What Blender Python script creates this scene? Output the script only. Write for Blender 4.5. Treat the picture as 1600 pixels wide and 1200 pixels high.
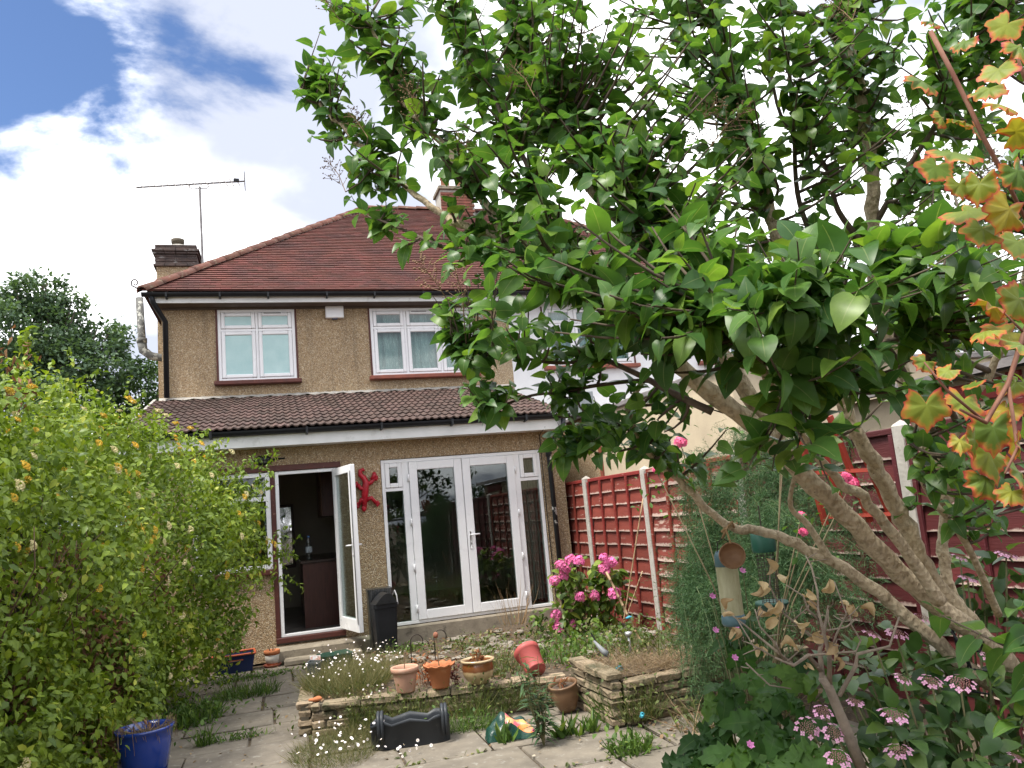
import bpy, math, random
import numpy as np
from mathutils import Vector, Matrix
SC = bpy.context.scene
COL = SC.collection
for o in list(bpy.data.objects):
    bpy.data.objects.remove(o)

# ------------------------------------------------------------------ camera
CAM_LOC = Vector((-0.004, -10.536, 1.599))
FPX = 1205.3                                   # focal length in pixels of a 1600 px wide frame
YAW, PITCH, ROLL = math.radians(17.6), math.radians(9.2), math.radians(-5.26)
_f = Vector((math.sin(YAW)*math.cos(PITCH), math.cos(YAW)*math.cos(PITCH), math.sin(PITCH)))
_r = Vector((math.cos(YAW), -math.sin(YAW), 0)); _u = _r.cross(_f)
CR = math.cos(ROLL)*_r + math.sin(ROLL)*_u
CU = -math.sin(ROLL)*_r + math.cos(ROLL)*_u
CF = _f
cam_data = bpy.data.cameras.new('camera')
cam = bpy.data.objects.new('camera', cam_data); COL.objects.link(cam)
cam_data.sensor_width = 36.0
cam_data.lens = 36.0*FPX/1600.0
cam_data.clip_start = 0.05
cam_data.clip_end = 2000
cam.matrix_world = Matrix(((CR.x, CU.x, -CF.x, CAM_LOC.x), (CR.y, CU.y, -CF.y, CAM_LOC.y), (CR.z, CU.z, -CF.z, CAM_LOC.z), (0, 0, 0, 1)))
SC.camera = cam

def at(px, py, d):
    """world point seen at pixel (px, py) of the 1600x1200 frame, d metres along the lens axis"""
    return CAM_LOC + d*(CF + CR*((px-800)/FPX) - CU*((py-600)/FPX))

# ------------------------------------------------------------------ sky, sun, exposure
SUN_EL, SUN_AZ = math.radians(63), math.radians(-114)     # azimuth from +Y (over the house), towards -X
SUN_DIR = Vector((math.sin(SUN_AZ)*math.cos(SUN_EL), math.cos(SUN_AZ)*math.cos(SUN_EL), math.sin(SUN_EL)))
world = bpy.data.worlds.new('World'); SC.world = world; world.use_nodes = True
nt = world.node_tree; nt.nodes.clear()
def wn(t, **k):
    n = nt.nodes.new(t)
    for a, b in k.items():
        setattr(n, a, b)
    return n
L = nt.links.new
out = wn('ShaderNodeOutputWorld'); bg = wn('ShaderNodeBackground'); bg.inputs['Strength'].default_value = 0.1
sky = wn('ShaderNodeTexSky', sky_type='NISHITA'); sky.sun_disc = False
sky.sun_elevation = SUN_EL; sky.sun_rotation = SUN_AZ; sky.altitude = 50; sky.air_density = 1.0; sky.dust_density = 0.4; sky.ozone_density = 2.0
tc = wn('ShaderNodeTexCoord')
# clouds live on a flat layer: the view direction divided by its height
sep = wn('ShaderNodeSeparateXYZ'); L(tc.outputs['Generated'], sep.inputs[0])
zc = wn('ShaderNodeMath', operation='MAXIMUM'); L(sep.outputs[2], zc.inputs[0]); zc.inputs[1].default_value = 0.0
za = wn('ShaderNodeMath', operation='ADD'); L(zc.outputs[0], za.inputs[0]); za.inputs[1].default_value = 0.22
dx = wn('ShaderNodeMath', operation='DIVIDE'); L(sep.outputs[0], dx.inputs[0]); L(za.outputs[0], dx.inputs[1])
dy = wn('ShaderNodeMath', operation='DIVIDE'); L(sep.outputs[1], dy.inputs[0]); L(za.outputs[0], dy.inputs[1])
cmb = wn('ShaderNodeCombineXYZ'); L(dx.outputs[0], cmb.inputs[0]); L(dy.outputs[0], cmb.inputs[1])
def wnoise(scale, detail, rough, off, dist=0.0):
    mp = wn('ShaderNodeMapping'); mp.inputs['Location'].default_value = off; L(cmb.outputs[0], mp.inputs[0])
    n = wn('ShaderNodeTexNoise'); n.inputs['Scale'].default_value = scale; n.inputs['Detail'].default_value = detail
    n.inputs['Roughness'].default_value = rough; n.inputs['Distortion'].default_value = dist; L(mp.outputs[0], n.inputs[0]); return n
cover = wnoise(2.6, 9, 0.56, (3.1, 1.7, 0.0), 0.35)
# a gap between two banks of cloud, seen over the chimney side of the house
def skyxy(px, py):
    d = (CF + CR*((px-800)/FPX) - CU*((py-600)/FPX)).normalized(); return d.x/(max(d.z, 0)+.22), d.y/(max(d.z, 0)+.22)
g0 = skyxy(-20, 95)
gv = wn('ShaderNodeVectorMath', operation='DISTANCE'); L(cmb.outputs[0], gv.inputs[0]); gv.inputs[1].default_value = (g0[0], g0[1], 0)
gr = wn('ShaderNodeMapRange'); L(gv.outputs['Value'], gr.inputs[0]); gr.inputs[1].default_value = 0.02; gr.inputs[2].default_value = 0.52
gr.inputs[3].default_value = -0.22; gr.inputs[4].default_value = 0.26
ga = wn('ShaderNodeMath', operation='ADD'); L(cover.outputs[0], ga.inputs[0]); L(gr.outputs[0], ga.inputs[1])
cm = wn('ShaderNodeMapRange', interpolation_type='SMOOTHSTEP'); L(ga.outputs[0], cm.inputs[0]); cm.inputs[1].default_value = 0.44; cm.inputs[2].default_value = 0.60
shade = wnoise(1.5, 6, 0.5, (7.3, -2.2, 0.0), 0.2)
cr = wn('ShaderNodeMapRange', interpolation_type='SMOOTHSTEP'); L(shade.outputs[0], cr.inputs[0]); cr.inputs[1].default_value = 0.42; cr.inputs[2].default_value = 0.58
ccol = wn('ShaderNodeMix', data_type='RGBA'); L(cr.outputs[0], ccol.inputs[0])
ccol.inputs[6].default_value = (3.5, 3.75, 4.5, 1); ccol.inputs[7].default_value = (12.0, 12.1, 12.4, 1)
skm = wn('ShaderNodeMix', data_type='RGBA', blend_type='MULTIPLY'); skm.inputs[0].default_value = 1.0
L(sky.outputs[0], skm.inputs[6]); skm.inputs[7].default_value = (0.62, 0.68, 0.80, 1)
mx = wn('ShaderNodeMix', data_type='RGBA'); L(cm.outputs[0], mx.inputs[0]); L(skm.outputs[2], mx.inputs[6]); L(ccol.outputs[2], mx.inputs[7])
L(mx.outputs[2], bg.inputs[0]); L(bg.outputs[0], out.inputs[0])

sun_d = bpy.data.lights.new('sun', 'SUN'); sun_d.energy = 3.0; sun_d.angle = math.radians(18); sun_d.color = (1.0, 0.95, 0.86)
sun = bpy.data.objects.new('sun', sun_d); COL.objects.link(sun)
sun.rotation_euler = (-SUN_DIR).to_track_quat('-Z', 'Y').to_euler()
SC.view_settings.view_transform = 'Standard'; SC.view_settings.look = 'None'
SC.view_settings.exposure = 1.22; SC.view_settings.gamma = 1.0; SC.view_settings.use_curve_mapping = False
try:
    SC.cycles.max_bounces = 8; SC.cycles.transparent_max_bounces = 16; SC.cycles.caustics_reflective = False; SC.cycles.caustics_refractive = False
    SC.cycles.use_denoising = True
    SC.cycles.sample_clamp_indirect = 6
except Exception:
    pass

# ------------------------------------------------------------------ materials
MATS = {}
def newmat(name):
    m = bpy.data.materials.new(name); m.use_nodes = True; t = m.node_tree; t.nodes.clear()
    o = t.nodes.new('ShaderNodeOutputMaterial'); p = t.nodes.new('ShaderNodeBsdfPrincipled'); t.links.new(p.outputs[0], o.inputs[0])
    return m, t, p, o
def nd(t, typ, **k):
    n = t.nodes.new(typ)
    for a, b in k.items():
        setattr(n, a, b)
    return n
def c4(c):
    return (c[0], c[1], c[2], 1)
def mixc(t, fac, a, b, blend='MIX'):
    m = nd(t, 'ShaderNodeMix', data_type='RGBA', blend_type=blend)
    for i, s in ((0, fac), (6, a), (7, b)):
        if hasattr(s, 'is_linked'):
            t.links.new(s, m.inputs[i])
        elif i == 0:
            m.inputs[0].default_value = s
        else:
            m.inputs[i].default_value = c4(s)
    return m.outputs[2]
def noise(t, vec, scale, detail=4, rough=.55, dist=0):
    n = nd(t, 'ShaderNodeTexNoise'); n.inputs['Scale'].default_value = scale; n.inputs['Detail'].default_value = detail
    n.inputs['Roughness'].default_value = rough; n.inputs['Distortion'].default_value = dist
    t.links.new(vec, n.inputs['Vector']); return n.outputs[0]
def maprange(t, s, a, b, c=0., d=1.):
    n = nd(t, 'ShaderNodeMapRange'); t.links.new(s, n.inputs[0])
    for i, v in enumerate((a, b, c, d)):
        n.inputs[i+1].default_value = v
    return n.outputs[0]
def pos(t, stretch=None):
    g = nd(t, 'ShaderNodeNewGeometry').outputs['Position']
    if stretch:
        m = nd(t, 'ShaderNodeVectorMath', operation='MULTIPLY'); t.links.new(g, m.inputs[0]); m.inputs[1].default_value = stretch; g = m.outputs[0]
    return g
def M(name, c1, c2=None, scale=6., rough=.8, bump=0., bscale=60., metal=0., spots=None, spot_scale=9., spot_lo=.6, spot_hi=.68, rand=0., attr=0., stretch=None, spec=.35, coat=0.):
    """mottled procedural surface: two tones, spots of a third (wear, lichen, paint loss), fine relief, per-piece variation"""
    if name in MATS:
        return MATS[name]
    m, t, p, o = newmat(name)
    P = pos(t, stretch)
    col = mixc(t, maprange(t, noise(t, P, scale), .3, .7), c1, c2 if c2 else [x*.8 for x in c1])
    if spots:
        col = mixc(t, maprange(t, noise(t, P, spot_scale, 6, .65), spot_lo, spot_hi), col, spots)
    if rand or attr:
        h = nd(t, 'ShaderNodeHueSaturation'); t.links.new(col, h.inputs['Color'])
        if attr:
            a = nd(t, 'ShaderNodeAttribute', attribute_name='v'); s = a.outputs['Fac']; k = attr
        else:
            s = nd(t, 'ShaderNodeObjectInfo').outputs['Random']; k = rand
        t.links.new(maprange(t, s, 0, 1, 1-k, 1+k), h.inputs['Value'])
        t.links.new(maprange(t, s, 0, 1, .5+.03*k, .5-.03*k), h.inputs['Hue'])
        col = h.outputs[0]
    t.links.new(col, p.inputs['Base Color'])
    p.inputs['Metallic'].default_value = metal
    p.inputs['Specular IOR Level'].default_value = spec
    p.inputs['Coat Weight'].default_value = coat
    t.links.new(maprange(t, noise(t, P, scale*2.3), .3, .7, max(0, rough-.08), min(1, rough+.08)), p.inputs['Roughness'])
    if bump:
        b = nd(t, 'ShaderNodeBump'); b.inputs['Strength'].default_value = bump; b.inputs['Distance'].default_value = .01
        t.links.new(noise(t, P, bscale, 6, .6), b.inputs['Height']); t.links.new(b.outputs[0], p.inputs['Normal'])
    MATS[name] = m
    return m
def leafmat(name, c1, c2, c3=None, trans=.4, rough=.45, attr=True, edge=None, spec=.3, tcol=(1.25, 1.3, .55), vein=None):
    """leaf: tone per leaf from attribute v (joined leaves) or the object's random number, light passing through the blade"""
    if name in MATS:
        return MATS[name]
    m, t, p, o = newmat(name)
    if attr:
        s = nd(t, 'ShaderNodeAttribute', attribute_name='v').outputs['Fac']
    else:
        s = nd(t, 'ShaderNodeObjectInfo').outputs['Random']
    r = nd(t, 'ShaderNodeValToRGB'); t.links.new(s, r.inputs[0])
    r.color_ramp.elements[0].color = c4(c1); r.color_ramp.elements[1].color = c4(c2)
    if c3:
        r.color_ramp.elements[1].position = .8
        e = r.color_ramp.elements.new(1.0); e.color = c4(c3)
    P = pos(t)
    col = mixc(t, maprange(t, noise(t, P, 30, 3), .35, .7, 0, .35), r.outputs[0], [x*.6 for x in c1])
    if edge:
        a = nd(t, 'ShaderNodeAttribute', attribute_name='e').outputs['Fac']
        ad = nd(t, 'ShaderNodeMath', operation='MULTIPLY_ADD'); t.links.new(noise(t, P, 26, 4, .7), ad.inputs[0]); ad.inputs[1].default_value = 1.3; t.links.new(a, ad.inputs[2])
        col = mixc(t, maprange(t, ad.outputs[0], edge[3], edge[4]), col, edge[0])
        col = mixc(t, maprange(t, ad.outputs[0], edge[5], edge[6]), col, edge[1])
    if vein:
        a = nd(t, 'ShaderNodeAttribute', attribute_name='e').outputs['Fac']; col = mixc(t, maprange(t, a, .055, .10, .55, 0.), col, vein)
    t.links.new(col, p.inputs['Base Color']); p.inputs['Roughness'].default_value = rough; p.inputs['Specular IOR Level'].default_value = spec
    tr = nd(t, 'ShaderNodeBsdfTranslucent'); t.links.new(mixc(t, 1.0, col, tcol, 'MULTIPLY'), tr.inputs[0])
    ms = nd(t, 'ShaderNodeMixShader'); ms.inputs[0].default_value = trans
    t.links.new(p.outputs[0], ms.inputs[1]); t.links.new(tr.outputs[0], ms.inputs[2]); t.links.new(ms.outputs[0], o.inputs[0])
    MATS[name] = m
    return m
def pebbledash(name, cols, cell=85., stain=(.13, .11, .08)):
    m, t, p, o = newmat(name)
    P = pos(t)
    v = nd(t, 'ShaderNodeTexVoronoi'); v.inputs['Scale'].default_value = cell; t.links.new(P, v.inputs['Vector'])
    sp = nd(t, 'ShaderNodeSeparateColor'); t.links.new(v.outputs['Color'], sp.inputs[0])
    r = nd(t, 'ShaderNodeValToRGB'); t.links.new(sp.outputs[0], r.inputs[0]); r.color_ramp.interpolation = 'CONSTANT'
    r.color_ramp.elements[0].color = c4(cols[0]); r.color_ramp.elements[1].position = 1/len(cols); r.color_ramp.elements[1].color = c4(cols[1])
    for i, c in enumerate(cols[2:], 2):
        e = r.color_ramp.elements.new(i/len(cols)); e.color = c4(c)
    col = mixc(t, maprange(t, v.outputs['Distance'], .45, .8, 0, .45), r.outputs[0], (.17, .13, .085))
    col = mixc(t, maprange(t, noise(t, P, 1.3, 6, .6), .5, .8, 0, .3), col, stain)
    col = mixc(t, maprange(t, noise(t, P, 22., 3, .5), .5, .75, 0, .35), col, (.42, .34, .22))
    # rain streaks below the eaves and damp, dirty patches
    col = mixc(t, maprange(t, noise(t, pos(t, (5.5, 5.5, .35)), 1., 5, .6), .56, .74, 0, .42), col, (.12, .10, .075))
    col = mixc(t, maprange(t, noise(t, P, .8, 4, .5), .55, .7, 0, .3), col, (.50, .42, .30))
    t.links.new(col, p.inputs['Base Color']); p.inputs['Roughness'].default_value = .9; p.inputs['Specular IOR Level'].default_value = .2
    b = nd(t, 'ShaderNodeBump'); b.inputs['Strength'].default_value = .9; b.inputs['Distance'].default_value = .012; b.invert = True
    t.links.new(v.outputs['Distance'], b.inputs['Height']); t.links.new(b.outputs[0], p.inputs['Normal'])
    MATS[name] = m
    return m
def glassmat(name, tint=(.75, .82, .8), gloss=1.0, rough=0.0):
    m, t, p, o = newmat(name); t.nodes.remove(p)
    tr = nd(t, 'ShaderNodeBsdfTransparent'); tr.inputs[0].default_value = c4(tint)
    gl = nd(t, 'ShaderNodeBsdfGlossy'); gl.inputs['Roughness'].default_value = rough; gl.inputs[0].default_value = (gloss, gloss, gloss, 1)
    lw = nd(t, 'ShaderNodeLayerWeight'); lw.inputs[0].default_value = .5
    pw = nd(t, 'ShaderNodeMath', operation='POWER'); t.links.new(lw.outputs['Facing'], pw.inputs[0]); pw.inputs[1].default_value = 4.
    if rough == 0:
        b = nd(t, 'ShaderNodeBump'); b.inputs['Strength'].default_value = .02; b.inputs['Distance'].default_value = .02
        t.links.new(noise(t, pos(t), 2.2, 1), b.inputs['Height']); t.links.new(b.outputs[0], gl.inputs['Normal'])
    mk = nd(t, 'ShaderNodeMath', operation='MULTIPLY_ADD'); t.links.new(pw.outputs[0], mk.inputs[0]); mk.inputs[1].default_value = .8; mk.inputs[2].default_value = .055
    ms = nd(t, 'ShaderNodeMixShader'); t.links.new(mk.outputs[0], ms.inputs[0]); t.links.new(tr.outputs[0], ms.inputs[1]); t.links.new(gl.outputs[0], ms.inputs[2])
    t.links.new(ms.outputs[0], o.inputs[0]); MATS[name] = m
    return m

# ------------------------------------------------------------------ mesh helpers
class MB:
    """collects shapes; build() links them as one mesh object"""
    def __init__(s):
        s.v = []; s.f = []; s.mi = []; s.fv = []; s.cur = 0; s.val = None
    def face(s, idx):
        s.f.append(tuple(idx)); s.mi.append(s.cur); s.fv.append(.5 if s.val is None else s.val)
    def add(s, vs, fs):
        k = len(s.v); s.v.extend([tuple(p) for p in vs])
        for f in fs:
            s.face([k+i for i in f])
        return s
    def box(s, x0, x1, y0, y1, z0, z1, c=0.0):
        if c <= 0:
            return s.add([(x, y, z) for z in (z0, z1) for y in (y0, y1) for x in (x0, x1)],
                         [(0, 2, 3, 1), (4, 5, 7, 6), (0, 1, 5, 4), (2, 6, 7, 3), (0, 4, 6, 2), (1, 3, 7, 5)])
        # chamfered box
        X, Y, Z = (x0, x1), (y0, y1), (z0, z1); vs = []; idx = {}
        for i in (0, 1):
            for j in (0, 1):
                for k in (0, 1):
                    sx, sy, sz = (1, -1)[i], (1, -1)[j], (1, -1)[k]
                    for a in range(3):
                        p = [X[i]+sx*c, Y[j]+sy*c, Z[k]+sz*c]; p[a] = (X[i], Y[j], Z[k])[a]
                        idx[(i, j, k, a)] = len(vs); vs.append(p)
        g = lambda *q: idx[q]; fs = []
        for i in (0, 1):
            fl = lambda f, fl_=(i == 0): f[::-1] if fl_ else f
            fs.append(fl([g(i, 0, 0, 0), g(i, 1, 0, 0), g(i, 1, 1, 0), g(i, 0, 1, 0)]))
            fs.append(fl([g(0, i, 0, 1), g(0, i, 1, 1), g(1, i, 1, 1), g(1, i, 0, 1)]))
            fs.append(fl([g(0, 0, i, 2), g(1, 0, i, 2), g(1, 1, i, 2), g(0, 1, i, 2)]))
        for i in (0, 1):
            for j in (0, 1):
                q = [g(i, j, 0, 0), g(i, j, 1, 0), g(i, j, 1, 1), g(i, j, 0, 1)]; fs.append(q if i == j else q[::-1])
                q = [g(i, 0, j, 0), g(i, 0, j, 2), g(i, 1, j, 2), g(i, 1, j, 0)]; fs.append(q if i == j else q[::-1])
                q = [g(0, i, j, 1), g(1, i, j, 1), g(1, i, j, 2), g(0, i, j, 2)]; fs.append(q if i == j else q[::-1])
                for k in (0, 1):
                    q = [g(i, j, k, 0), g(i, j, k, 1), g(i, j, k, 2)]; fs.append(q if (i+j+k) % 2 else q[::-1])
        return s.add(vs, fs)
    def ring(s, x0, x1, z0, z1, y0, y1, w, wb=None, c=0.004):
        """rectangular frame in the XZ plane, butted"""
        wb = wb or w
        s.box(x0, x0+w, y0, y1, z0, z1, c); s.box(x1-w, x1, y0, y1, z0, z1, c)
        s.box(x0+w, x1-w, y0+.001, y1, z0, z0+wb, c); return s.box(x0+w, x1-w, y0+.001, y1, z1-w, z1, c)
    def tube(s, pts, rad, n=6, cap=True):
        pts = [Vector(p) for p in pts]
        rad = rad if isinstance(rad, (list, tuple)) else [rad]*len(pts)
        k = len(s.v); m = len(pts); a = None
        for i, p in enumerate(pts):
            d = (pts[min(i+1, m-1)]-pts[max(i-1, 0)])
            d = d.normalized() if d.length > 1e-9 else Vector((0, 0, 1))
            if a is None:
                a = d.orthogonal().normalized()
            a = a-d*a.dot(d); a = a.normalized() if a.length > 1e-6 else d.orthogonal().normalized()
            b = d.cross(a)
            for j in range(n):
                t = 2*math.pi*j/n; q = p+(a*math.cos(t)+b*math.sin(t))*rad[i]; s.v.append((q.x, q.y, q.z))
        for i in range(m-1):
            for j in range(n):
                s.face([k+i*n+j, k+i*n+(j+1) % n, k+(i+1)*n+(j+1) % n, k+(i+1)*n+j])
        if cap:
            s.face([k+j for j in range(n)][::-1]); s.face([k+(m-1)*n+j for j in range(n)])
        return s
    def lathe(s, prof, n=20, c=(0, 0, 0), wob=None):
        k = len(s.v); m = len(prof)
        for i, (r, z) in enumerate(prof):
            for j in range(n):
                t = 2*math.pi*j/n; rr, zz = (r, z) if wob is None else wob(i, r, z, t)
                s.v.append((c[0]+rr*math.cos(t), c[1]+rr*math.sin(t), c[2]+zz))
        for i in range(m-1):
            for j in range(n):
                s.face([k+i*n+j, k+i*n+(j+1) % n, k+(i+1)*n+(j+1) % n, k+(i+1)*n+j])
        return s
    def extrude_x(s, prof, x0, x1):
        """closed yz profile pulled along x"""
        n = len(prof); k = len(s.v)
        s.v.extend([(x0, y, z) for y, z in prof]+[(x1, y, z) for y, z in prof])
        for j in range(n):
            s.face([k+j, k+(j+1) % n, k+n+(j+1) % n, k+n+j])
        s.face([k+j for j in range(n)][::-1]); s.face([k+n+j for j in range(n)]); return s
    def xf(s, mat, start=0):
        for i in range(start, len(s.v)):
            q = mat @ Vector(s.v[i]); s.v[i] = (q.x, q.y, q.z)
        return s
    def mesh(s, name, mats, smooth=False):
        me = bpy.data.meshes.new(name); me.from_pydata(s.v, [], s.f)
        for m in (mats if isinstance(mats, (list, tuple)) else [mats]):
            me.materials.append(m)
        if isinstance(mats, (list, tuple)) and len(mats) > 1:
            me.polygons.foreach_set('material_index', s.mi)
        if s.val is not None:
            a = me.attributes.new('v', 'FLOAT', 'FACE'); a.data.foreach_set('value', s.fv)
        if smooth:
            me.polygons.foreach_set('use_smooth', [True]*len(s.f))
        me.update(); return me
    def build(s, name, mats, parent=None, smooth=False, loc=None, rot=None):
        o = bpy.data.objects.new(name, s.mesh(name, mats, smooth)); COL.objects.link(o)
        if parent is not None:
            o.parent = parent
        if loc is not None:
            o.location = loc
        if rot is not None:
            o.rotation_euler = rot
        return o
def inst(name, mesh, parent=None, mat=None):
    o = bpy.data.objects.new(name, mesh); COL.objects.link(o)
    if parent is not None:
        o.parent = parent
    if mat is not None:
        o.matrix_local = mat
    return o
def empty(name, loc=(0, 0, 0), rz=0., parent=None):
    o = bpy.data.objects.new(name, None); COL.objects.link(o); o.location = loc; o.rotation_euler = (0, 0, rz); o.empty_display_size = .1
    if parent is not None:
        o.parent = parent
    return o
def tag(o, label=None, cat=None, group=None, kind=None):
    for k, v in (('label', label), ('category', cat), ('group', group), ('kind', kind)):
        if v:
            o[k] = v
    return o
def copy_tree(o, parent=None):
    c = o.copy(); COL.objects.link(c); c.parent = parent
    for ch in list(o.children):
        copy_tree(ch, c)
    return c
def frame_z(d, up=Vector((0, 0, 1)), roll=0.):
    """matrix whose +Y runs along d and whose +Z is as close to up as it can be"""
    y = Vector(d).normalized(); x = y.cross(up)
    x = x.normalized() if x.length > 1e-4 else y.orthogonal().normalized()
    z = x.cross(y)
    if roll:
        c, s_ = math.cos(roll), math.sin(roll); x, z = x*c+z*s_, z*c-x*s_
    return Matrix(((x.x, y.x, z.x), (x.y, y.y, z.y), (x.z, y.z, z.z)))
# ---- leaves
def leaf_tpl(mid, edge, fold=.25, curl=.35, petiole=0., wave=0.):
    """blade along +Y with length 1: midrib heights follow a drooping curve, halves folded up; returns verts, faces, edge weight"""
    vs, fs, ew = [], [], []
    def zc_(y):
        return -curl*y*y*(1 if y > 0 else -.3)
    n = len(mid)
    for i in range(n):
        vs.append((0, mid[i], zc_(mid[i]))); ew.append(.75 if i == n-1 else .05)
    L0 = len(vs)
    for sgn in (-1, 1):
        for i, (x, y) in enumerate(edge):
            vs.append((sgn*x*math.cos(fold), y, zc_(y)+x*math.sin(fold)+(wave*x*math.sin(i*2.1+sgn)))); ew.append(1.)
    ne = len(edge)
    for si, sgn in enumerate((-1, 1)):
        b = L0+si*ne
        q = []
        for i in range(min(n-1, ne-1)):
            q.append((i, i+1, b+i+1, b+i))
        q.append((ne-1, n-1, b+ne-1) if ne == n-1 else None)
        for f in q:
            if f:
                fs.append(f if sgn < 0 else f[::-1])
    if petiole:
        k = len(vs); w = .012
        vs += [(-w, 0, 0), (w, 0, 0), (w, -petiole, .06), (-w, -petiole, .06), (0, 0, -.02), (0, -petiole, .04)]; ew += [0]*6
        fs += [(k, k+1, k+2, k+3), (k+1, k+4, k+5, k+2), (k+4, k, k+3, k+5)]
    return vs, fs, ew
def leaf_mesh(name, tpl, mat):
    me = bpy.data.meshes.new(name); me.from_pydata(tpl[0], [], tpl[1]); me.materials.append(mat)
    me.polygons.foreach_set('use_smooth', [True]*len(tpl[1]))
    a = me.attributes.new('e', 'FLOAT', 'POINT'); a.data.foreach_set('value', tpl[2]); me.update(); return me
def leaves(name, tpl, mats3, locs, scales, mat, parent=None, vals=None, rng=None):
    """many leaves joined into one mesh. mats3: (K,3,3), locs: (K,3), scales: (K,)"""
    V = np.array(tpl[0], float); R = np.asarray(mats3, float); T = np.asarray(locs, float); S = np.asarray(scales, float)
    K = len(T); nV = len(V)
    W = np.einsum('kij,vj->kvi', R*S[:, None, None], V)+T[:, None, :]
    me = bpy.data.meshes.new(name)
    me.vertices.add(K*nV); me.vertices.foreach_set('co', W.reshape(-1).astype(np.float32))
    sizes = [len(f) for f in tpl[1]]; flat = np.array([i for f in tpl[1] for i in f])
    loops = (flat[None, :]+(np.arange(K)*nV)[:, None]).reshape(-1)
    tot = np.tile(np.array(sizes), K); start = np.concatenate([[0], np.cumsum(tot)[:-1]])
    me.loops.add(len(loops)); me.loops.foreach_set('vertex_index', loops.astype(np.int32))
    me.polygons.add(len(tot)); me.polygons.foreach_set('loop_start', start.astype(np.int32)); me.polygons.foreach_set('loop_total', tot.astype(np.int32))
    me.polygons.foreach_set('use_smooth', np.ones(len(tot), bool))
    me.materials.append(mat); me.update(calc_edges=True)
    vals = np.random.default_rng(1).random(K) if vals is None else np.asarray(vals)
    a = me.attributes.new('v', 'FLOAT', 'FACE'); a.data.foreach_set('value', np.repeat(vals, len(sizes)).astype(np.float32))
    e = me.attributes.new('e', 'FLOAT', 'POINT'); e.data.foreach_set('value', np.tile(np.array(tpl[2]), K).astype(np.float32))
    o = bpy.data.objects.new(name, me); COL.objects.link(o)
    if parent is not None:
        o.parent = parent
    return o
def frames_np(d, up, roll=None):
    """(K,3) directions and ups -> (K,3,3) with columns x, y(dir), z"""
    y = d/np.linalg.norm(d, axis=1, keepdims=True); x = np.cross(y, up); x /= np.maximum(np.linalg.norm(x, axis=1, keepdims=True), 1e-6); z = np.cross(x, y)
    if roll is not None:
        c, s_ = np.cos(roll)[:, None], np.sin(roll)[:, None]; x, z = x*c+z*s_, z*c-x*s_
    return np.stack([x, y, z], -1)
OVAL = leaf_tpl([0, .3, .65, 1], [(.02, .02), (.27, .3), (.24, .65)], .25, .3)
BLADE = ([(-.5, 0, 0), (.5, 0, 0), (.35, .55, .06), (-.35, .55, .06), (0, 1, -.02)], [(0, 1, 2, 3), (3, 2, 4)], [0, 0, .5, .5, 1])
# ================================================================== setting
random.seed(4); RNG = np.random.default_rng(4)
soil = M('soil', (.055, .040, .027), (.10, .075, .05), 9, .95, .8, 45, spots=(.16, .12, .07), spot_scale=26, spot_lo=.55, spot_hi=.62)
g = MB(); N = 40
xs = [-240+480*i/N for i in range(N+1)]
g.add([(x, y, -.03) for y in xs for x in xs], [(j*(N+1)+i, j*(N+1)+i+1, (j+1)*(N+1)+i+1, (j+1)*(N+1)+i) for j in range(N) for i in range(N)])
tag(g.build('ground', soil), kind='structure')
# paving: slabs laid in rows parallel to the house, joints open to soil and weeds
slabm = M('paving_stone', (.22, .19, .15), (.13, .112, .09), 5, .9, .45, 30, spots=(.30, .285, .25), spot_scale=14, spot_lo=.58, spot_hi=.7, rand=.12)
pv = MB(); pv.box(-3.2, 3.6, -9.5, -.02, -.028, -.022)
patio = tag(pv.build('patio', soil), kind='structure')
y = -.30; row = 0
while y > -8.6:
    dep = random.choice((.58, .6, .62)); x = -2.0-random.random()*.5
    while x < 3.3:
        w = random.choice((.6, .72, .9)); m = MB()
        if not (x > .15 and x+w < 2.3 and y-dep > -4.1 and y < -2.6) and not (x > 1.0 and y > -2.8 and y < -.5 and x < 3.3):
            m.box(-w/2+.012, w/2-.012, -dep/2+.012, dep/2-.012, -.03, .0, .008)
            for i, p in enumerate(m.v):
                m.v[i] = (p[0]+random.uniform(-.007, .007), p[1]+random.uniform(-.007, .007), p[2])
            m.build('paving_slab', slabm, patio, loc=(x+w/2, y-dep/2, random.uniform(-.004, .008)), rot=(random.uniform(-.008, .008), random.uniform(-.008, .008), random.uniform(-.012, .012)))
        x += w
    y -= dep; row += 1

# ================================================================== the house
peb = pebbledash('pebbledash', [(.44, .315, .18), (.35, .24, .135), (.52, .395, .25), (.31, .215, .125), (.62, .52, .38), (.40, .285, .165), (.47, .345, .21), (.27, .195, .125)], 84.)
upvc = M('white_upvc', (.80, .80, .81), (.74, .74, .755), 3, .32, spec=.5)
fasw = M('white_fascia_paint', (.74, .745, .74), (.62, .63, .62), 4, .5, spots=(.38, .38, .35), spot_scale=5, spot_lo=.6, spot_hi=.8)
blackp = M('black_plastic', (.008, .009, .011), (.013, .014, .017), 5, .45, spec=.25)
brownw = M('brown_timber', (.10, .028, .020), (.065, .02, .016), 8, .5, .2, 60, spots=(.20, .11, .08), spot_scale=20, spot_lo=.63, spot_hi=.72)
quarry = M('red_quarry_sill', (.26, .075, .045), (.16, .05, .035), 9, .55, .2, 50)
conc = M('old_concrete', (.30, .26, .20), (.19, .16, .12), 5, .95, .6, 35, spots=(.08, .07, .055), spot_scale=6, spot_lo=.56, spot_hi=.7)
mortar = M('pale_mortar', (.42, .40, .36), (.30, .28, .25), 8, .95, .4, 40)
claytile = M('clay_roof_tile', (.125, .042, .031), (.075, .031, .028), 2.2, .85, .3, 60, attr=.24, spots=(.19, .12, .09), spot_scale=17, spot_lo=.65, spot_hi=.72)
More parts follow.
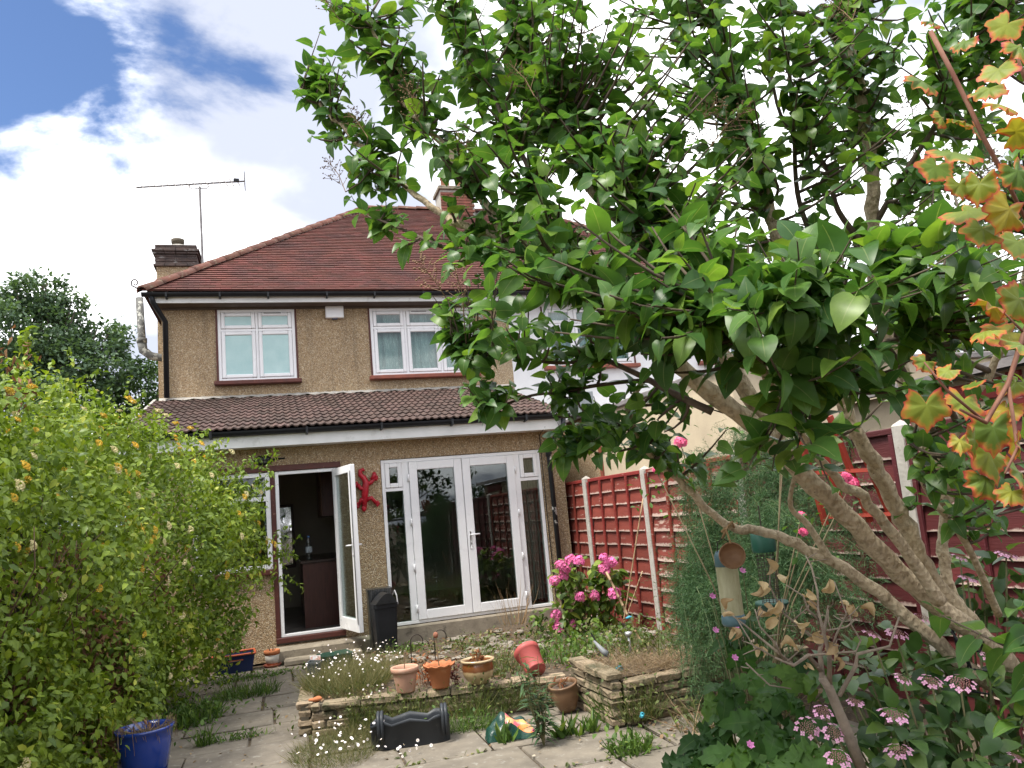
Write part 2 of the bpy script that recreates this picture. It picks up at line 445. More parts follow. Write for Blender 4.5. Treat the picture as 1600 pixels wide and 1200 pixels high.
hipm = M('clay_hip_tile', (.15, .062, .043), (.09, .05, .04), 6, .9, .4, 40, spots=(.20, .17, .12), spot_scale=11, spot_lo=.55, spot_hi=.7, rand=.2)
browntile = M('concrete_roof_tile', (.085, .050, .040), (.05, .033, .029), 7, .85, .4, 60, rand=.28, spots=(.19, .14, .11), spot_scale=18, spot_lo=.58, spot_hi=.72)
glass = glassmat('window_glass')
house = tag(empty('house'), 'pebbledashed semi-detached house with red tiled roof and lean-to extension', 'house')

# --- ground-floor extension wall with its openings
DZ = .25
w = MB()
def wall(x0, x1, z0, z1, y0=0., y1=DZ):
    w.box(x0, x1, y0, y1, z0, z1)
wall(-1.70, -1.0, 0, 2.78); wall(-1.0, -.06, 0, 1.06); wall(-1.0, .80, 2.44, 2.78); wall(.80, 1.37, 0, 2.78)
wall(1.37, 3.66, 2.42, 2.78); wall(1.37, 3.66, 0, .20); wall(3.66, 4.0, 0, 2.78); wall(-.06, .80, 0, .18)
w.box(-1.70, -1.45, DZ, 2.8, 0, 2.78); w.box(3.75, 4.0, DZ, 2.8, 0, 2.78)
w.build('extension_wall', peb, house)
# --- upper wall
w = MB()
UY = 2.8
wall(-1.67, -.81, 2.6, 5.42, UY, UY+DZ); wall(-.81, .432, 2.6, 4.04, UY, UY+DZ); wall(.432, 1.711, 2.6, 5.42, UY, UY+DZ)
wall(1.711, 3.561, 2.6, 4.04, UY, UY+DZ); wall(3.561, 4.27, 2.6, 5.42, UY, UY+DZ); wall(-.81, .432, 5.325, 5.42, UY, UY+DZ); wall(1.711, 3.561, 5.325, 5.42, UY, UY+DZ)
w.box(-1.67, -1.42, UY+DZ, 10.3, 0, 5.42); w.box(-1.42, 4.27, 10.05, 10.3, 0, 5.42)
w.build('upper_wall', peb, house)
# --- rooms behind the openings
inw = M('interior_plaster', (.42, .38, .33), (.36, .33, .29), 2, .9)
inflo = M('interior_floor', (.16, .14, .12), (.11, .10, .09), 3, .5)
inwood = M('interior_wood_floor', (.10, .045, .028), (.06, .03, .02), 4, .35, stretch=(6, 1, 1))
dkroom = M('interior_dark_plaster', (.16, .13, .11), (.12, .10, .085), 2, .9)
w = MB(); w.box(1.05, 1.15, DZ+.002, 4.0, .2, 2.7); w.box(-1.449, 1.05, 4.0, 4.1, .2, 2.7); w.box(1.05, 3.749, 4.0, 4.1, .2, 2.7)
w.box(3.70, 3.748, DZ+.002, 4.0, .2, 2.7); w.box(-1.448, 3.7, DZ+.002, 4.0, 2.7, 2.74)
w.build('interior_wall', inw, house)
w = MB(); w.box(-1.448, 1.05, .002, 4.0, .19, .26); w.build('interior_floor', inflo, house)
w = MB(); w.box(1.15, 3.70, .15, 4.0, .19, .26); w.build('interior_floor', inwood, house)
# upstairs ceilings/backs so that windows do not see through the house
w = MB(); w.box(-1.41, 4.2, 5.0, 5.1, 3.6, 5.4); w.box(-1.41, 4.2, 3.06, 5.0, 3.5, 3.6); w.box(-1.41, 4.2, 3.06, 5.0, 5.36, 5.41)
w.build('interior_wall', inw, house)

# --- windows
curt = M('net_curtain', (.62, .72, .72), (.46, .58, .60), 14, .9, stretch=(3, 1, .6))
frost = M('obscure_glass', (.33, .52, .52), (.42, .60, .59), 4, .18, .25, 90, spec=.6)
def lace_mat():
    m = M('lace_curtain', (.50, .60, .60), (.36, .47, .48), 9, .95, stretch=(5, 1, .4), spots=(.80, .84, .84), spot_scale=22, spot_lo=.56, spot_hi=.62)
    return m
lace = lace_mat()
def window(x0, x1, z0, z1, y, cols, tz, obscure, label):
    wnd = MB(); wnd.ring(x0, x1, z0, z1, y, y+.07, .05)
    fr = wnd.build('window', upvc, house); fr['label'] = label
    n = len(cols)-1
    bars = MB()
    for c in cols[1:-1]:
        bars.box(c-.02, c+.02, y+.004, y+.066, z0+.05, z1-.05, .003)
    for i in range(n):
        bars.box(cols[i]+(.02 if i else .05), cols[i+1]-(.02 if i < n-1 else .05), y+.006, y+.064, tz-.02, tz+.02, .003)
    bars.build('mullion', upvc, fr)
    for i in range(n):
        a = cols[i]+(.024 if i else .054); b = cols[i+1]-(.024 if i < n-1 else .054)
        for (c, d) in ((z0+.054, tz-.024), (tz+.024, z1-.054)):
            s = MB(); s.ring(a, b, c, d, y-.012, y+.04, .062, c=.012); s.build('sash', upvc, fr)
            g_ = MB(); g_.box(a+.062, b-.062, y+.012, y+.02, c+.062, d-.062)
            g_.build('pane', frost if obscure else glass, fr)
    if not obscure:
        cu = MB(); k = 90; xa, xb = x0+.06, x1-.06
        vs = [(xa+(xb-xa)*i/k, y+.13+.02*math.sin(i*1.1)+.012*math.sin(i*.37), z) for z in (z0+.03, z1-.03) for i in range(k+1)]
        cu.add(vs, [(i, i+1, k+2+i, k+1+i) for i in range(k)]); cu.build('curtain', lace, fr, True)
    sl = MB(); sl.box(x0-.07, x1+.07, y-.13, y+.06, z0-.075, z0-.003, .012); sl.build('sill', quarry if not obscure else brownw, fr)
    for xa_ in (x0-.03, x1+.002):
        ln = MB(); ln.box(xa_, xa_+.028, y-.012, y+.05, z0, z1); ln.build('surround', brownw, fr)
    vt = MB(); vt.box(cols[1]+.12, cols[1]+.40, y-.022, y-.013, z1-.075, z1-.06, .003); vt.build('trickle_vent', M('grey_vent', (.25, .25, .26)), fr)
    return fr
window(-.81, .432, 4.10, 5.325, UY-.005, [-.81, -.19, .432], 4.97, True, 'two-light obscure glazed upstairs window')
window(1.711, 3.561, 4.10, 5.325, UY-.005, [1.711, 2.33, 2.95, 3.561], 4.97, False, 'three-light upstairs window with net curtains')
# kitchen window beside the back door
kw = MB(); kw.ring(-1.0, -.062, 1.13, 2.36, .0, .07, .06); kw.box(-.94, -.122, .003, .067, 1.99, 2.05, .003)
k = kw.build('window', upvc, house); k['label'] = 'kitchen window half hidden by honeysuckle'
for a, b in ((1.19, 1.99), (2.05, 2.30)):
    q = MB(); q.box(-.94, -.122, .03, .038, a, b); q.build('pane', glass, k)
q = MB(); q.box(-1.06, -.062, -.07, .05, 1.06, 1.128, .01); q.build('sill', brownw, k)
# back door: brown timber surround, white frame, leaf standing open
bd = MB(); bd.box(-.06, -.002, -.012, .1, .20, 2.36, .004); bd.box(-1.02, .84, -.03, .1, 2.362, 2.438, .006); bd.box(-.06, .80, -.03, .12, .205, .272, .008)
bd = bd.build('back_door', brownw, house)
q = MB(); q.ring(0, .79, .275, 2.36, -.004, .07, .045, .035); q.build('door_frame', upvc, bd)
leaf = MB(); LW = .745; leaf.ring(0, LW, 0, 2.03, -.03, .03, .095, .15)
ang = math.atan2(-.725, .17)
lf = leaf.build('door_leaf', upvc, bd, loc=(.752, -.035, .305), rot=(0, 0, ang))
q = MB(); q.box(.095, LW-.095, -.008, .008, .15, 1.935); q.build('pane', glass, bd, loc=(.752, -.035, .305), rot=(0, 0, ang))
q = MB()
for s in (-1, 1):
    q.box(LW-.06, LW-.03, s*.031 if s > 0 else -.043, .043 if s > 0 else -.031, .92, 1.14, .004)
    q.tube([(LW-.045, s*.04, 1.04), (LW-.045, s*.075, 1.04), (LW-.16, s*.078, 1.035)], .011, 8)
q.build('handle', upvc, bd, True, loc=(.752, -.035, .305), rot=(0, 0, ang))
q = MB(); q.box(LW-.03, LW+.002, -.034, -.031, .1, 1.95); q.build('lock_strip', M('steel_strip', (.45, .45, .46), None, 6, .35, metal=.8), bd, loc=(.752, -.035, .305), rot=(0, 0, ang))
# step and plinth
q = MB(); q.box(-.16, 1.28, -.30, -.002, 0, .17, .02); q.box(.02, .95, -.52, -.302, 0, .07, .015); q.build('door_step', conc, house)
q = MB(); q.box(1.30, 3.74, -.13, -.002, 0, .222, .015); q.build('plinth', conc, house)
# french doors with side lights
fd = MB(); fd.ring(1.376, 3.651, .228, 2.411, .0, .09, .045, .04)
fd.box(1.655, 1.745, .002, .088, .27, 2.366, .004); fd.box(3.255, 3.335, .002, .088, .27, 2.366, .004)
fd.box(1.421, 1.655, .004, .086, 1.985, 2.03, .003); fd.box(3.335, 3.606, .004, .086, 1.985, 2.03, .003)
fd = fd.build('french_doors', upvc, house)
for a, b in ((1.421, 1.655), (3.335, 3.606)):
    s = MB(); s.ring(a+.002, b-.002, 2.033, 2.364, -.012, .05, .06, c=.008); s.build('fanlight_frame', upvc, fd)
    q = MB(); q.box(a+.062, b-.062, .015, .023, 2.09, 2.31); q.build('pane', glass, fd)
    q = MB(); q.box(a, b, .03, .038, .27, 1.985); q.build('pane', glass, fd)
for a, b in ((1.748, 2.486), (2.494, 3.252)):
    s = MB(); s.ring(a, b, .272, 2.363, -.022, .045, .112, .12, c=.006); s.build('door_leaf', upvc, fd)
    q = MB(); q.box(a+.112, b-.112, .01, .018, .392, 2.251); q.build('pane', glass, fd)
for x in (1.735, 3.262):
    for z in (.42, .95, 1.55, 2.15):
        q = MB(); q.tube([(x, -.02, z-.05), (x, -.02, z+.05)], .013, 8); q.build('hinge', upvc, fd, True)
q = MB(); q.box(2.52, 2.55, -.034, -.023, 1.12, 1.36, .004); q.tube([(2.535, -.03, 1.31), (2.535, -.065, 1.31), (2.66, -.068, 1.312)], .011, 8); q.build('handle', upvc, fd, True)
q = MB(); q.tube([(2.535, -.036, 1.20), (2.535, -.044, 1.20)], .009, 8); q.build('lock', M('steel_strip', (.4, .4, .4)), fd)

# --- eaves of the lean-to
EZ = 2.80
q = MB(); q.box(-1.78, 3.98, -.325, -.30, 2.665, 2.81); q.box(-1.78, 3.98, -.299, -.002, 2.672, 2.684); q.build('fascia', fasw, house)
def gutter(y, z, r, n=9):
    o_ = [(y+r*math.cos(math.pi+math.pi*i/(n-1)), z+r*math.sin(math.pi+math.pi*i/(n-1))) for i in range(n)]
    i_ = [(y+(r-.008)*math.cos(2*math.pi-math.pi*i/(n-1)), z+(r-.008)*math.sin(2*math.pi-math.pi*i/(n-1))) for i in range(n)]
    return o_+i_
q = MB(); q.extrude_x(gutter(-.385, 2.865, .056), -1.83, 4.02); gt = q.build('gutter', blackp, house)
for x in (.40, 1.35, 2.3, 3.35, -.75):
    q = MB(); q.extrude_x([(-.447, 2.875), (-.447, 2.80), (-.327, 2.785), (-.327, 2.80), (-.437, 2.815), (-.437, 2.875)], x, x+.03); q.build('bracket', blackp, gt)
# --- lean-to roof: decking, every interlocking tile, mortar fillet
Y0, Z0, Y1, Z1 = -.42, 2.875, 2.76, 3.80
sl_ = math.atan2(Z1-Z0, Y1-Y0); SLN = math.hypot(Y1-Y0, Z1-Z0)
lr = MB(); lr.add([(-1.74, -.30, 2.815), (3.99, -.30, 2.815), (3.99, 2.8, 3.735), (-1.74, 2.8, 3.735), (-1.74, -.30, 2.77), (3.99, -.30, 2.77), (3.99, 2.8, 3.69), (-1.74, 2.8, 3.69)],
       [(0, 1, 2, 3), (7, 6, 5, 4), (0, 4, 5, 1), (2, 6, 7, 3), (1, 5, 6, 2), (0, 3, 7, 4)])
lr = lr.build('lean_to_roof', browntile, house)
TW, TG = .2, SLN/11
tm = MB(); prof = []
for i in range(13):
    u = i/12; x = -TW/2+TW*u*1.04
    prof.append((x, .016+.020*max(0., math.sin(2*math.pi*2*u-.6))**.7 if math.sin(2*math.pi*2*u-.6) > 0 else .016))
vs = []
for (yy, dz) in ((0, .022), (TG+.05, .0)):
    for (x, z) in prof:
        vs.append((x, yy, z+dz))
for (x, z) in prof:
    vs.append((x, 0, z+.022-.018))
k = len(prof)
tm.add(vs, [(i, i+1, k+i+1, k+i) for i in range(k-1)]+[(2*k+i, 2*k+i+1, i+1, i) for i in range(k-1)])
tmesh = tm.mesh('roof_tile', browntile, False)
nx = int((3.99+1.80)/TW)
Rm = Matrix.Rotation(sl_, 4, 'X')
for r in range(11):
    for c in range(nx+1):
        x = -1.80+TW*(c+.5)+random.uniform(-.003, .003)
        if x+TW/2 > 4.06:
            continue
        s = r*TG
        mt = Matrix.Translation((x, Y0+s*math.cos(sl_)+random.uniform(-.004, .004), Z0+s*math.sin(sl_)-.012)) @ Rm @ Matrix.Rotation(random.uniform(-.012, .012), 4, 'Z')
        inst('roof_tile', tmesh, lr, mt)
q = MB(); k = 80
vs = [(-1.72+5.95*i/k, 2.802-.0, 3.868+.006*math.sin(i*3.1)) for i in range(k+1)]+[(-1.72+5.95*i/k, 2.74-.02*abs(math.sin(i*2.2)), 3.82+.012*math.sin(i*4.7)) for i in range(k+1)]
q.add(vs, [(i, i+1, k+2+i, k+1+i) for i in range(k)][0:]); q.f = [f[::-1] for f in q.f]; q.build('mortar_fillet', mortar, lr)
q = MB(); q.add([(-1.80, -.40, 2.80), (-1.80, 2.78, 3.74), (-1.80, 2.78, 3.85), (-1.80, -.40, 2.90), (-1.76, -.40, 2.80), (-1.76, 2.78, 3.74), (-1.76, 2.78, 3.85), (-1.76, -.40, 2.90)],
      [(0, 3, 2, 1), (4, 5, 6, 7), (0, 4, 7, 3), (3, 7, 6, 2)]); q.build('verge', mortar, lr)

# --- main roof
EX0, EX1, EY0, EY1, EZ, RY, RZ = -1.88, 10.45, 2.36, 10.64, 5.52, 6.5, 8.74
RUN = RY-EY0; RX0, RX1 = EX0+RUN, EX1-RUN; PARTY = 4.28
pit = math.atan2(RZ-EZ, RUN); SL = math.hypot(RUN, RZ-EZ)
def roof_deck(parts):
    q = MB()
    for p in parts:
        q.add([(x, y, z-.035) for x, y, z in p], [tuple(range(len(p)))])
    return q
deck = roof_deck([[(EX0, EY0, EZ), (PARTY, EY0, EZ), (PARTY, RY, RZ), (RX0, RY, RZ)], [(EX0, EY1, EZ), (EX0, EY0, EZ), (RX0, RY, RZ)], [(PARTY, EY1, EZ), (EX0, EY1, EZ), (RX0, RY, RZ), (PARTY, RY, RZ)]])
roof = deck.build('roof', claytile, house)
deck2 = roof_deck([[(PARTY, EY0, EZ), (EX1, EY0, EZ), (RX1, RY, RZ), (PARTY, RY, RZ)], [(EX1, EY0, EZ), (EX1, EY1, EZ), (RX1, RY, RZ)], [(EX1, EY1, EZ), (PARTY, EY1, EZ), (PARTY, RY, RZ), (RX1, RY, RZ)]])
def plain_tiles(xa, xb, left_hip, right_hip):
    q = MB(); q.val = .5; G = .1; k = 0
    cs, sn = math.cos(pit), math.sin(pit)
    while (k+1)*G < SL:
        s = k*G; run = s*cs
        a = EX0+run-.02 if left_hip else xa; b = EX1-run+.02 if right_hip else xb
        x = xa-(.083 if k % 2 else 0)-.0
        x = math.floor((a-x)/.166)*.166+x
        while x < b:
            x0, x1 = max(x, a), min(x+.163, b)
            if x1-x0 > .02:
                q.val = min(1, max(0, random.gauss(.5, .24)))
                l0 = random.uniform(-.0025, .0025); up0 = .040+random.uniform(-.0015, .002); tk = .034
                def P(xx, ss, h):
                    return (xx, EY0+ss*cs-h*sn, EZ+ss*sn+h*cs)
                q.add([P(x0, s+l0, up0), P(x1, s+l0, up0+random.uniform(-.002, .002)), P(x1, s+.15, .012), P(x0, s+.15, .012), P(x0, s+l0, up0-tk), P(x1, s+l0, up0-tk)],
                      [(0, 1, 2, 3), (4, 5, 1, 0)])
            x += .166
        k += 1
    return q
tag(plain_tiles(EX0, PARTY, True, False).build('roof_tiles', claytile, roof), kind='stuff')
# hip and ridge tiles
hm = MB(); n = 8
for i in range(n):
    for yy, rr in ((0, .125), (.42, .105)):
        t = math.pi*i/(n-1); hm.v.append((rr*math.cos(t), yy, rr*math.sin(t)*.8))
for i in range(n):
    t = math.pi*i/(n-1); hm.v.append((.10*math.cos(t), 0, .10*math.sin(t)*.8-.01))
for i in range(n-1):
    hm.face((2*i, 2*i+1, 2*i+3, 2*i+2)); hm.face((2*n+i, 2*i, 2*i+2, 2*n+i+1))
hmesh = hm.mesh('hip_tile', hipm, True)
def hip_line(p, q_, parent, name='hip_tile', step=.36):
    p, q_ = Vector(p), Vector(q_); d = q_-p; n_ = int(d.length/step)
    for i in range(n_):
        a = p+d*(i/n_)
        m3 = frame_z(d.normalized()+Vector((random.uniform(-.02, .02), random.uniform(-.02, .02), random.uniform(-.01, .01))))
        inst(name, hmesh, parent, Matrix.Translation(a+Vector((0, 0, -.005+random.uniform(-.006, .006)))) @ m3.to_4x4())
hip_line((EX0, EY0-.02, EZ), (RX0, RY, RZ), roof)
hip_line((RX0-.1, RY, RZ), (PARTY, RY, RZ), roof, 'ridge_tile', .37)
q = MB(); q.tube([(EX0+.10, EY0+.06, EZ+.0), (RX0, RY-.06, RZ-.04)], .06, 8); q.build('hip_mortar', mortar, roof)
# scroll iron at the foot of the hip
pts = [(EX0-.02+.0, EY0, EZ+.02)]+[(EX0-.10-.055*math.cos(t)*(1-t/9), EY0-.02, EZ+.13+.07*math.sin(t)*(1-t/9)) for t in [-.6+i*.45 for i in range(15)]]
q = MB(); q.tube(pts, .011, 6); q.build('hip_iron', M('rusty_iron', (.05, .045, .045), (.09, .06, .045), 20, .7, metal=.5), roof, True)
# eaves
q = MB(); q.box(EX0+.10, PARTY, EY0+.10, EY0+.125, 5.355, 5.475); q.build('fascia', fasw, house)
q = MB(); q.box(EX0+.10, PARTY, EY0+.126, UY-.002, 5.36, 5.372); q.box(EX0+.10, -1.672, UY+.002, 10.4, 5.36, 5.372); q.box(EX0+.10, EX0+.124, EY0+.126, 10.4, 5.373, 5.475); q.build('soffit', M('dark_soffit', (.13, .10, .085), (.09, .07, .06), 5, .8), house)
q = MB(); q.extrude_x(gutter(EY0+.035, 5.50, .062), EX0-.02, PARTY); gt = q.build('gutter', blackp, house)
for x in (-1.55, -.75, .0, .95, 1.75, 2.6, 3.4):
    q = MB(); q.extrude_x([(EY0-.03, 5.50), (EY0-.03, 5.43), (EY0+.098, 5.41), (EY0+.098, 5.425), (EY0-.02, 5.44), (EY0-.02, 5.50)], x, x+.03); q.build('bracket', blackp, gt)
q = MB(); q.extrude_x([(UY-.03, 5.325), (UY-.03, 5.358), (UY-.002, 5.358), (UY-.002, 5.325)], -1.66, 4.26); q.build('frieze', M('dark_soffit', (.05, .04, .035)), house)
q = MB(); q.tube([(EX0+.12, EY0+.04, 5.46), (EX0+.14, EY0+.06, 5.36), (-1.60, UY-.06, 5.12), (-1.60, UY-.06, 3.86)], .042, 10); q.build('downpipe', blackp, house, True)
# old vent pipe on the side wall
vp = M('weathered_pipe', (.17, .17, .16), (.08, .08, .075), 14, .85, .4, 50, spots=(.42, .42, .38), spot_scale=13, spot_lo=.55, spot_hi=.6)
q = MB(); X = -2.05; q.tube([(X-.03, 3.4, 5.72), (X, 3.4, 5.0), (X+.0, 3.4, 4.92)], .062, 10); q.tube([(X, 3.4, 5.01), (X, 3.4, 4.93)], .082, 10)
q.tube([(X, 3.4, 4.93), (X+.02, 3.4, 4.80), (X+.14, 3.4, 4.70), (-1.72, 3.4, 4.66), (-1.66, 3.4, 4.66)], [.075, .075, .07, .065, .065], 10); q.build('vent_pipe', vp, house, True)
# chimney on the side wall
brk = M('sooty_brick', (.10, .068, .058), (.05, .042, .042), 9, .95, .5, 40, spots=(.33, .32, .31), spot_scale=6, spot_lo=.56, spot_hi=.72, stretch=(1, 1, 3))
ch = MB(); ch.box(-1.92, -1.22, 4.3, 4.95, 3.0, 6.58); ch = ch.build('chimney', peb, house)
q = MB()
z = 6.58
for i, e in enumerate((.03, .0, .005, -.005, .0, .03, .055, .0, .0)):
    for j in range(4):
        x0 = -1.94-e+(1.44/2+2*e)/4*j; q.box(x0, x0+(.72+2*e)/4-.008, 4.28-e, 4.97+e, z+.003, z+.044, .004)
    q.box(-1.925, -1.225, 4.29, 4.96, z, z+.048); z += .047
q.build('brick_course', brk, ch)
q = MB(); q.lathe([(.28, 0), (.24, .04), (.13, .085), (0, .09)], 14, (-1.57, 4.6, z)); q.build('flaunching', mortar, ch, True)
q = MB(); q.lathe([(.085, 0), (.085, .06), (.115, .075), (.12, .15), (.105, .155), (.09, .15), (.085, .03), (0, .03)], 14, (-1.58, 4.6, z+.06)); q.build('chimney_pot', M('sooty_pot', (.10, .085, .06), (.06, .05, .04), 8, .95, .3), ch, True)
# rainwater downpipe at the corner of the extension
flk = M('flaking_black_pipe', (.013, .015, .018), (.02, .022, .025), 5, .4, .2, 30, spots=(.62, .62, .60), spot_scale=6.5, spot_lo=.60, spot_hi=.63)
q = MB(); q.tube([(3.93, -.38, 2.80), (3.92, -.37, 2.70), (3.78, -.12, 2.46), (3.765, -.085, 2.38), (3.78, -.075, .05)], .036, 10); q.tube([(3.765, -.085, 2.42), (3.765, -.085, 2.30)], .046, 10); q.build('downpipe', flk, house, True)
q = MB(); q.tube([(3.66, -.33, 2.70), (3.675, -.02, 2.62), (3.68, -.012, 1.6), (3.69, -.012, .3)], .006, 5); q.build('cable', blackp, house)
# ================================================================== things fixed to the house
alu = M('aerial_metal', (.22, .21, .21), (.13, .12, .12), 20, .5, metal=.6)
ae = tag(empty('television_aerial', (-1.12, 4.0, 6.3)), 'long television aerial on a thin mast above the chimney', 'aerial')
q = MB(); q.tube([(.02, 0, 0), (0, 0, 1.74)], .023, 6); q.build('mast', alu, ae)
A, B = Vector((-1.08, 0, 1.68)), Vector((.80, .0, 1.88)); D = (B-A).normalized()
q = MB(); q.tube([A, B], .017, 6); q.build('boom', alu, ae)
q = MB(); q.tube([(-.17, 0, 1.775), (-.17, 0, 1.715), (-.13, 0, 1.69), (.13, 0, 1.71), (.15, 0, 1.75), (.15, 0, 1.81)], .011, 6); q.build('bracket', alu, ae)
for i in range(17):
    p = A.lerp(B, i/16*.93); q = MB(); hl = .075+.002*i; e_ = Vector((-.42, .35, .84)).normalized()
    q.tube([p-e_*hl, p+e_*hl], .012, 4); q.build('director', alu, ae)
q = MB()
for z in (-.11, -.05, .05, .11):
    c = B+Vector((.0, 0, z)); q.tube([c-Vector((.0, .17, 0)), c+Vector((.0, .17, 0))], .010, 4)
for yy in (-.16, .0, .16):
    q.tube([B+Vector((0, yy, -.12)), B+Vector((0, yy, .12))], .010, 4)
q.build('reflector', alu, ae)
q = MB(); q.box(.60, .70, -.03, .03, 1.86, 1.92, .006); q.build('junction_box', blackp, ae)

al = tag(empty('alarm_box', (1.105, UY, 5.245)), 'white alarm box mounted between the upstairs windows', 'alarm box')
q = MB(); q.box(-.155, .155, -.08, -.001, -.10, .115, .012); q.build('cover', upvc, al)
q = MB(); q.box(-.05, .05, -.06, -.02, -.125, -.101, .004); q.build('lens', M('dark_lens', (.05, .05, .08), None, 5, .2), al)

wl = tag(empty('wall_light', (-.135, 0, 2.515)), 'black oval bulkhead light above the kitchen window', 'light')
def ell(mb, cx, cy, cz, rx, ry, rz, n=16, m=8):
    k = len(mb.v)
    for i in range(m+1):
        t = -math.pi/2+math.pi*i/m
        for j in range(n):
            a = 2*math.pi*j/n; mb.v.append((cx+rx*math.cos(t)*math.cos(a), cy+ry*math.cos(t)*math.sin(a), cz+rz*math.sin(t)))
    for i in range(m):
        for j in range(n):
            mb.face([k+i*n+j, k+i*n+(j+1) % n, k+(i+1)*n+(j+1) % n, k+(i+1)*n+j])
    return mb
q = MB(); ell(q, 0, -.03, 0, .115, .035, .065); q.build('base', blackp, wl, True)
q = MB(); ell(q, 0, -.05, 0, .085, .045, .042); q.build('lens', M('dull_glass', (.16, .17, .17), (.10, .11, .11), 30, .25), wl, True)
q = MB()
for x in (-.05, 0, .05):
    q.tube([(x, -.06, -.055), (x, -.10, -.03), (x, -.105, 0), (x, -.10, .03), (x, -.06, .055)], .006, 5)
q.tube([(-.10, -.06, 0), (-.05, -.103, 0), (.05, -.103, 0), (.10, -.06, 0)], .006, 5); q.build('guard', blackp, wl, True)
q = MB(); q.tube([(.11, -.02, 0), (.17, -.02, .015), (.27, -.015, .01)], .012, 6); q.build('cable', blackp, wl)

# red gecko ornament on the pebbledash
gk = tag(empty('gecko_ornament', (1.15, -.03, 1.80)), 'red gecko wall ornament between the back door and french doors', 'ornament')
redp = M('red_glossy_paint', (.42, .012, .025), (.30, .008, .02), 14, .3, .3, 60)
q = MB()
def blob_path(pts, rads):
    q.tube([(x, -.02, z) for x, z in pts], rads, 8)
q.tube([(-.03, -.0, .0), (-.025, -.01, .10), (-.01, -.018, .20), (.0, -.02, .27), (.01, -.02, .33), (-.02, -.012, .40), (-.06, -.01, .44), (-.055, -.01, .49), (-.02, -.01, .51), (.0, -.01, .485)], [.032, .042, .046, .046, .042, .038, .034, .030, .024, .014], 8)
q.build('body', redp, gk, True)
q = MB(); ell(q, -.035, -.01, -.01, .033, .028, .045); q.build('head', redp, gk, True)
for sgn, z, dz in ((1, .10, -.06), (-1, .09, -.05), (1, .30, .08), (-1, .24, .07)):
    q = MB(); ex = .0+sgn*.10+(.03 if sgn > 0 else -.0); q.tube([(0, -.015, z), (sgn*.07, -.02, z+.02), (ex, -.012, z+dz)], [.032, .028, .024], 7)
    for a in (-.9, -.2, .5, 1.2):
        q.tube([(ex, -.012, z+dz), (ex+sgn*.045*math.cos(a), -.012, z+dz+.045*math.sin(a)*(1 if dz > 0 else -1))], [.016, .013], 5)
    q.build('leg', redp, gk, True)
q = MB(); q.tube([(.09, -.01, .36), (.13, -.01, .42), (.12, -.01, .46)], [.032, .034, .022], 7); q.build('tail', redp, gk, True)

# ================================================================== indoors, seen through the openings
cabm = M('mahogany_panel', (.085, .030, .022), (.055, .02, .016), 5, .35, stretch=(8, 8, 1))
cab = tag(empty('kitchen_cabinet', (.62, .75, .26)), 'brown kitchen base cabinet inside the open back door', 'cabinet')
q = MB(); q.box(-.30, .30, 0, .02, .0, .86); q.build('end_panel', cabm, cab)
q = MB(); q.box(-.28, .30, .022, 2.4, .10, .86); q.build('carcass', cabm, cab)
q = MB(); q.box(-.33, .32, -.03, 2.4, .862, .90, .006); q.build('worktop', M('dark_worktop', (.05, .03, .025), (.03, .02, .018), 40, .25), cab)
wc = tag(empty('wall_cupboard', (.82, 1.2, 1.75)), 'brown wall cupboard above the kitchen worktop', 'cupboard')
q = MB(); q.box(-.17, .20, 0, 1.4, 0, .7); q.build('carcass', cabm, wc)
q = MB(); q.box(-.19, -.172, .02, .7, .01, .69, .003); q.build('door', M('tan_cupboard_door', (.15, .075, .05), (.12, .06, .04), 5, .5), wc)
bt = tag(empty('water_bottle', (.42, .95, 1.162)), 'clear plastic bottle on the kitchen worktop', 'bottle')
q = MB(); q.lathe([(0, 0), (.042, 0), (.045, .02), (.042, .1), (.045, .2), (.035, .25), (.015, .29), (.015, .31)], 14); q.build('body', glassmat('bottle_plastic', (.8, .85, .88)), bt, True)
q = MB(); q.lathe([(.046, .10), (.0465, .11), (.0465, .17), (.046, .18)], 14); q.build('label_band', M('pale_label', (.5, .55, .6)), bt, True)
q = MB(); q.lathe([(.017, .305), (.017, .33), (0, .33)], 10); q.build('cap', M('blue_cap', (.05, .15, .4)), bt)
mi = tag(empty('wall_mirror', (.02, 3.99, .95)), 'dark framed mirror on the far kitchen wall', 'mirror')
q = MB(); q.ring(-.28, .28, 0, 1.1, -.03, -.002, .05); q.build('frame', cabm, mi)
q = MB(); q.box(-.23, .23, -.014, -.008, .05, 1.05); q.build('glass', M('mirror_glass', (.5, .5, .5), None, 4, .05, metal=1), mi)
ra = tag(empty('radiator', (3.68, 1.6, .36)), 'white panel radiator behind the french doors', 'radiator')
q = MB(); q.box(-.05, -.02, -1.1, .0, 0, .62, .006); q.build('panel', upvc, ra)
for i in range(20):
    q = MB() if i == 0 else q; q.box(-.062, -.0505, -1.08+i*.054, -1.05+i*.054, .03, .59, .004)
q.build('flutes', upvc, ra)
q = MB(); q.tube([(-.035, -1.12, .08), (-.035, -1.16, .08), (-.035, -1.16, -.09)], .012, 8); q.build('valve', upvc, ra, True)
cu = MB(); k = 30
vs = [(3.40+.26*i/k, .34+.035*math.sin(i*1.3), z) for z in (.30, 2.3) for i in range(k+1)]
cu.add(vs, [(i, i+1, k+2+i, k+1+i) for i in range(k)])
tag(cu.build('curtain', M('beige_curtain', (.36, .33, .28), (.28, .26, .22), 6, .95), None, True), 'beige curtain gathered behind the narrow side light of the french doors', 'curtain')

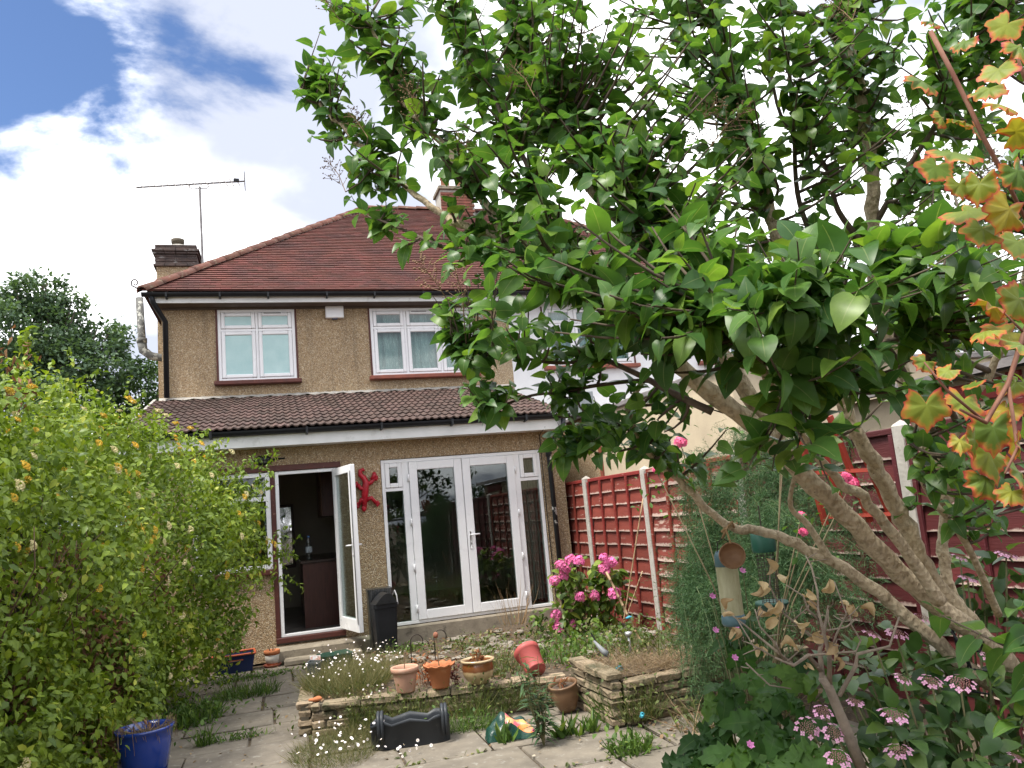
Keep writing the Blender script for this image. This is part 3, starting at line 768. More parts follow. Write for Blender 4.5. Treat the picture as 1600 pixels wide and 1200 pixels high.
# ================================================================== the neighbour's house
wren = M('white_render', (.74, .74, .74), (.66, .66, .67), 3, .85, .3, 60)
beige = M('beige_render', (.52, .44, .31), (.42, .35, .25), 2.5, .9, .3, 45, spots=(.30, .25, .18), spot_scale=2.2, spot_lo=.58, spot_hi=.8)
nb = tag(empty('neighbouring_house'), 'white rendered neighbouring house half hidden behind the lilac', 'house')
w = MB(); wall(4.272, 4.95, 2.0, 5.42, UY, UY+DZ); wall(4.95, 6.75, 2.0, 4.1, UY, UY+DZ); wall(6.75, 8.2, 2.0, 5.42, UY, UY+DZ); wall(4.95, 6.75, 5.325, 5.42, UY, UY+DZ)
wall(8.2, 9.5, 2.0, 4.1, UY, UY+DZ); wall(9.5, 10.2, 2.0, 5.42, UY, UY+DZ); wall(8.2, 9.5, 5.325, 5.42, UY, UY+DZ); w.box(9.95, 10.2, UY+DZ, 10.3, 0, 5.42); w.box(4.272, 9.95, 10.05, 10.3, 0, 5.42)
w.build('upper_wall', wren, nb)
house_keep = house; house = nb
window(4.95, 6.75, 4.16, 5.325, UY-.005, [4.95, 5.55, 6.15, 6.75], 4.97, False, 'upstairs window in the white wall')
window(8.2, 9.5, 4.16, 5.325, UY-.005, [8.2, 8.85, 9.5], 4.97, False, 'further upstairs window in the white wall')
house = house_keep
w = MB(); w.box(4.4, 10.2, 5.0, 5.1, 3.6, 5.4); w.box(4.3, 9.94, 3.06, 5.0, 3.5, 3.6); w.build('interior_wall', inw, nb)
nroof = deck2.build('roof', claytile, nb)
tag(plain_tiles(PARTY, EX1, False, True).build('roof_tiles', claytile, nroof), kind='stuff')
hip_line((EX1, EY0-.02, EZ), (RX1, RY, RZ), nroof); hip_line((RX1+.1, RY, RZ), (PARTY, RY, RZ), nroof, 'ridge_tile', .37)
q = MB(); q.box(PARTY+.003, EX1-.1, EY0+.10, EY0+.125, 5.355, 5.475); q.build('fascia', fasw, nb)
q = MB(); q.extrude_x(gutter(EY0+.035, 5.50, .062), PARTY+.003, EX1); q.build('gutter', blackp, nb)
redbrick = M('red_brick', (.20, .075, .05), (.14, .06, .043), 9, .9, .4, 40, rand=.25)
cc = MB(); cc.box(3.98, 4.78, 6.2, 6.8, 8.2, 9.15); cc = cc.build('chimney', mortar, nb)
bm_ = MB(); bm_.box(-.105, .105, -.02, .02, -.03, .03, .004); bmesh_ = bm_.mesh('brick', redbrick)
for r in range(10):
    for c in range(4):
        xx = 3.98+.1+c*.2+(.0 if r % 2 else -.06)
        inst('brick', bmesh_, cc, Matrix.Translation((min(max(xx, 4.08), 4.68), 6.195, 8.42+r*.07)))
q = MB(); q.box(3.93, 4.83, 6.15, 6.85, 9.152, 9.24, .01); q.build('coping', conc, cc)
q = MB()
for x in (4.18, 4.58):
    q.lathe([(.11, 0), (.10, .28), (.12, .30), (.12, .34), (.09, .34), (.09, .1), (0, .1)], 14, (x, 6.5, 9.24))
q.build('chimney_pots', M('clay_pot', (.30, .14, .08)), cc, True)
# its extension, whose flank shows above the fence
w = MB(); w.box(4.42, 4.6, -.44, 2.795, 0, 2.84); w.build('flank_wall', peb, nb)
w = MB(); w.box(4.40, 9.9, -3.9, -.46, 0, 2.80); w.build('rendered_extension', beige, nb)
w = MB(); w.box(4.35, 9.95, -3.95, -.40, 2.802, 2.87, .01); w.box(4.36, 9.9, -.398, 2.79, 2.842, 2.90, .01); w.build('flat_roof', M('grey_felt', (.24, .22, .22), (.15, .14, .14), 6, .9, .4), nb)
w = MB(); w.box(4.372, 4.398, -.54, -.46, 0, 2.80); w.build('red_trim', quarry, nb)
w = MB(); w.box(4.30, 4.55, -.1, .5, 2.902, 3.22, .01); w.build('grey_upstand', M('grey_cladding', (.22, .24, .25), (.18, .2, .21), 4, .6), nb)
sh = tag(empty('garden_shed', (5.6, -6.0, 0)), 'cream garden shed with red frame beyond the fence', 'shed')
w = MB(); w.box(-.9, 1.2, -1.2, 1.0, 0, 2.22); w.build('wall', beige, sh)
w = MB(); w.add([(-1.05, -1.35, 2.22), (1.3, -1.35, 2.5), (1.3, 1.15, 2.5), (-1.05, 1.15, 2.22), (-1.05, -1.35, 2.28), (1.3, -1.35, 2.56), (1.3, 1.15, 2.56), (-1.05, 1.15, 2.28)], [(3, 2, 1, 0), (4, 5, 6, 7), (0, 1, 5, 4), (1, 2, 6, 5), (2, 3, 7, 6), (3, 0, 4, 7)])
fr_ = M('red_fence_paint', (.22, .030, .020), (.15, .022, .017), 5, .65, .3, 40, spots=(.40, .22, .18), spot_scale=12, spot_lo=.62, spot_hi=.70, stretch=(1, .35, 2.5), rand=.18)
w.build('roof', M('grey_felt', (.2, .2, .2)), sh)
w = MB(); w.box(-.93, -.902, -.75, -.65, 0, 2.2); w.box(-.93, -.902, .2, .3, 0, 2.2); w.box(-.93, -.902, -.65, .2, 2.05, 2.18); w.build('frame', fr_, sh)

# ================================================================== fence along the boundary
fn = tag(empty('fence', (4.09, 0, 0)), 'red overlapped timber fence with pale concrete posts', 'fence')
cpost = M('concrete_post', (.44, .42, .38), (.33, .31, .28), 9, .95, .5, 40, spots=(.22, .21, .17), spot_scale=14, spot_lo=.6, spot_hi=.72)
PY = [-.66, -2.42, -4.36, -6.30, -8.22, -10.14]
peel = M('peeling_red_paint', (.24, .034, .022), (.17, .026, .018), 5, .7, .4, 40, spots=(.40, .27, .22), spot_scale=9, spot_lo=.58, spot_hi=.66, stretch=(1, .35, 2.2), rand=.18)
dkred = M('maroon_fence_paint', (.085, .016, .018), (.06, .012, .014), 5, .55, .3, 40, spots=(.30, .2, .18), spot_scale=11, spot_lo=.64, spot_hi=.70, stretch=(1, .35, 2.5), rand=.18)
def board_paint(name):
    """red fence paint, worn back to pale wood along the lower edge of each board and in flakes"""
    if name in MATS:
        return MATS[name]
    c, c2, lo, ew = {'worn_red_boards': ((.20, .043, .030), (.135, .030, .022), .64, .012), 'peeling_red_boards': ((.20, .046, .033), (.135, .032, .024), .56, .03), 'maroon_boards': ((.095, .018, .018), (.065, .013, .014), .68, .008)}[name]
    m, t, p, o = newmat(name); P = pos(t, (1, .4, 2.)); col = mixc(t, maprange(t, noise(t, P, 5), .3, .7), c, c2)
    col = mixc(t, maprange(t, noise(t, P, 9, 6, .65), lo, lo+.07), col, (.40, .28, .23))
    s_ = nd(t, 'ShaderNodeSeparateXYZ'); t.links.new(nd(t, 'ShaderNodeTexCoord').outputs['Object'], s_.inputs[0])
    k = nd(t, 'ShaderNodeMath', operation='MULTIPLY_ADD'); t.links.new(noise(t, pos(t), 14, 5, .7), k.inputs[0]); k.inputs[1].default_value = -.07; t.links.new(s_.outputs[2], k.inputs[2])
    col = mixc(t, maprange(t, k.outputs[0], ew-.040, ew-.026, .8, 0.), col, (.46, .36, .31))
    h = nd(t, 'ShaderNodeHueSaturation'); t.links.new(col, h.inputs['Color']); t.links.new(maprange(t, nd(t, 'ShaderNodeObjectInfo').outputs['Random'], 0, 1, .8, 1.2), h.inputs['Value'])
    t.links.new(h.outputs[0], p.inputs['Base Color']); p.inputs['Roughness'].default_value = .65; p.inputs['Specular IOR Level'].default_value = .3
    b = nd(t, 'ShaderNodeBump'); b.inputs['Strength'].default_value = .4; b.inputs['Distance'].default_value = .01; t.links.new(noise(t, pos(t, (1, .15, 3)), 40, 4), b.inputs['Height']); t.links.new(b.outputs[0], p.inputs['Normal'])
    MATS[name] = m; return m
def board_mesh(ln, h, seed):
    r_ = random.Random(seed); m = MB(); n = 9
    for i in range(n+1):
        t = i/n; yy = -ln/2+ln*t; a = r_.uniform(-.005, .005)
        m.v += [(-.034+r_.uniform(-.006, .006), yy, a), (-.004, yy, h), (.006, yy, h), (-.020, yy, a)]
    for i in range(n):
        for j in range(4):
            m.face((4*i+j, 4*i+4+j, 4*i+4+(j+1) % 4, 4*i+(j+1) % 4))
    return m
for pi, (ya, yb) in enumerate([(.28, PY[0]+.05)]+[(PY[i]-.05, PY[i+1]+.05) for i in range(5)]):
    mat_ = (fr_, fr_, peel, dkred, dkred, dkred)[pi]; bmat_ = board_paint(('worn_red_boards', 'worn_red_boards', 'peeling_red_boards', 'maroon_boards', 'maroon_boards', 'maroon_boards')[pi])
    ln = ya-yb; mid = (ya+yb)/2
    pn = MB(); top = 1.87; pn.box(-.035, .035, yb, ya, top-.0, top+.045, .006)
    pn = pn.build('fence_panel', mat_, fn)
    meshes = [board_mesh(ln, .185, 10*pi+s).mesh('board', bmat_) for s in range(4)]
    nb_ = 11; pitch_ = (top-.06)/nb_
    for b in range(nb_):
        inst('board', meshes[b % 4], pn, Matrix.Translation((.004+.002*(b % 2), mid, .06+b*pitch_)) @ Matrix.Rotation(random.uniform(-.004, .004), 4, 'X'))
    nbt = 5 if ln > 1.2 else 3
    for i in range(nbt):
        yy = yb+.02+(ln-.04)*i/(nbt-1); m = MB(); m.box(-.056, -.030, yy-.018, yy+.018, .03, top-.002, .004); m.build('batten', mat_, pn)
for i, yy in enumerate(PY):
    m = MB(); m.box(-.055, .05, -.045, .045, 0, 1.93, .012)
    m.add([(-.043, -.033, 1.93), (.038, -.033, 1.93), (.038, .033, 1.93), (-.043, .033, 1.93), (0, 0, 1.96)], [(0, 1, 4), (1, 2, 4), (2, 3, 4), (3, 0, 4)])
    m.build('post', cpost, fn, loc=(-.02, yy, 0), rot=(random.uniform(-.012, .012), random.uniform(-.01, .01), 0))
# red slatted trellis leaning on it behind the lilac
tr_ = tag(empty('trellis', (3.98, -5.6, 0)), 'bright red slatted trellis on the fence behind the lilac trunks', 'trellis')
brred = M('bright_red_paint', (.30, .035, .018), (.22, .03, .018), 6, .6); TO = Vector(tr_.location)
for (a_, b_) in (((1268, 650, 4.7), (1325, 820, 4.7)), ((1296, 650, 4.65), (1360, 815, 4.65)), ((1322, 645, 4.6), (1396, 815, 4.6)), ((1244, 660, 4.75), (1290, 820, 4.75))):
    m = MB(); m.tube([at(*a_)-TO, at(*b_)-TO], .021, 4); m.build('slat', brred, tr_)
for y_ in (668, 737, 806):
    m = MB(); m.tube([at(1246+(y_-650)*.3, y_+2, 4.77)-TO, at(1330+(y_-650)*.42, y_-3, 4.56)-TO], .016, 4); m.build('rail', brred, tr_)

# ================================================================== raised beds
stone = M('walling_stone', (.30, .235, .155), (.17, .135, .09), 11, .95, 1., 45, spots=(.075, .075, .04), spot_scale=7, spot_lo=.52, spot_hi=.66, rand=.28)
def course_wall(parent, p, q_, nrow, h, seed, thick=.10, cop=True):
    """stone blocks laid course by course from p to q, each its own piece"""
    r_ = random.Random(seed); p, q_ = Vector(p), Vector(q_); d = q_-p; L_ = d.length; a = math.atan2(d.y, d.x)
    for r in range(nrow):
        x = 0. if r % 2 == 0 else -.11; last = r == nrow-1
        while x < L_-.02:
            w_ = r_.choice((.19, .22, .26, .30)); x0, x1 = max(x, 0), min(x+w_, L_)
            if L_-x1 < .08:
                x1 = L_
            m = MB(); t = thick/2+(.015 if last and cop else 0)+r_.uniform(-.006, .008)
            m.box(x0+.005, x1-.005, -t, t, r*h+.004, r*h+h-.005, .011)
            for i, v in enumerate(m.v):
                m.v[i] = (v[0]+r_.uniform(-.007, .007), v[1]+r_.uniform(-.010, .010), v[2]+r_.uniform(-.006, .006))
            m.build('stone_block', stone, parent, loc=(p.x, p.y, p.z), rot=(0, 0, a)); x = x1
    m = MB(); m.box(.01, L_-.01, -thick/2+.02, thick/2-.02, 0, nrow*h-.012); m.build('mortar_core', M('bed_mortar', (.12, .10, .075), (.08, .07, .05), 10, .95), parent, loc=(p.x, p.y, p.z), rot=(0, 0, a))
BH = .063
rb = tag(empty('raised_bed'), 'low stone block raised bed in front of the french doors', 'raised bed')
course_wall(rb, (.20, -3.95, 0), (2.20, -4.30, 0), 4, BH, 1)
course_wall(rb, (.24, -2.95, 0), (.15, -3.89, 0), 4, BH, 2)
def soil_patch(name, quad, z, n=14, amp=.03, parent=None, seed=1, mat=None, slope=(0, 0)):
    r_ = random.Random(seed); a, b, c, d = [Vector((x, y, 0)) for x, y in quad]; m = MB()
    for j in range(n+1):
        for i in range(n+1):
            u, v = i/n, j/n; p = (a*(1-u)+b*u)*(1-v)+(d*(1-u)+c*u)*v
            ed = min(u, 1-u, v, 1-v)*4; m.v.append((p.x, p.y, z+slope[0]*(1-v)**2+slope[1]*v*v+(r_.uniform(-amp, amp)+.02)*min(1, ed)))
    for j in range(n):
        for i in range(n):
            k_ = j*(n+1)+i; m.face((k_, k_+1, k_+n+2, k_+n+1))
    return m.build(name, mat or soil, parent, True)
litter = M('leaf_litter_soil', (.05, .036, .025), (.10, .074, .048), 16, .95, .9, 30, spots=(.20, .15, .095), spot_scale=30, spot_lo=.57, spot_hi=.63)
soil_patch('soil', [(.20, -3.92), (2.42, -4.27), (2.52, -3.0), (.24, -2.95)], .20, parent=rb, seed=3, mat=litter)
soil_patch('soil', [(.24, -2.97), (2.55, -3.02), (2.95, -.15), (.95, -.15)], .02, parent=rb, seed=4, mat=litter, amp=.02, slope=(.18, .0))
rb2 = tag(empty('raised_bed'), 'crumbling stone block bed covered in straw beside the asparagus fern', 'raised bed')
course_wall(rb2, (2.28, -4.36, 0), (2.28, -5.14, 0), 6, BH, 5)
course_wall(rb2, (2.34, -5.12, 0), (4.02, -4.97, 0), 5, BH, 6)
soil_patch('soil', [(2.30, -5.08), (3.97, -4.95), (3.97, -.15), (2.65, -.15)], .06, parent=rb2, seed=5, mat=litter, slope=(.26, 0), n=30, amp=.035)
# ================================================================== pots and bits and pieces
random.seed(9)
dirt = M('potting_soil', (.05, .035, .025), (.09, .065, .045), 30, .95, .9, 60)
def pot(name, prof, loc, mat, label, cat='plant pot', n=24, soilz=None, rim=None, rot=(0, 0, 0), wob=None, sc=1.):
    e = tag(empty(name, loc), label, cat); e.rotation_euler = rot
    m = MB(); m.lathe([(r*sc, z*sc) for r, z in prof], n, wob=wob); m.build('body', mat, e, True)
    if soilz:
        m = MB(); r_, z = soilz; m.lathe([(r_*sc, z*sc), (r_*.6*sc, z*sc+.008), (0, z*sc+.004)], 16); m.build('soil', dirt, e, True)
    return e
pinkt = M('pale_terracotta', (.52, .29, .20), (.44, .25, .175), 5, .85, .15, 50, spots=(.56, .40, .31), spot_scale=8, spot_lo=.55, spot_hi=.75)
orng = M('orange_terracotta', (.46, .16, .062), (.37, .13, .055), 6, .8, .15, 50, spots=(.52, .26, .14), spot_scale=9, spot_lo=.6, spot_hi=.8)
zt = .255
P1 = pot('terracotta_pot', [(0, .0), (.074, 0), (.078, .01), (.103, .155), (.104, .16), (.118, .165), (.121, .20), (.114, .207), (.100, .20), (.096, .165)], (.925, -4.10, zt), pinkt, 'pale pink terracotta pot on the stone bed wall', soilz=(.097, .17), sc=.93)
def scal(i, r, z, t):
    return (r+(.005*math.cos(11*t) if i in (5, 6) else 0), z+(.006*math.cos(11*t) if i in (5, 6) else 0))
P2 = pot('terracotta_pot', [(0, .0), (.068, 0), (.072, .01), (.10, .155), (.105, .16), (.132, .186), (.129, .193), (.105, .178), (.095, .15)], (1.195, -4.15, zt), orng, 'orange terracotta pot with scalloped rim on the stone bed wall', soilz=(.097, .152), n=60, wob=scal, sc=.95)
def glaze_mat():
    m, t, p, o = newmat('two_tone_glaze'); tc_ = nd(t, 'ShaderNodeTexCoord'); s_ = nd(t, 'ShaderNodeSeparateXYZ'); t.links.new(tc_.outputs['Object'], s_.inputs[0])
    nz = nd(t, 'ShaderNodeMath', operation='MULTIPLY_ADD'); t.links.new(noise(t, tc_.outputs['Object'], 12, 3), nz.inputs[0]); nz.inputs[1].default_value = .03; t.links.new(s_.outputs[2], nz.inputs[2])
    r = nd(t, 'ShaderNodeValToRGB'); t.links.new(maprange(t, nz.outputs[0], 0, .2), r.inputs[0]); e = r.color_ramp.elements
    e[0].color = (.36, .26, .14, 1); e[0].position = .0; e[1].color = (.45, .33, .18, 1); e[1].position = .54
    for p_, c_ in ((.60, (.14, .05, .018, 1)), (.90, (.20, .075, .022, 1)), (.96, (.45, .34, .2, 1))):
        q_ = e.new(p_); q_.color = c_
    t.links.new(r.outputs[0], p.inputs['Base Color']); p.inputs['Roughness'].default_value = .22; p.inputs['Coat Weight'].default_value = .4; MATS['two_tone_glaze'] = m; return m
P3 = pot('glazed_bowl', [(0, 0), (.075, 0), (.082, .008), (.118, .06), (.130, .11), (.124, .155), (.122, .162), (.138, .172), (.138, .184), (.125, .186), (.115, .165), (.118, .13)], (1.50, -4.20, zt), glaze_mat(), 'brown and cream glazed bowl planter on the stone bed wall', soilz=(.116, .15))
redpl = M('faded_red_plastic', (.40, .085, .075), (.33, .07, .065), 5, .5, spots=(.45, .16, .14), spot_scale=6, spot_lo=.58, spot_hi=.8)
P4 = pot('plastic_pot', [(0, 0), (.085, 0), (.088, .008), (.105, .19), (.112, .192), (.118, .235), (.112, .24), (.104, .195), (.08, .02), (0, .02)], (1.93, -4.18, .34), redpl, 'faded red plastic pot lying tipped over on the bed', rot=(math.radians(62), math.radians(10), math.radians(14)), sc=.95)
P4.location = (1.965, -4.28, .29); P4.rotation_euler = (math.radians(-52), math.radians(-8), 0)
glz = M('brown_glaze', (.19, .105, .055), (.12, .07, .04), 7, .35, .1, 30, spots=(.30, .21, .12), spot_scale=9, spot_lo=.55, spot_hi=.7)
P5 = pot('glazed_pot', [(0, 0), (.065, 0), (.07, .01), (.105, .09), (.115, .15), (.108, .185), (.118, .20), (.118, .21), (.105, .212), (.095, .19), (.10, .15)], (2.12, -4.52, .02), glz, 'squat brown glazed pot tilted between the two stone beds', soilz=(.097, .178), rot=(math.radians(6), math.radians(-10), 0), sc=1.0)
# small pot with pale band by the step
P6 = pot('terracotta_pot', [(0, .02), (.06, .02), (.066, .03), (.083, .15), (.092, .152), (.096, .19), (.09, .195), (.08, .19), (.076, .155)], (-.115, -.36, .0), orng, 'small terracotta pot with pale band on a saucer beside the step', soilz=(.078, .165))
m = MB(); m.lathe([(.0695, .045), (.0745, .047), (.0845, .138), (.0815, .14)], 24); m.build('band', M('pale_band', (.50, .47, .42), (.40, .37, .33), 12, .8), P6, True)
m = MB(); m.lathe([(0, .004), (.09, .004), (.11, .03), (.105, .032), (.087, .016), (0, .016)], 24); m.build('saucer', quarry, P6, True)
m = MB()
for i in range(5):
    a = i*1.3; m.tube([(.02*math.cos(a), .02*math.sin(a), .165), (.045*math.cos(a), .045*math.sin(a), .22+.02*(i % 2))], [.006, .003], 5)
m.build('dead_stem', M('dead_stalk', (.12, .07, .04), (.18, .11, .06), 30, .9), P6)
# dead and dry plants inside the pots
dryleaf = leafmat('dry_brown_leaf', (.17, .06, .025), (.30, .13, .055), (.40, .24, .11), .3, .8, tcol=(1.1, .9, .6))
stalk = M('dry_stalk', (.15, .10, .06), (.24, .17, .10), 30, .9)
def dry_plant(parent, c, n, h, r, seed, stems=5):
    rg = np.random.default_rng(seed); m = MB()
    for i in range(stems):
        a = rg.uniform(0, 6.28); m.tube([(c[0], c[1], c[2]), (c[0]+.4*r*math.cos(a), c[1]+.4*r*math.sin(a), c[2]+h*.6), (c[0]+r*math.cos(a)*.8, c[1]+r*.8*math.sin(a), c[2]+h*rg.uniform(.7, 1.1))], [.004, .003, .002], 4)
    m.build('stem', stalk, parent)
    P = rg.normal(0, 1, (n, 3))*np.array([r*.5, r*.5, h*.28])+np.array([c[0], c[1], c[2]+h*.6])
    d = rg.normal(0, 1, (n, 3)); d[:, 2] -= .8
    leaves('dry_leaves', leaf_tpl([0, .35, .7, 1], [(.02, .02), (.3, .35), (.2, .7)], .7, .8), frames_np(d, rg.normal(0, 1, (n, 3))), P, rg.uniform(.03, .06, n), dryleaf, parent)
dry_plant(P3, (.0, 0, .16), 22, .10, .07, 3); dry_plant(P5, (0, 0, .18), 10, .07, .05, 4)
m = MB(); m.tube([(0, 0, .17), (.005, 0, .30)], .004, 5); m.tube([(.005, 0, .28), (.01, .0, .295)], .006, 5); m.build('dead_stem', stalk, P1)
m = MB(); m.tube([(0, 0, .15), (-.01, 0, .36), (-.008, 0, .40)], [.005, .004, .003], 5); m.build('dead_stem', stalk, P2)
m = MB(); ell(m, -.01, 0, .405, .022, .022, .026, 8, 5); m.build('seed_head', dryleaf if False else M('dry_flower', (.30, .13, .08), (.2, .08, .05), 50, .9, .6), P2, True)
# swing bin and the steel bin behind it
bn = tag(empty('swing_bin', (1.20, -.80, 0), math.radians(6)), 'tall black plastic swing bin standing by the french doors', 'bin')
def taper_box(m, w0, d0, w1, d1, z0, z1, c=.03):
    rings = []
    for (w_, d_, z) in ((w0, d0, z0), (w1, d1, z1)):
        k = len(m.v); pts = []
        for sx, sy in ((-1, -1), (1, -1), (1, 1), (-1, 1)):
            for a in range(4):
                ang_ = math.atan2(sy, sx)-math.pi/4+math.pi/2*a/3
                pts.append((sx*(w_/2-c)+c*math.cos(ang_), sy*(d_/2-c)+c*math.sin(ang_), z))
        m.v += pts; rings.append((k, len(pts)))
    (a, n_), (b, _) = rings
    for i in range(n_):
        m.face((a+i, a+(i+1) % n_, b+(i+1) % n_, b+i))
    m.face([a+i for i in range(n_)][::-1]); m.face([b+i for i in range(n_)]); return m
m = MB(); taper_box(m, .23, .20, .285, .25, 0, .60); m.build('body', blackp, bn)
m = MB(); taper_box(m, .30, .265, .30, .265, .575, .625, .035); m.build('rim', blackp, bn)
m = MB(); n_ = 12
prof = [(-.13+.26*i/n_, .625+.12*math.sin(math.pi*(i/n_)**.8)) for i in range(n_+1)]
k = len(prof)
m.v += [(-.147, y_, z_) for y_, z_ in prof]+[(.147, y_, z_) for y_, z_ in prof]
for i in range(n_):
    m.face((i, k+i, k+i+1, i+1))
m.face(list(range(k))); m.face([k+i for i in range(k)][::-1]); m.build('swing_lid', M('dark_grey_plastic', (.016, .017, .019), (.012, .013, .015), 5, .35), bn, False, rot=(0, 0, math.radians(90)))
m = MB(); m.tube([(.150, -.10, .60), (.152, -.06, .70), (.150, .02, .755), (.146, .10, .70)], .008, 6); m.build('hinge_arm', M('grey_trim', (.3, .3, .31)), bn)
sb = tag(empty('steel_bin', (1.20, -.42, 0), 0), 'rectangular brushed steel bin tucked behind the black bin', 'bin')
stl = M('brushed_steel', (.16, .165, .17), (.10, .105, .11), 3, .3, metal=.9, stretch=(14, 14, .6))
m = MB(); taper_box(m, .28, .22, .30, .24, 0, .74, .02); m.build('body', stl, sb)
m = MB(); taper_box(m, .31, .25, .31, .25, .741, .775, .02); m.build('rim', stl, sb)
# blue storage box near the wall
bx = tag(empty('storage_box', (-.55, -.33, 0), math.radians(4)), 'dark blue plastic storage box with orange rim below the kitchen window', 'box')
bluep = M('dark_blue_plastic', (.010, .022, .085), (.008, .017, .06), 5, .45)
m = MB(); taper_box(m, .40, .26, .47, .33, 0, .20); m.f.pop(); m.mi.pop(); m.fv.pop(); m.build('body', bluep, bx)
m = MB()
for a, b in (((-.24, -.17), (.24, -.17)), ((.24, -.17), (.24, .17)), ((.24, .17), (-.24, .17)), ((-.24, .17), (-.24, -.17))):
    m.tube([(a[0], a[1], .205), (b[0], b[1], .205)], .012, 6)
m.build('rim', M('orange_plastic', (.45, .09, .03), (.35, .07, .03), 8, .5), bx)
m = MB(); m.box(-.09, .10, -.163, -.1575, .135, .152); m.build('printed_strip', M('orange_plastic', (.45, .09, .03)), bx)
m = MB(); m.lathe([(.20, .14), (.1, .15), (0, .145)], 14); m.build('soil', dirt, bx)
# big blue pot under the honeysuckle
P7 = pot('glazed_pot', [(0, 0), (.16, 0), (.17, .01), (.215, .33), (.222, .40), (.235, .41), (.235, .43), (.215, .43), (.205, .36), (.2, .3)], (-.93, -4.36, 0), M('cobalt_glaze', (.008, .045, .30), (.006, .03, .20), 4, .15, spec=.6, coat=.5), 'large cobalt blue pot under the honeysuckle', soilz=(.205, .37), n=30, sc=.82)
m = MB(); rg = random.Random(2)
for i in range(60):
    a = rg.uniform(0, 6.28); r0 = rg.uniform(.05, .2); r1 = rg.uniform(.2, .27)
    m.tube([(r0*math.cos(a), r0*math.sin(a), .38), (r1*math.cos(a+.2), r1*math.sin(a+.2), .455+rg.uniform(-.02, .03)), (r1*1.04*math.cos(a+.3), r1*1.04*math.sin(a+.3), rg.uniform(.25, .42))], [.003, .0025, .0015], 3)
m.v = [(a_*.82, b_*.82, c_*.82) for a_, b_, c_ in m.v]
m.build('dead_stems', stalk, P7)
# dark trough planter with carrying loops
tp = tag(empty('trough_planter', (.865, -4.62, 0), math.radians(-9)), 'empty dark grey trough planter with two loop handles on the paving', 'planter')
slate = M('slate_grey_plastic', (.022, .026, .032), (.03, .035, .042), 6, .5, spots=(.07, .075, .08), spot_scale=10, spot_lo=.62, spot_hi=.75)
m = MB(); n_ = 36; rings = [(.80, 0), (.84, .01), (.98, .16), (1.04, .162), (1.05, .182), (.99, .184), (.94, .155), (.80, .03)]
for (s_, z) in rings:
    for i in range(n_):
        t = 2*math.pi*i/n_; cx_ = math.copysign(abs(math.cos(t))**.45, math.cos(t)); sy_ = math.copysign(abs(math.sin(t))**.6, math.sin(t))
        dip = .018*math.cos(cx_*9)*(z/.18); lobes = 1+.05*math.cos(cx_*9.4)
        m.v.append((.285*cx_*(.93+.07*s_), .105*sy_*s_*lobes, z+dip*(1 if z > .1 else 0)))
for j in range(len(rings)-1):
    for i in range(n_):
        m.face((j*n_+i, j*n_+(i+1) % n_, (j+1)*n_+(i+1) % n_, (j+1)*n_+i))
m.face([i for i in range(n_)][::-1]); m.build('body', slate, tp, True)
for x in (-.21, .245):
    m = MB()
    for dx in (-.012, .012):
        m.tube([(x+dx, -.112, .06), (x+dx, -.115, .20), (x+dx, -.09, .238), (x+dx, -.03, .25), (x+dx, .03, .238), (x+dx, .05, .19)], [.013, .014, .014, .013, .012, .012], 7)
    m.build('handle', slate, tp, True)
m = MB(); m.add([(.27*math.cos(t)*.9, .085*math.sin(t), .10+.01*math.sin(5*t)) for t in [i*math.pi/9 for i in range(18)]], [tuple(range(18))]); m.build('soil', dirt, tp)
# compost sack with a printed flower picture
ck = tag(empty('compost_sack', (1.545, -4.86, 0), math.radians(-12)), 'crumpled dark green compost sack with flower print on the paving', 'sack')
m = MB(); n_, mm = 20, 12; rg = random.Random(6)
for j in range(mm+1):
    for i in range(n_+1):
        u, v = i/n_, j/mm; x_ = -.18+.36*u; y_ = -.13+.26*v; ed = math.sin(math.pi*u)**.5*math.sin(math.pi*v)**.5
        m.v.append((x_+rg.uniform(-.008, .008), y_+rg.uniform(-.008, .008), max(.004, ed*(.17-.09*u+.025*math.sin(u*13+v*6)+.02*math.sin(v*17-u*5)))))
for j in range(mm):
    for i in range(n_):
        k_ = j*(n_+1)+i
        m.cur = 1 if (.38 < i/n_ < .97 and .10 < j/mm < .55) else 0
        m.face((k_, k_+1, k_+n_+2, k_+n_+1))
sackm = M('green_sack_plastic', (.008, .035, .026), (.012, .05, .036), 12, .28, .4, 30)
pm_, t_, p_, o_ = newmat('flower_print'); P_ = pos(t_)
cv = nd(t_, 'ShaderNodeTexVoronoi'); cv.inputs['Scale'].default_value = 24; t_.links.new(P_, cv.inputs['Vector'])
rp = nd(t_, 'ShaderNodeValToRGB'); sp_ = nd(t_, 'ShaderNodeSeparateColor'); t_.links.new(cv.outputs['Color'], sp_.inputs[0]); t_.links.new(sp_.outputs[0], rp.inputs[0])
rp.color_ramp.elements[0].color = (.65, .22, .03, 1); rp.color_ramp.elements[1].color = (.62, .10, .22, 1); e_ = rp.color_ramp.elements.new(.5); e_.color = (.75, .30, .22, 1); e_ = rp.color_ramp.elements.new(.75); e_.color = (.65, .35, .10, 1)
t_.links.new(rp.outputs[0], p_.inputs['Base Color']); p_.inputs['Roughness'].default_value = .35
m.build('body', [sackm, pm_], ck, True)
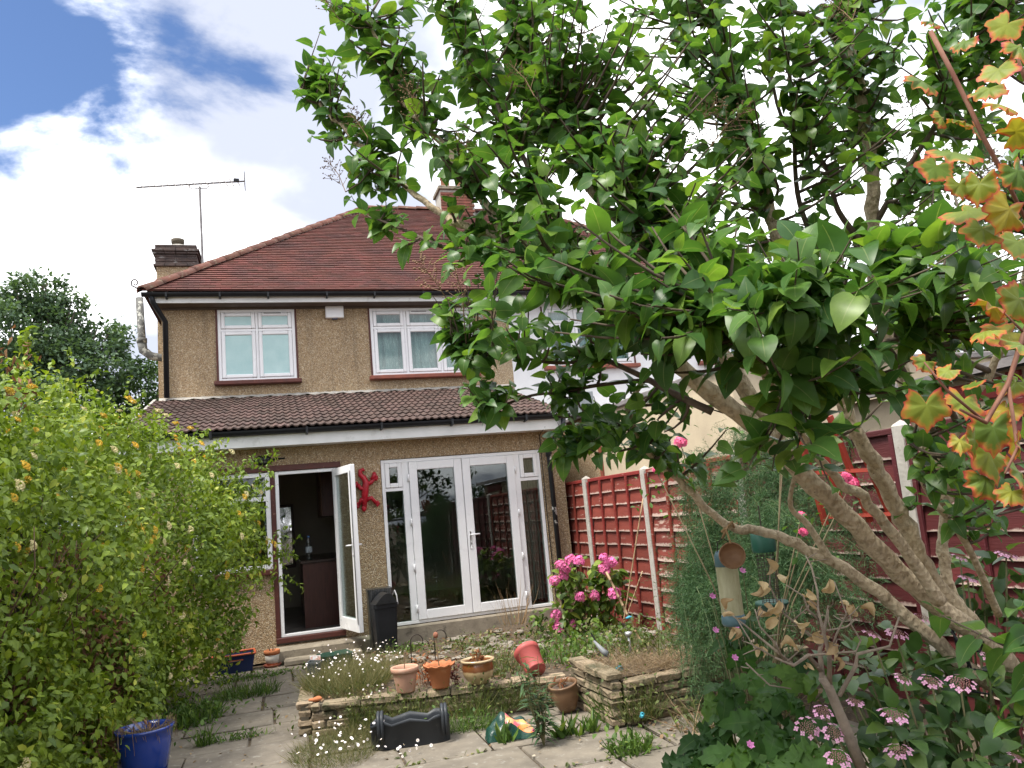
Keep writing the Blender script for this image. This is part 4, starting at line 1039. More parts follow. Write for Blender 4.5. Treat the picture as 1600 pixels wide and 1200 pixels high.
# little things by the daisies
m = MB(); m.lathe([(0, 0), (.055, 0), (.075, .15), (.08, .15), (.08, .165), (.07, .165), (.055, .02), (0, .02)], 4)
e = tag(m.build('plastic_pot', M('grey_plastic', (.10, .11, .115), (.07, .08, .085), 8, .5), None, False, loc=(.26, -3.02, .25), rot=(.1, .05, .5)), 'small square grey plastic pot at the corner of the daisies', 'plant pot')
m = MB(); m.box(-.055, .055, -.004, .004, 0, .14, .003)
e = tag(m.build('seed_packet', M('orange_print', (.75, .16, .03), (.70, .68, .66), 16, .4, spots=(.75, .74, .72), spot_scale=18, spot_lo=.5, spot_hi=.55), None, False, loc=(.31, -2.35, .22), rot=(-.25, .1, .35)), 'orange and white seed packet stuck in behind the daisies', 'packet')
m = MB(); ell(m, 0, 0, 0, .055, .03, .018, 12, 6)
for i, v in enumerate(m.v):
    m.v[i] = (v[0]+.008*math.sin(v[1]*150), v[1]+.005*math.sin(v[0]*90), v[2]*(1+.3*math.sin(v[0]*70)))
e = tag(m.build('broken_shard', orng, None, True, loc=(.235, -3.93, .27)), 'broken orange terracotta shard on the bed corner', 'shard')
m = MB(); taper_box(m, .30, .26, .36, .32, 0, .16, .02)
e = tag(m.build('plastic_crate', M('dark_green_plastic', (.012, .06, .04), (.01, .045, .03), 7, .5), None, False, loc=(.58, -1.05, .0), rot=(0, 0, .2)), 'dark green plastic tub beside the door step', 'tub')
# curled wire plant supports standing in the bed
wire = M('dark_wire', (.03, .025, .022), (.06, .045, .035), 40, .6, metal=.5)
for i, (x_, y_, h_) in enumerate(((1.07, -3.55, .42), (1.27, -3.6, .44))):
    pts = [(0, 0, 0), (0, 0, h_-.08)]+[(.055-.055*math.cos(t), 0, h_-.08+.06*math.sin(t)) for t in [.4*k_ for k_ in range(1, 10)]]
    m = MB(); m.tube(pts, .0045, 5); tag(m.build('plant_support', wire, None, True, loc=(x_, y_, .2)), ('curled wire plant support behind the pale pink pot', 'curled wire plant support behind the orange scalloped pot')[i], 'plant support')
# bamboo canes
bam = M('bamboo', (.44, .32, .19), (.34, .24, .14), 20, .6)
def cane(a, b, label, tie=None, r=.008):
    a, b = Vector(a), Vector(b); e = tag(empty('bamboo_cane', a), label, 'cane'); d = b-a; m = MB(); n_ = 8; pts, rr = [], []
    for i in range(n_):
        for t, k_ in ((i/n_, 1.25), (i/n_+.01, 1), ((i+1)/n_-.005, .95)):
            pts.append(d*t); rr.append(r*k_)
    m.tube(pts, rr, 6); m.build('shaft', bam, e, True)
    if tie:
        m = MB(); p = d*tie; m.tube([p+Vector((-.035, -.01, .0)), p+Vector((0, -.012, .008)), p+Vector((.04, -.01, -.004))], [.010, .014, .009], 6); m.build('tie', M('blue_tie', (.05, .32, .45), None, 10, .5), e, True)
    return e
cane(at(1000, 1000, 7.0), at(947, 893, 7.15), 'tan bamboo cane with blue tie in front of the pink hydrangea', .32, .011)
cane(at(975, 968, 7.7), at(1005, 778, 7.6), 'long thin cane leaning on the fence post', None, .007)
cane(at(982, 955, 7.6), at(1004, 892, 7.55), 'short thin cane beside the fence panel', None, .006)
# solar stake lights and a spotlight among the weeds
steel = M('satin_steel', (.55, .55, .56), (.42, .42, .43), 12, .35, metal=.7)
e = tag(empty('solar_stake_light', at(984, 1010, 6.6)), 'silver solar stake light among the weeds by the cane', 'light')
m = MB(); m.tube([(0, 0, -.08), (0, 0, .09)], .012, 8); m.build('stake', steel, e, True)
m = MB(); m.lathe([(0, .125), (.03, .12), (.03, .09), (.02, .085), (0, .085)], 14); m.build('cap', steel, e, True)
e = tag(empty('garden_spotlight', at(943, 1022, 6.0)), 'small grey spotlight tipped over on the straw', 'light')
m = MB(); m.tube([(-.05, .05, .10), (0, 0, .02), (.02, -.02, -.0)], [.008, .022, .026], 10); m.build('housing', M('grey_lamp_plastic', (.20, .21, .22), (.15, .16, .17), 12, .5), e, True)
m = MB(); m.tube([(.02, -.02, .0), (.026, -.026, -.003)], .022, 10); m.build('lens', M('spot_lens', (.10, .13, .14), None, 10, .15), e)
m = MB(); m.tube([(-.03, .04, .08), (-.06, .07, .16)], .006, 5); m.build('stem', blackp, e)
for i, (px, py, dd, lab) in enumerate(((968, 1045, 5.9, 'pale blue plastic clip on the straw covered bed'), (1003, 1119, 5.2, 'turquoise plastic hose fitting lying on the litter'))):
    m = MB(); m.box(-.022, .022, -.012, .012, -.012, .025, .005); m.tube([(-.03, 0, 0), (.035, 0, 0)], .009, 6)
    p = at(px, py, dd); tag(m.build('plastic_clip', M('turquoise_plastic', (.06, .36, .46), None, 9, .4), None, True, loc=p, rot=(.2, .3, i*1.1+.2)), lab, 'clip')
# ================================================================== the lilac
random.seed(21); RNG = np.random.default_rng(21)
def bark_mat():
    m, t, p, o = newmat('lilac_bark'); P = pos(t)
    col = mixc(t, maprange(t, noise(t, P, 11, 5, .6), .32, .68), (.60, .50, .35), (.40, .32, .22))
    col = mixc(t, maprange(t, noise(t, pos(t, (1, 1, .45)), 75, 3, .5), .48, .64, 0, .45), col, (.17, .13, .085))
    v = nd(t, 'ShaderNodeTexVoronoi'); v.inputs['Scale'].default_value = 42; t.links.new(P, v.inputs['Vector'])
    col = mixc(t, maprange(t, v.outputs['Distance'], .06, .14, .6, 0.), col, (.075, .058, .04))
    col = mixc(t, maprange(t, noise(t, P, 6, 6, .7), .58, .68, 0, .55), col, (.42, .41, .30))
    t.links.new(col, p.inputs['Base Color']); p.inputs['Roughness'].default_value = .92; p.inputs['Specular IOR Level'].default_value = .2
    h = nd(t, 'ShaderNodeMath', operation='ADD'); t.links.new(noise(t, pos(t, (1, 1, .5)), 60, 6, .7), h.inputs[0]); t.links.new(v.outputs['Distance'], h.inputs[1])
    b = nd(t, 'ShaderNodeBump'); b.inputs['Strength'].default_value = .9; b.inputs['Distance'].default_value = .012; t.links.new(h.outputs[0], b.inputs['Height']); t.links.new(b.outputs[0], p.inputs['Normal'])
    MATS['lilac_bark'] = m; return m
bark = bark_mat()
twigm = M('lilac_twig', (.13, .10, .07), (.07, .05, .04), 20, .85)
lilac = tag(empty('lilac_tree', (3.05, -8.02, 0)), 'large lilac tree with several leaning pale trunks and heart-shaped leaves', 'tree')
LO = Vector(lilac.location)
BASE = LO+Vector((0, 0, -.05))
def limb(pts, r0, r1, frm=None):
    P = [at(*p) for p in pts]
    if frm is not None:
        P = [Vector(frm)]+P
    # Catmull-Rom through the points
    out_ = []
    for i in range(len(P)-1):
        a, b, c, d = P[max(i-1, 0)], P[i], P[i+1], P[min(i+2, len(P)-1)]
        for k in range(6):
            t = k/6; out_.append(.5*((2*b)+(c-a)*t+(2*a-5*b+4*c-d)*t*t+(3*b-3*c+d-a)*t*t*t))
    out_.append(P[-1]); n = len(out_)
    return out_, [r0+(r1-r0)*(i/(n-1))**.8 for i in range(n)]
LIMBS = [
 # main limb sweeping up to the far tip over the roof
 (limb([(1610, 1105, 2.95), (1537, 1000, 2.85), (1450, 937, 2.78), (1312, 800, 2.65), (1200, 683, 2.55), (1110, 613, 2.5), (1063, 573, 2.48), (990, 490, 2.5), (927, 440, 2.55), (862, 395, 2.65), (793, 373, 2.75)], .046, .018, BASE), True),
 (limb([(793, 373, 2.75), (768, 333, 2.8), (739, 290, 2.85), (710, 250, 2.9), (666, 199, 2.95), (623, 152, 3.0), (601, 90, 3.05), (575, 30, 3.1)], .022, .006), True),
 (limb([(793, 373, 2.75), (721, 351, 2.85), (674, 322, 2.9), (601, 264, 3.0), (540, 203, 3.08), (492, 156, 3.15), (470, 140, 3.18)], .017, .005), True),
 (limb([(793, 373, 2.75), (768, 391, 2.72), (703, 389, 2.75), (637, 362, 2.85), (594, 344, 2.9)], .013, .004), False),
 (limb([(862, 395, 2.62), (840, 300, 2.65), (815, 239, 2.7), (786, 185, 2.75), (764, 130, 2.85), (728, 76, 2.9), (710, 20, 2.95)], .012, .004), False),
 (limb([(1063, 573, 2.48), (1040, 420, 2.5), (989, 304, 2.55), (938, 254, 2.6), (887, 195, 2.7), (847, 159, 2.8)], .02, .005), False),
 (limb([(1215, 690, 2.55), (1147, 580, 2.6), (1103, 510, 2.6), (1040, 420, 2.65), (950, 330, 2.75), (880, 230, 2.85), (830, 120, 2.95), (800, 20, 3.0)], .032, .006), True),
 # second trunk
 (limb([(1600, 1080, 2.95), (1540, 1000, 2.92), (1462, 912, 2.9), (1417, 825, 2.85), (1380, 750, 2.8), (1340, 680, 2.75), (1280, 540, 2.75), (1215, 370, 2.8), (1195, 300, 2.8), (1176, 210, 2.85), (1142, 112, 2.9), (1090, 0, 2.95), (1050, -90, 3.0)], .042, .014, BASE), True),
 # thin limb between them
 (limb([(1470, 940, 2.7), (1420, 870, 2.65), (1350, 777, 2.55), (1307, 750, 2.5), (1230, 640, 2.3), (1180, 560, 2.1), (1140, 480, 2.0)], .024, .008), True),
 # upright stems
 (limb([(1590, 1060, 2.98), (1510, 970, 2.98), (1482, 917, 2.98), (1475, 850, 2.98), (1477, 787, 2.95), (1482, 720, 2.9), (1496, 664, 2.85), (1546, 580, 2.8), (1590, 480, 2.7), (1620, 330, 2.7)], .030, .011, BASE), True),
 (limb([(1477, 787, 2.95), (1430, 640, 3.0), (1380, 500, 3.0), (1365, 400, 3.0), (1364, 356, 3.0), (1360, 244, 3.0), (1345, 150, 3.0), (1330, 75, 3.0), (1319, 0, 3.0), (1310, -100, 3.05)], .034, .018), True),
 (limb([(1345, 150, 3.0), (1290, 40, 2.95), (1215, 10, 2.9), (1190, -40, 2.9)], .012, .006), False),
 (limb([(1365, 400, 3.0), (1310, 330, 2.95), (1290, 260, 2.9), (1220, 180, 2.9), (1200, 60, 2.95)], .014, .005), False),
 (limb([(1380, 500, 3.0), (1300, 420, 2.9), (1250, 320, 2.85), (1240, 200, 2.8), (1230, 80, 2.8)], .016, .005), False),
 (limb([(1364, 356, 3.0), (1420, 260, 2.9), (1490, 150, 2.8), (1540, 20, 2.8)], .014, .005), False),
 (limb([(1480, 720, 2.9), (1400, 560, 2.5), (1330, 500, 2.2), (1250, 470, 1.9)], .014, .005), False),
 (limb([(1496, 664, 2.85), (1450, 560, 2.4), (1400, 470, 2.1), (1390, 390, 2.0)], .013, .004), False),
 (limb([(1546, 580, 2.8), (1400, 530, 2.4), (1300, 600, 2.1), (1230, 600, 1.95)], .012, .004), False),
 (limb([(1560, 960, 2.95), (1510, 850, 2.7), (1450, 770, 2.6), (1420, 690, 2.5)], .015, .007), True),
 # low limb carrying the feeder
 (limb([(1600, 1115, 2.9), (1525, 1055, 2.85), (1412, 961, 2.9), (1349, 909, 2.92), (1244, 849, 2.96), (1180, 828, 3.0), (1135, 819, 3.0), (1070, 760, 2.95), (1004, 694, 2.9), (985, 640, 2.85), (1010, 590, 2.8)], .034, .009, BASE), True),
 (limb([(1300, 880, 2.93), (1262, 820, 2.9), (1235, 790, 2.85), (1245, 730, 2.7)], .017, .006), True),
 (limb([(1113, 643, 2.5), (1057, 617, 2.55), (1013, 593, 2.6), (980, 577, 2.6), (933, 557, 2.62), (920, 563, 2.62), (867, 567, 2.65), (807, 558, 2.65), (730, 550, 2.65)], .014, .004), False),
 (limb([(1057, 617, 2.55), (1013, 595, 2.7), (933, 602, 2.72), (880, 613, 2.72), (830, 618, 2.72), (770, 640, 2.7)], .010, .004), False),
 (limb([(1004, 694, 2.9), (960, 650, 2.88), (900, 690, 2.85)], .008, .003), False),
 (limb([(1600, 1000, 2.9), (1680, 940, 2.3), (1640, 1000, 1.9), (1620, 1080, 1.7)], .012, .005), False),
]
tr = MB(); tw = MB()
NODES = []; NDIR = []; NR = []
for (pts, rad), big in LIMBS:
    if big and len(pts) > 20:
        for i in range(1, len(pts)-1):
            pts[i] = pts[i]+Vector((random.gauss(0, .004), random.gauss(0, .004), random.gauss(0, .004))); rad[i] *= 1+random.gauss(0, .045)+(.12 if random.random() < .08 else 0)
    (tr if big else tw).tube([p-LO for p in pts], rad, 12 if big else 7)
    for i, p in enumerate(pts):
        if rad[i] < .045 and p.z > 1.0:
            NODES.append(p); NR.append(rad[i])
NODES_np = np.array([tuple(p) for p in NODES])
tr.build('trunk', bark, lilac, True)
CL = [ # px, py, rx, ry, depth, spread, count
 (500, 165, 45, 50, 3.15, .15, 11), (548, 60, 45, 60, 3.15, .2, 12), (610, 120, 55, 75, 3.1, .25, 16), (590, 235, 45, 35, 3.0, .2, 7), (572, 310, 30, 25, 3.0, .12, 6),
 (690, 90, 60, 90, 3.0, .3, 20), (690, 240, 60, 50, 2.9, .3, 14), (625, 370, 40, 25, 2.9, .12, 5), (790, 110, 70, 110, 2.9, .35, 30), (800, 285, 75, 75, 2.7, .35, 20), (740, 400, 35, 50, 2.65, .2, 9),
 (900, 90, 80, 110, 2.8, .4, 30), (910, 300, 75, 90, 2.5, .35, 24), (1030, 90, 80, 110, 2.8, .4, 30), (1150, 90, 80, 110, 2.8, .4, 30), (1270, 90, 80, 110, 2.9, .4, 28), (1400, 90, 80, 110, 2.9, .4, 26), (1530, 90, 80, 120, 2.9, .4, 24),
 (1030, 290, 75, 80, 2.6, .4, 24), (1130, 310, 65, 80, 2.6, .4, 18), (1250, 215, 60, 50, 2.8, .3, 10), (1420, 270, 60, 80, 2.8, .4, 14), (1540, 280, 70, 90, 2.7, .4, 16), (1290, 380, 60, 30, 2.9, .3, 6),
 (715, 480, 30, 55, 2.62, .15, 9), (760, 590, 45, 45, 2.6, .15, 12), (840, 470, 65, 60, 2.35, .3, 18), (870, 575, 60, 35, 2.7, .25, 8), (960, 420, 80, 75, 2.3, .4, 22), (1040, 540, 60, 50, 2.1, .3, 10), (930, 655, 60, 40, 2.8, .2, 12), (900, 705, 35, 25, 2.85, .12, 6), (1000, 690, 60, 45, 2.8, .25, 11), (1075, 680, 50, 45, 2.7, .25, 8),
 (1130, 440, 80, 70, 2.0, .3, 18), (1240, 470, 90, 75, 1.9, .3, 16), (1350, 460, 85, 85, 1.9, .35, 16), (1470, 460, 85, 85, 2.05, .4, 17), (1570, 470, 50, 80, 2.0, .35, 10), (1200, 540, 85, 45, 2.0, .3, 9), (1320, 560, 85, 50, 1.95, .3, 6), (1440, 580, 70, 60, 2.2, .4, 8),
 (720, 310, 40, 40, 2.75, .15, 5), (830, 420, 60, 60, 2.5, .2, 9), (1000, 490, 60, 50, 2.5, .25, 9), (1080, 380, 60, 60, 2.4, .3, 9), (900, 500, 50, 40, 2.5, .2, 7), (1080, 200, 70, 70, 2.7, .3, 10), (950, 200, 70, 70, 2.7, .3, 10), (1330, 190, 60, 50, 2.9, .3, 8), (800, 200, 60, 60, 2.8, .3, 8), (1265, 770, 35, 35, 1.9, .12, 3), (1170, 750, 35, 35, 1.95, .12, 2), (1500, 790, 60, 60, 2.5, .3, 9), (1570, 700, 40, 70, 2.5, .3, 7), (1420, 650, 40, 30, 2.4, .2, 2),
 (1590, 985, 12, 20, 1.8, .05, 1), (1470, 990, 10, 10, 1.9, .05, 1), (1600, 1150, 12, 20, 1.7, .05, 1),
 (1680, 150, 90, 260, 2.8, .5, 26), (1680, 600, 80, 250, 2.5, .5, 16), (900, -110, 320, 90, 3.0, .5, 24), (1350, -110, 320, 90, 3.0, .5, 26)]
DENS = 1.32
LP, LD, LU, LS = [], [], [], []
SEEDS = []
for (cx, cy, rx, ry, dd, sp, n) in CL:
    for _ in range(int(n*DENS+.5)):
        a = random.uniform(0, 6.283); r = 1.25*math.sqrt(random.random())
        T = at(cx+rx*r*math.cos(a), cy+ry*r*math.sin(a), dd+random.uniform(-sp, sp))
        dist = np.linalg.norm(NODES_np-np.array(tuple(T)), axis=1)+.35*np.maximum(0, NODES_np[:, 2]-T.z+.02)
        j = int(np.argmin(dist)); S = NODES[j]; v = T-S; ln = v.length
        if ln > .75:
            S = T-v.normalized()*.55-Vector((0, 0, .1)); j2 = int(np.argmin(np.linalg.norm(NODES_np-np.array(tuple(S)), axis=1))); tw.tube([NODES[j2]-LO, S.lerp(NODES[j2], .4)+Vector((0, 0, -.03))-LO, S-LO], [min(.008, NR[j2]), .006, .005], 5)
            v = T-S; ln = v.length
        mid = S+v*.5+Vector((0, 0, -.10*ln))+Vector((random.gauss(0, .03), random.gauss(0, .03), 0))
        end = T+Vector((0, 0, .03))
        pts = [S*(1-t)**2+mid*2*t*(1-t)+end*t*t for t in (0, .25, .5, .75, 1)]
        r0 = min(.0065, NR[j]*.8)+.0005
        tw.tube([p-LO for p in pts], [r0, r0*.85, r0*.7, r0*.5, r0*.35], 5, cap=False)
        npair = 4 if ln < .22 else (5 if ln < .4 else 6)
        side = random.uniform(0, 3.14)
        tan = (pts[4]-pts[3]).normalized()
        span = min(.92, .44/max(ln, .1)); tan.z = abs(tan.z); side0 = 0
        for k in range(npair):
            t = 1-span*k/(npair-1)*.95; p = S*(1-t)**2+mid*2*t*(1-t)+end*t*t
            side += 1.57
            o1 = tan.orthogonal().normalized(); o2 = tan.cross(o1)
            for s_ in (0, math.pi):
                if random.random() < .12:
                    continue
                o_ = (o1*math.cos(side+s_)+o2*math.sin(side+s_)); dr = o_*.9+tan*.55+Vector((0, 0, .22-.55*random.random()))+Vector((random.gauss(0, .28), random.gauss(0, .28), random.gauss(0, .2)))
                dr.normalize()
                up = Vector((random.gauss(0, .38), random.gauss(0, .38)-.3, 1))
                sz = random.uniform(.042, .072)*(.65 if k == 0 else 1)*(1.22 if (p-CAM_LOC).length < 2.4 else 1.)
                pet = .26*sz
                LP.append(tuple(p+dr*pet)); LD.append(tuple(dr)); LU.append(tuple(up)); LS.append(sz)
        if random.random() < .16 and T.z > 2.6:
            SEEDS.append((end, tan))
EXTRA_SEEDS = [(at(x, y, d), Vector((-.3, .3, .8))) for x, y, d in ((660, 200, 2.85), (835, 150, 2.6), (540, 300, 2.95), (575, 215, 2.95), (655, 165, 2.9), (885, 95, 2.7), (725, 500, 2.55), (700, 470, 2.55), (530, 30, 3.0), (1340, 40, 2.7), (930, 70, 2.7))]
for p, d in EXTRA_SEEDS:
    n_ = NODES[int(np.argmin(np.linalg.norm(NODES_np-np.array(tuple(p)), axis=1)))]; tw.tube([n_-LO, n_.lerp(p, .5)-Vector((0, 0, .02))-LO, p-LO], [.004, .003, .002], 5)
SEEDS += EXTRA_SEEDS
tw.build('twigs', twigm, lilac, True)
LP, LD, LU, LS = map(np.array, (LP, LD, LU, LS))
LILAC_TPL = leaf_tpl([0, .08, .2, .34, .5, .66, .82, 1], [(.15, -.09), (.31, -.06), (.42, .08), (.46, .26), (.435, .45), (.335, .65), (.17, .84)], .22, .55, .30, .05)
K = len(LP); Rm_ = frames_np(LD, LU, RNG.normal(0, .35, K))
Rm_ = Rm_*np.stack([RNG.uniform(.82, 1.1, K), np.ones(K), RNG.uniform(.5, 1.5, K)], -1)[:, None, :]
# the 300 leaves that show largest stand as pieces of their own
rel = LP-np.array(CAM_LOC); dep = rel @ np.array(CF); sx = 800+FPX*(rel @ np.array(CR))/dep; sy = 600-FPX*(rel @ np.array(CU))/dep
inview = (sx > 20) & (sx < 1580) & (sy > 20) & (sy < 1180) & (dep > .5)
score = np.where(inview, LS/dep, -1); big = np.argsort(-score)[:300]; mask = np.zeros(K, bool); mask[big] = True
lg1, lg2, lg3 = (.05, .125, .036), (.115, .23, .044), (.22, .34, .055)
lilac_big = leafmat('lilac_leaf', lg1, lg2, lg3, .46, .36, False, spec=.35, vein=(.30, .36, .14)); lilac_m = leafmat('lilac_leaf_mass', lg1, lg2, lg3, .46, .36, True, spec=.35, vein=(.30, .36, .14))
lm = leaf_mesh('leaf', LILAC_TPL, lilac_big)
for i in big:
    m4 = Matrix(Rm_[i].tolist()).to_4x4() @ Matrix.Scale(LS[i], 4)
    inst('leaf', lm, lilac, Matrix.Translation(Vector(LP[i])-LO) @ m4)
tag(leaves('foliage', LILAC_TPL, Rm_[~mask], LP[~mask]-np.array(LO), LS[~mask], lilac_m, lilac, RNG.random(int((~mask).sum()))**1.2), kind='stuff')
print('lilac leaves', K)
# dry seed panicles
sm = MB(); rg = random.Random(3)
sm.tube([(0, 0, 0), (.01, .08, .0), (.0, .17, .01)], [.0022, .0018, .001], 4)
for i in range(16):
    t = .03+.14*i/16; a = i*2.4; l = .055*(1-t/.2)+.012; e = Vector((l*math.cos(a), t+l*.8, l*math.sin(a))); sm.tube([(0, t, 0), e], [.0012, .0008], 3, False)
    for f in (.55, .8, 1.):
        p = Vector((0, t, 0)).lerp(e, f)+Vector((rg.uniform(-.006, .006), rg.uniform(-.006, .006), rg.uniform(-.006, .006))); ell(sm, p.x, p.y, p.z, .0034, .0034, .005, 4, 2)
smesh = sm.mesh('seed_head', M('dry_panicle', (.16, .10, .06), (.24, .16, .09), 60, .9))
for p, d in SEEDS[-45:]:
    inst('seed_head', smesh, lilac, Matrix.Translation(p-LO) @ frame_z(d+Vector((random.gauss(0, .3), random.gauss(0, .3), .2)), roll=random.uniform(0, 6)).to_4x4())
# black cord wound round the trunk
m = MB(); ctr = [at(1490, 985, 2.80), at(1503, 1010, 2.80), at(1515, 1040, 2.8), at(1520, 1075, 2.8)]
for k in range(3):
    o_ = Vector((.02*k-.02, .03*k-.02, 0)); m.tube([c-ctr[0]+o_+Vector((.012*math.sin(3*i+k), .012*math.cos(2*i+k), 0)) for i, c in enumerate(ctr)], .004, 5)
for c in ctr[1:]:
    m.tube([c-ctr[0]+Vector((-.07, -.05, .01)), c-ctr[0]+Vector((0, -.075, -.008)), c-ctr[0]+Vector((.07, -.03, .01))], .0035, 5)
tag(m.build('black_cord', blackp, None, True, loc=ctr[0]), 'black cord tied round the lilac trunk', 'cord')

# ================================================================== vine turning red at the edge of the picture
def palm_tpl(lobes=5, depth=.5, n=40, cup=.18):
    vs, fs, ew = [(0, 0, 0)], [], [0.]
    def rad(t):
        a = t-math.pi/2
        b = .5+.5*(1-depth*abs(math.sin(lobes*.5*(a)))**.8); notch = max(0, math.cos(t+math.pi/2))**12
        return .56*b*(1+.07*math.sin(17*t))*(1-.75*notch)
    for ring, f in enumerate((.5, .82, 1.)):
        for i in range(n):
            t = 2*math.pi*i/n; r = rad(t)*f; vs.append((r*math.cos(t), .35+r*math.sin(t)*1.0, -cup*r*r*2+.05*math.sin(5*t)*f+.03*math.sin(11*t+1)*f*f)); ew.append((.25, .65, 1.)[ring])
    vs[0] = (0, .30, .02)
    for i in range(n):
        fs.append((0, 1+i, 1+(i+1) % n))
        for k in range(2):
            fs.append((1+k*n+i, 1+(k+1)*n+i, 1+(k+1)*n+(i+1) % n, 1+k*n+(i+1) % n))
    return vs, fs, ew
VINE_TPL = palm_tpl()
vine_m = leafmat('vine_leaf', (.10, .18, .028), (.25, .29, .04), (.42, .33, .05), .38, .5, False, edge=((.50, .19, .04), (.36, .05, .045), None, 1.12, 1.5, 1.38, 1.72), tcol=(1.25, 1.1, .5))
vm = leaf_mesh('leaf', VINE_TPL, vine_m)
vine = tag(empty('grape_vine', at(1640, 420, 1.7)), 'vine with yellow and red autumn leaves at the edge of the picture', 'vine'); VO = Vector(vine.location)
vstem = M('red_vine_stem', (.16, .06, .04), (.22, .11, .07), 25, .7)
m = MB()
for pts, r in (([(1454, 49, 1.65), (1487, 112, 1.63), (1517, 172, 1.62), (1536, 214, 1.6), (1570, 277, 1.62), (1640, 420, 1.7)], .005), ([(1640, 420, 1.7), (1600, 520, 1.6), (1575, 600, 1.55), (1540, 660, 1.52), (1500, 640, 1.5)], .005), ([(1575, 600, 1.55), (1590, 700, 1.5), (1570, 740, 1.48)], .004), ([(1540, 660, 1.52), (1480, 610, 1.5), (1444, 566, 1.5)], .003), ([(1600, 520, 1.6), (1560, 480, 1.6)], .003), ([(1640, 420, 1.7), (1660, 250, 1.75), (1600, 120, 1.7), (1580, 60, 1.7)], .004)):
    m.tube([at(*p)-VO for p in pts], [r]*(len(pts)-1)+[r*.5], 6)
m.build('stem', vstem, vine, True)
VL = [(1440, 128, 46), (1455, 35, 24), (1507, 66, 34), (1572, 40, 45), (1560, 110, 40), (1592, 75, 40), (1563, 165, 44), (1590, 205, 50), (1490, 240, 66), (1462, 262, 40), (1500, 190, 30), (1470, 185, 26), (1530, 205, 34), (1515, 330, 60), (1530, 290, 44), (1500, 290, 34), (1575, 330, 50), (1590, 380, 50), (1535, 360, 46), (1545, 140, 40), (1590, 270, 44),
      (1550, 480, 46), (1590, 470, 50), (1570, 520, 56), (1595, 540, 50), (1540, 520, 36), (1445, 566, 26), (1480, 580, 26), (1448, 636, 52), (1508, 628, 46), (1520, 600, 28), (1570, 640, 46), (1552, 672, 56), (1545, 712, 60), (1540, 750, 48), (1522, 688, 40), (1590, 690, 46), (1592, 740, 46), (1585, 600, 44), (1500, 690, 30), (1580, 770, 36)]
for (px, py, s_) in VL:
    d = 1.55+random.uniform(-.08, .12); sz = s_*1.35/FPX*d
    dr = Vector((random.gauss(-.35, .4), random.gauss(-.15, .25), -.55+random.gauss(0, .25))); m4 = frame_z(dr, Vector((random.gauss(0, .4), random.gauss(-.75, .3), .75))).to_4x4() @ Matrix.Diagonal((sz*random.uniform(.85, 1.15), sz, sz*random.uniform(.4, 2.2), 1))
    p = at(px, py, d)-Vector(dr).normalized()*sz*.35
    inst('leaf', vm, vine, Matrix.Translation(p-VO) @ m4)
# ================================================================== honeysuckle along the boundary
random.seed(33); RNG = np.random.default_rng(33)
def gz(px, py, z=0.):
    d = CF+CR*((px-800)/FPX)-CU*((py-600)/FPX); return CAM_LOC+d*((z-CAM_LOC.z)/d.z)
def lumpy(P, s, seed):
    """cheap smooth noise in [-1,1] from a few sines"""
    r = np.random.default_rng(seed); o = np.zeros(len(P))
    for k in range(6):
        w = r.normal(0, 1, 3)*s*(1+k*.5); o += np.sin(P @ w+r.uniform(0, 6.28))/(1+.5*k)
    return o/2.8
HB = np.array([(-1.42, -1.75, 1.42, 1.28, 1.00, 1.42), (-1.75, -2.6, 1.5, 1.30, 1.2, 1.45), (-2.1, -3.9, 1.5, 1.20, 1.5, 1.45), (-2.4, -5.4, 1.45, 1.10, 1.5, 1.45), (-2.45, -7.2, 1.3, 1.0, 1.5, 1.3), (-1.75, -3.2, .55, .85, 1.2, .75), (-2.0, -4.9, .55, .85, 1.3, .8)])
hs = tag(empty('honeysuckle', (-2.0, -4.0, 0)), 'huge mound of flowering honeysuckle spilling over the paving', 'honeysuckle'); HO = np.array([-2.0, -4.0, 0])
def hedge_pts(n, shell):
    out_ = []; nor = []
    while sum(len(o) for o in out_) < n:
        b = HB[RNG.integers(0, len(HB), 4000)]; d = RNG.normal(0, 1, (4000, 3)); d /= np.linalg.norm(d, axis=1, keepdims=True)
        r = 1-np.abs(RNG.normal(0, shell, 4000)); P = b[:, :3]+d*b[:, 3:]*r[:, None]
        P += d*(.20*lumpy(P, 1.9, 5)+.13*lumpy(P, 4.5, 6))[:, None]
        f = np.min(np.linalg.norm((P[:, None, :]-HB[None, :, :3])/HB[None, :, 3:], axis=2), axis=1)
        ok = (f > .62) & ((lumpy(P, 3.4, 9) > -.42) | (f < .8)) & (P[:, 2] > .04) & (P[:, 0] > -2.9) & (P[:, 1] > -8)
        out_.append(P[ok]); nor.append(d[ok])
    return np.concatenate(out_)[:n], np.concatenate(nor)[:n]
P, Nn = hedge_pts(74000, .12)
# shoots: leaves sit in strings running down and outwards
nS = 2000; P2, N2 = hedge_pts(nS, .05); strs, ns_ = [], []
for i in range(nS):
    k = RNG.integers(4, 9); dr = N2[i]*.75+RNG.normal(0, .5, 3); dr[2] += .35 if P2[i][2] > 1.9 else -.35
    dr /= np.linalg.norm(dr)
    tt = np.arange(k)*.032; q_ = P2[i]+dr*tt[:, None]; q_[:, 2] -= 1.1*tt**2; strs.append(q_); ns_.append(np.repeat(N2[i][None], k, 0))
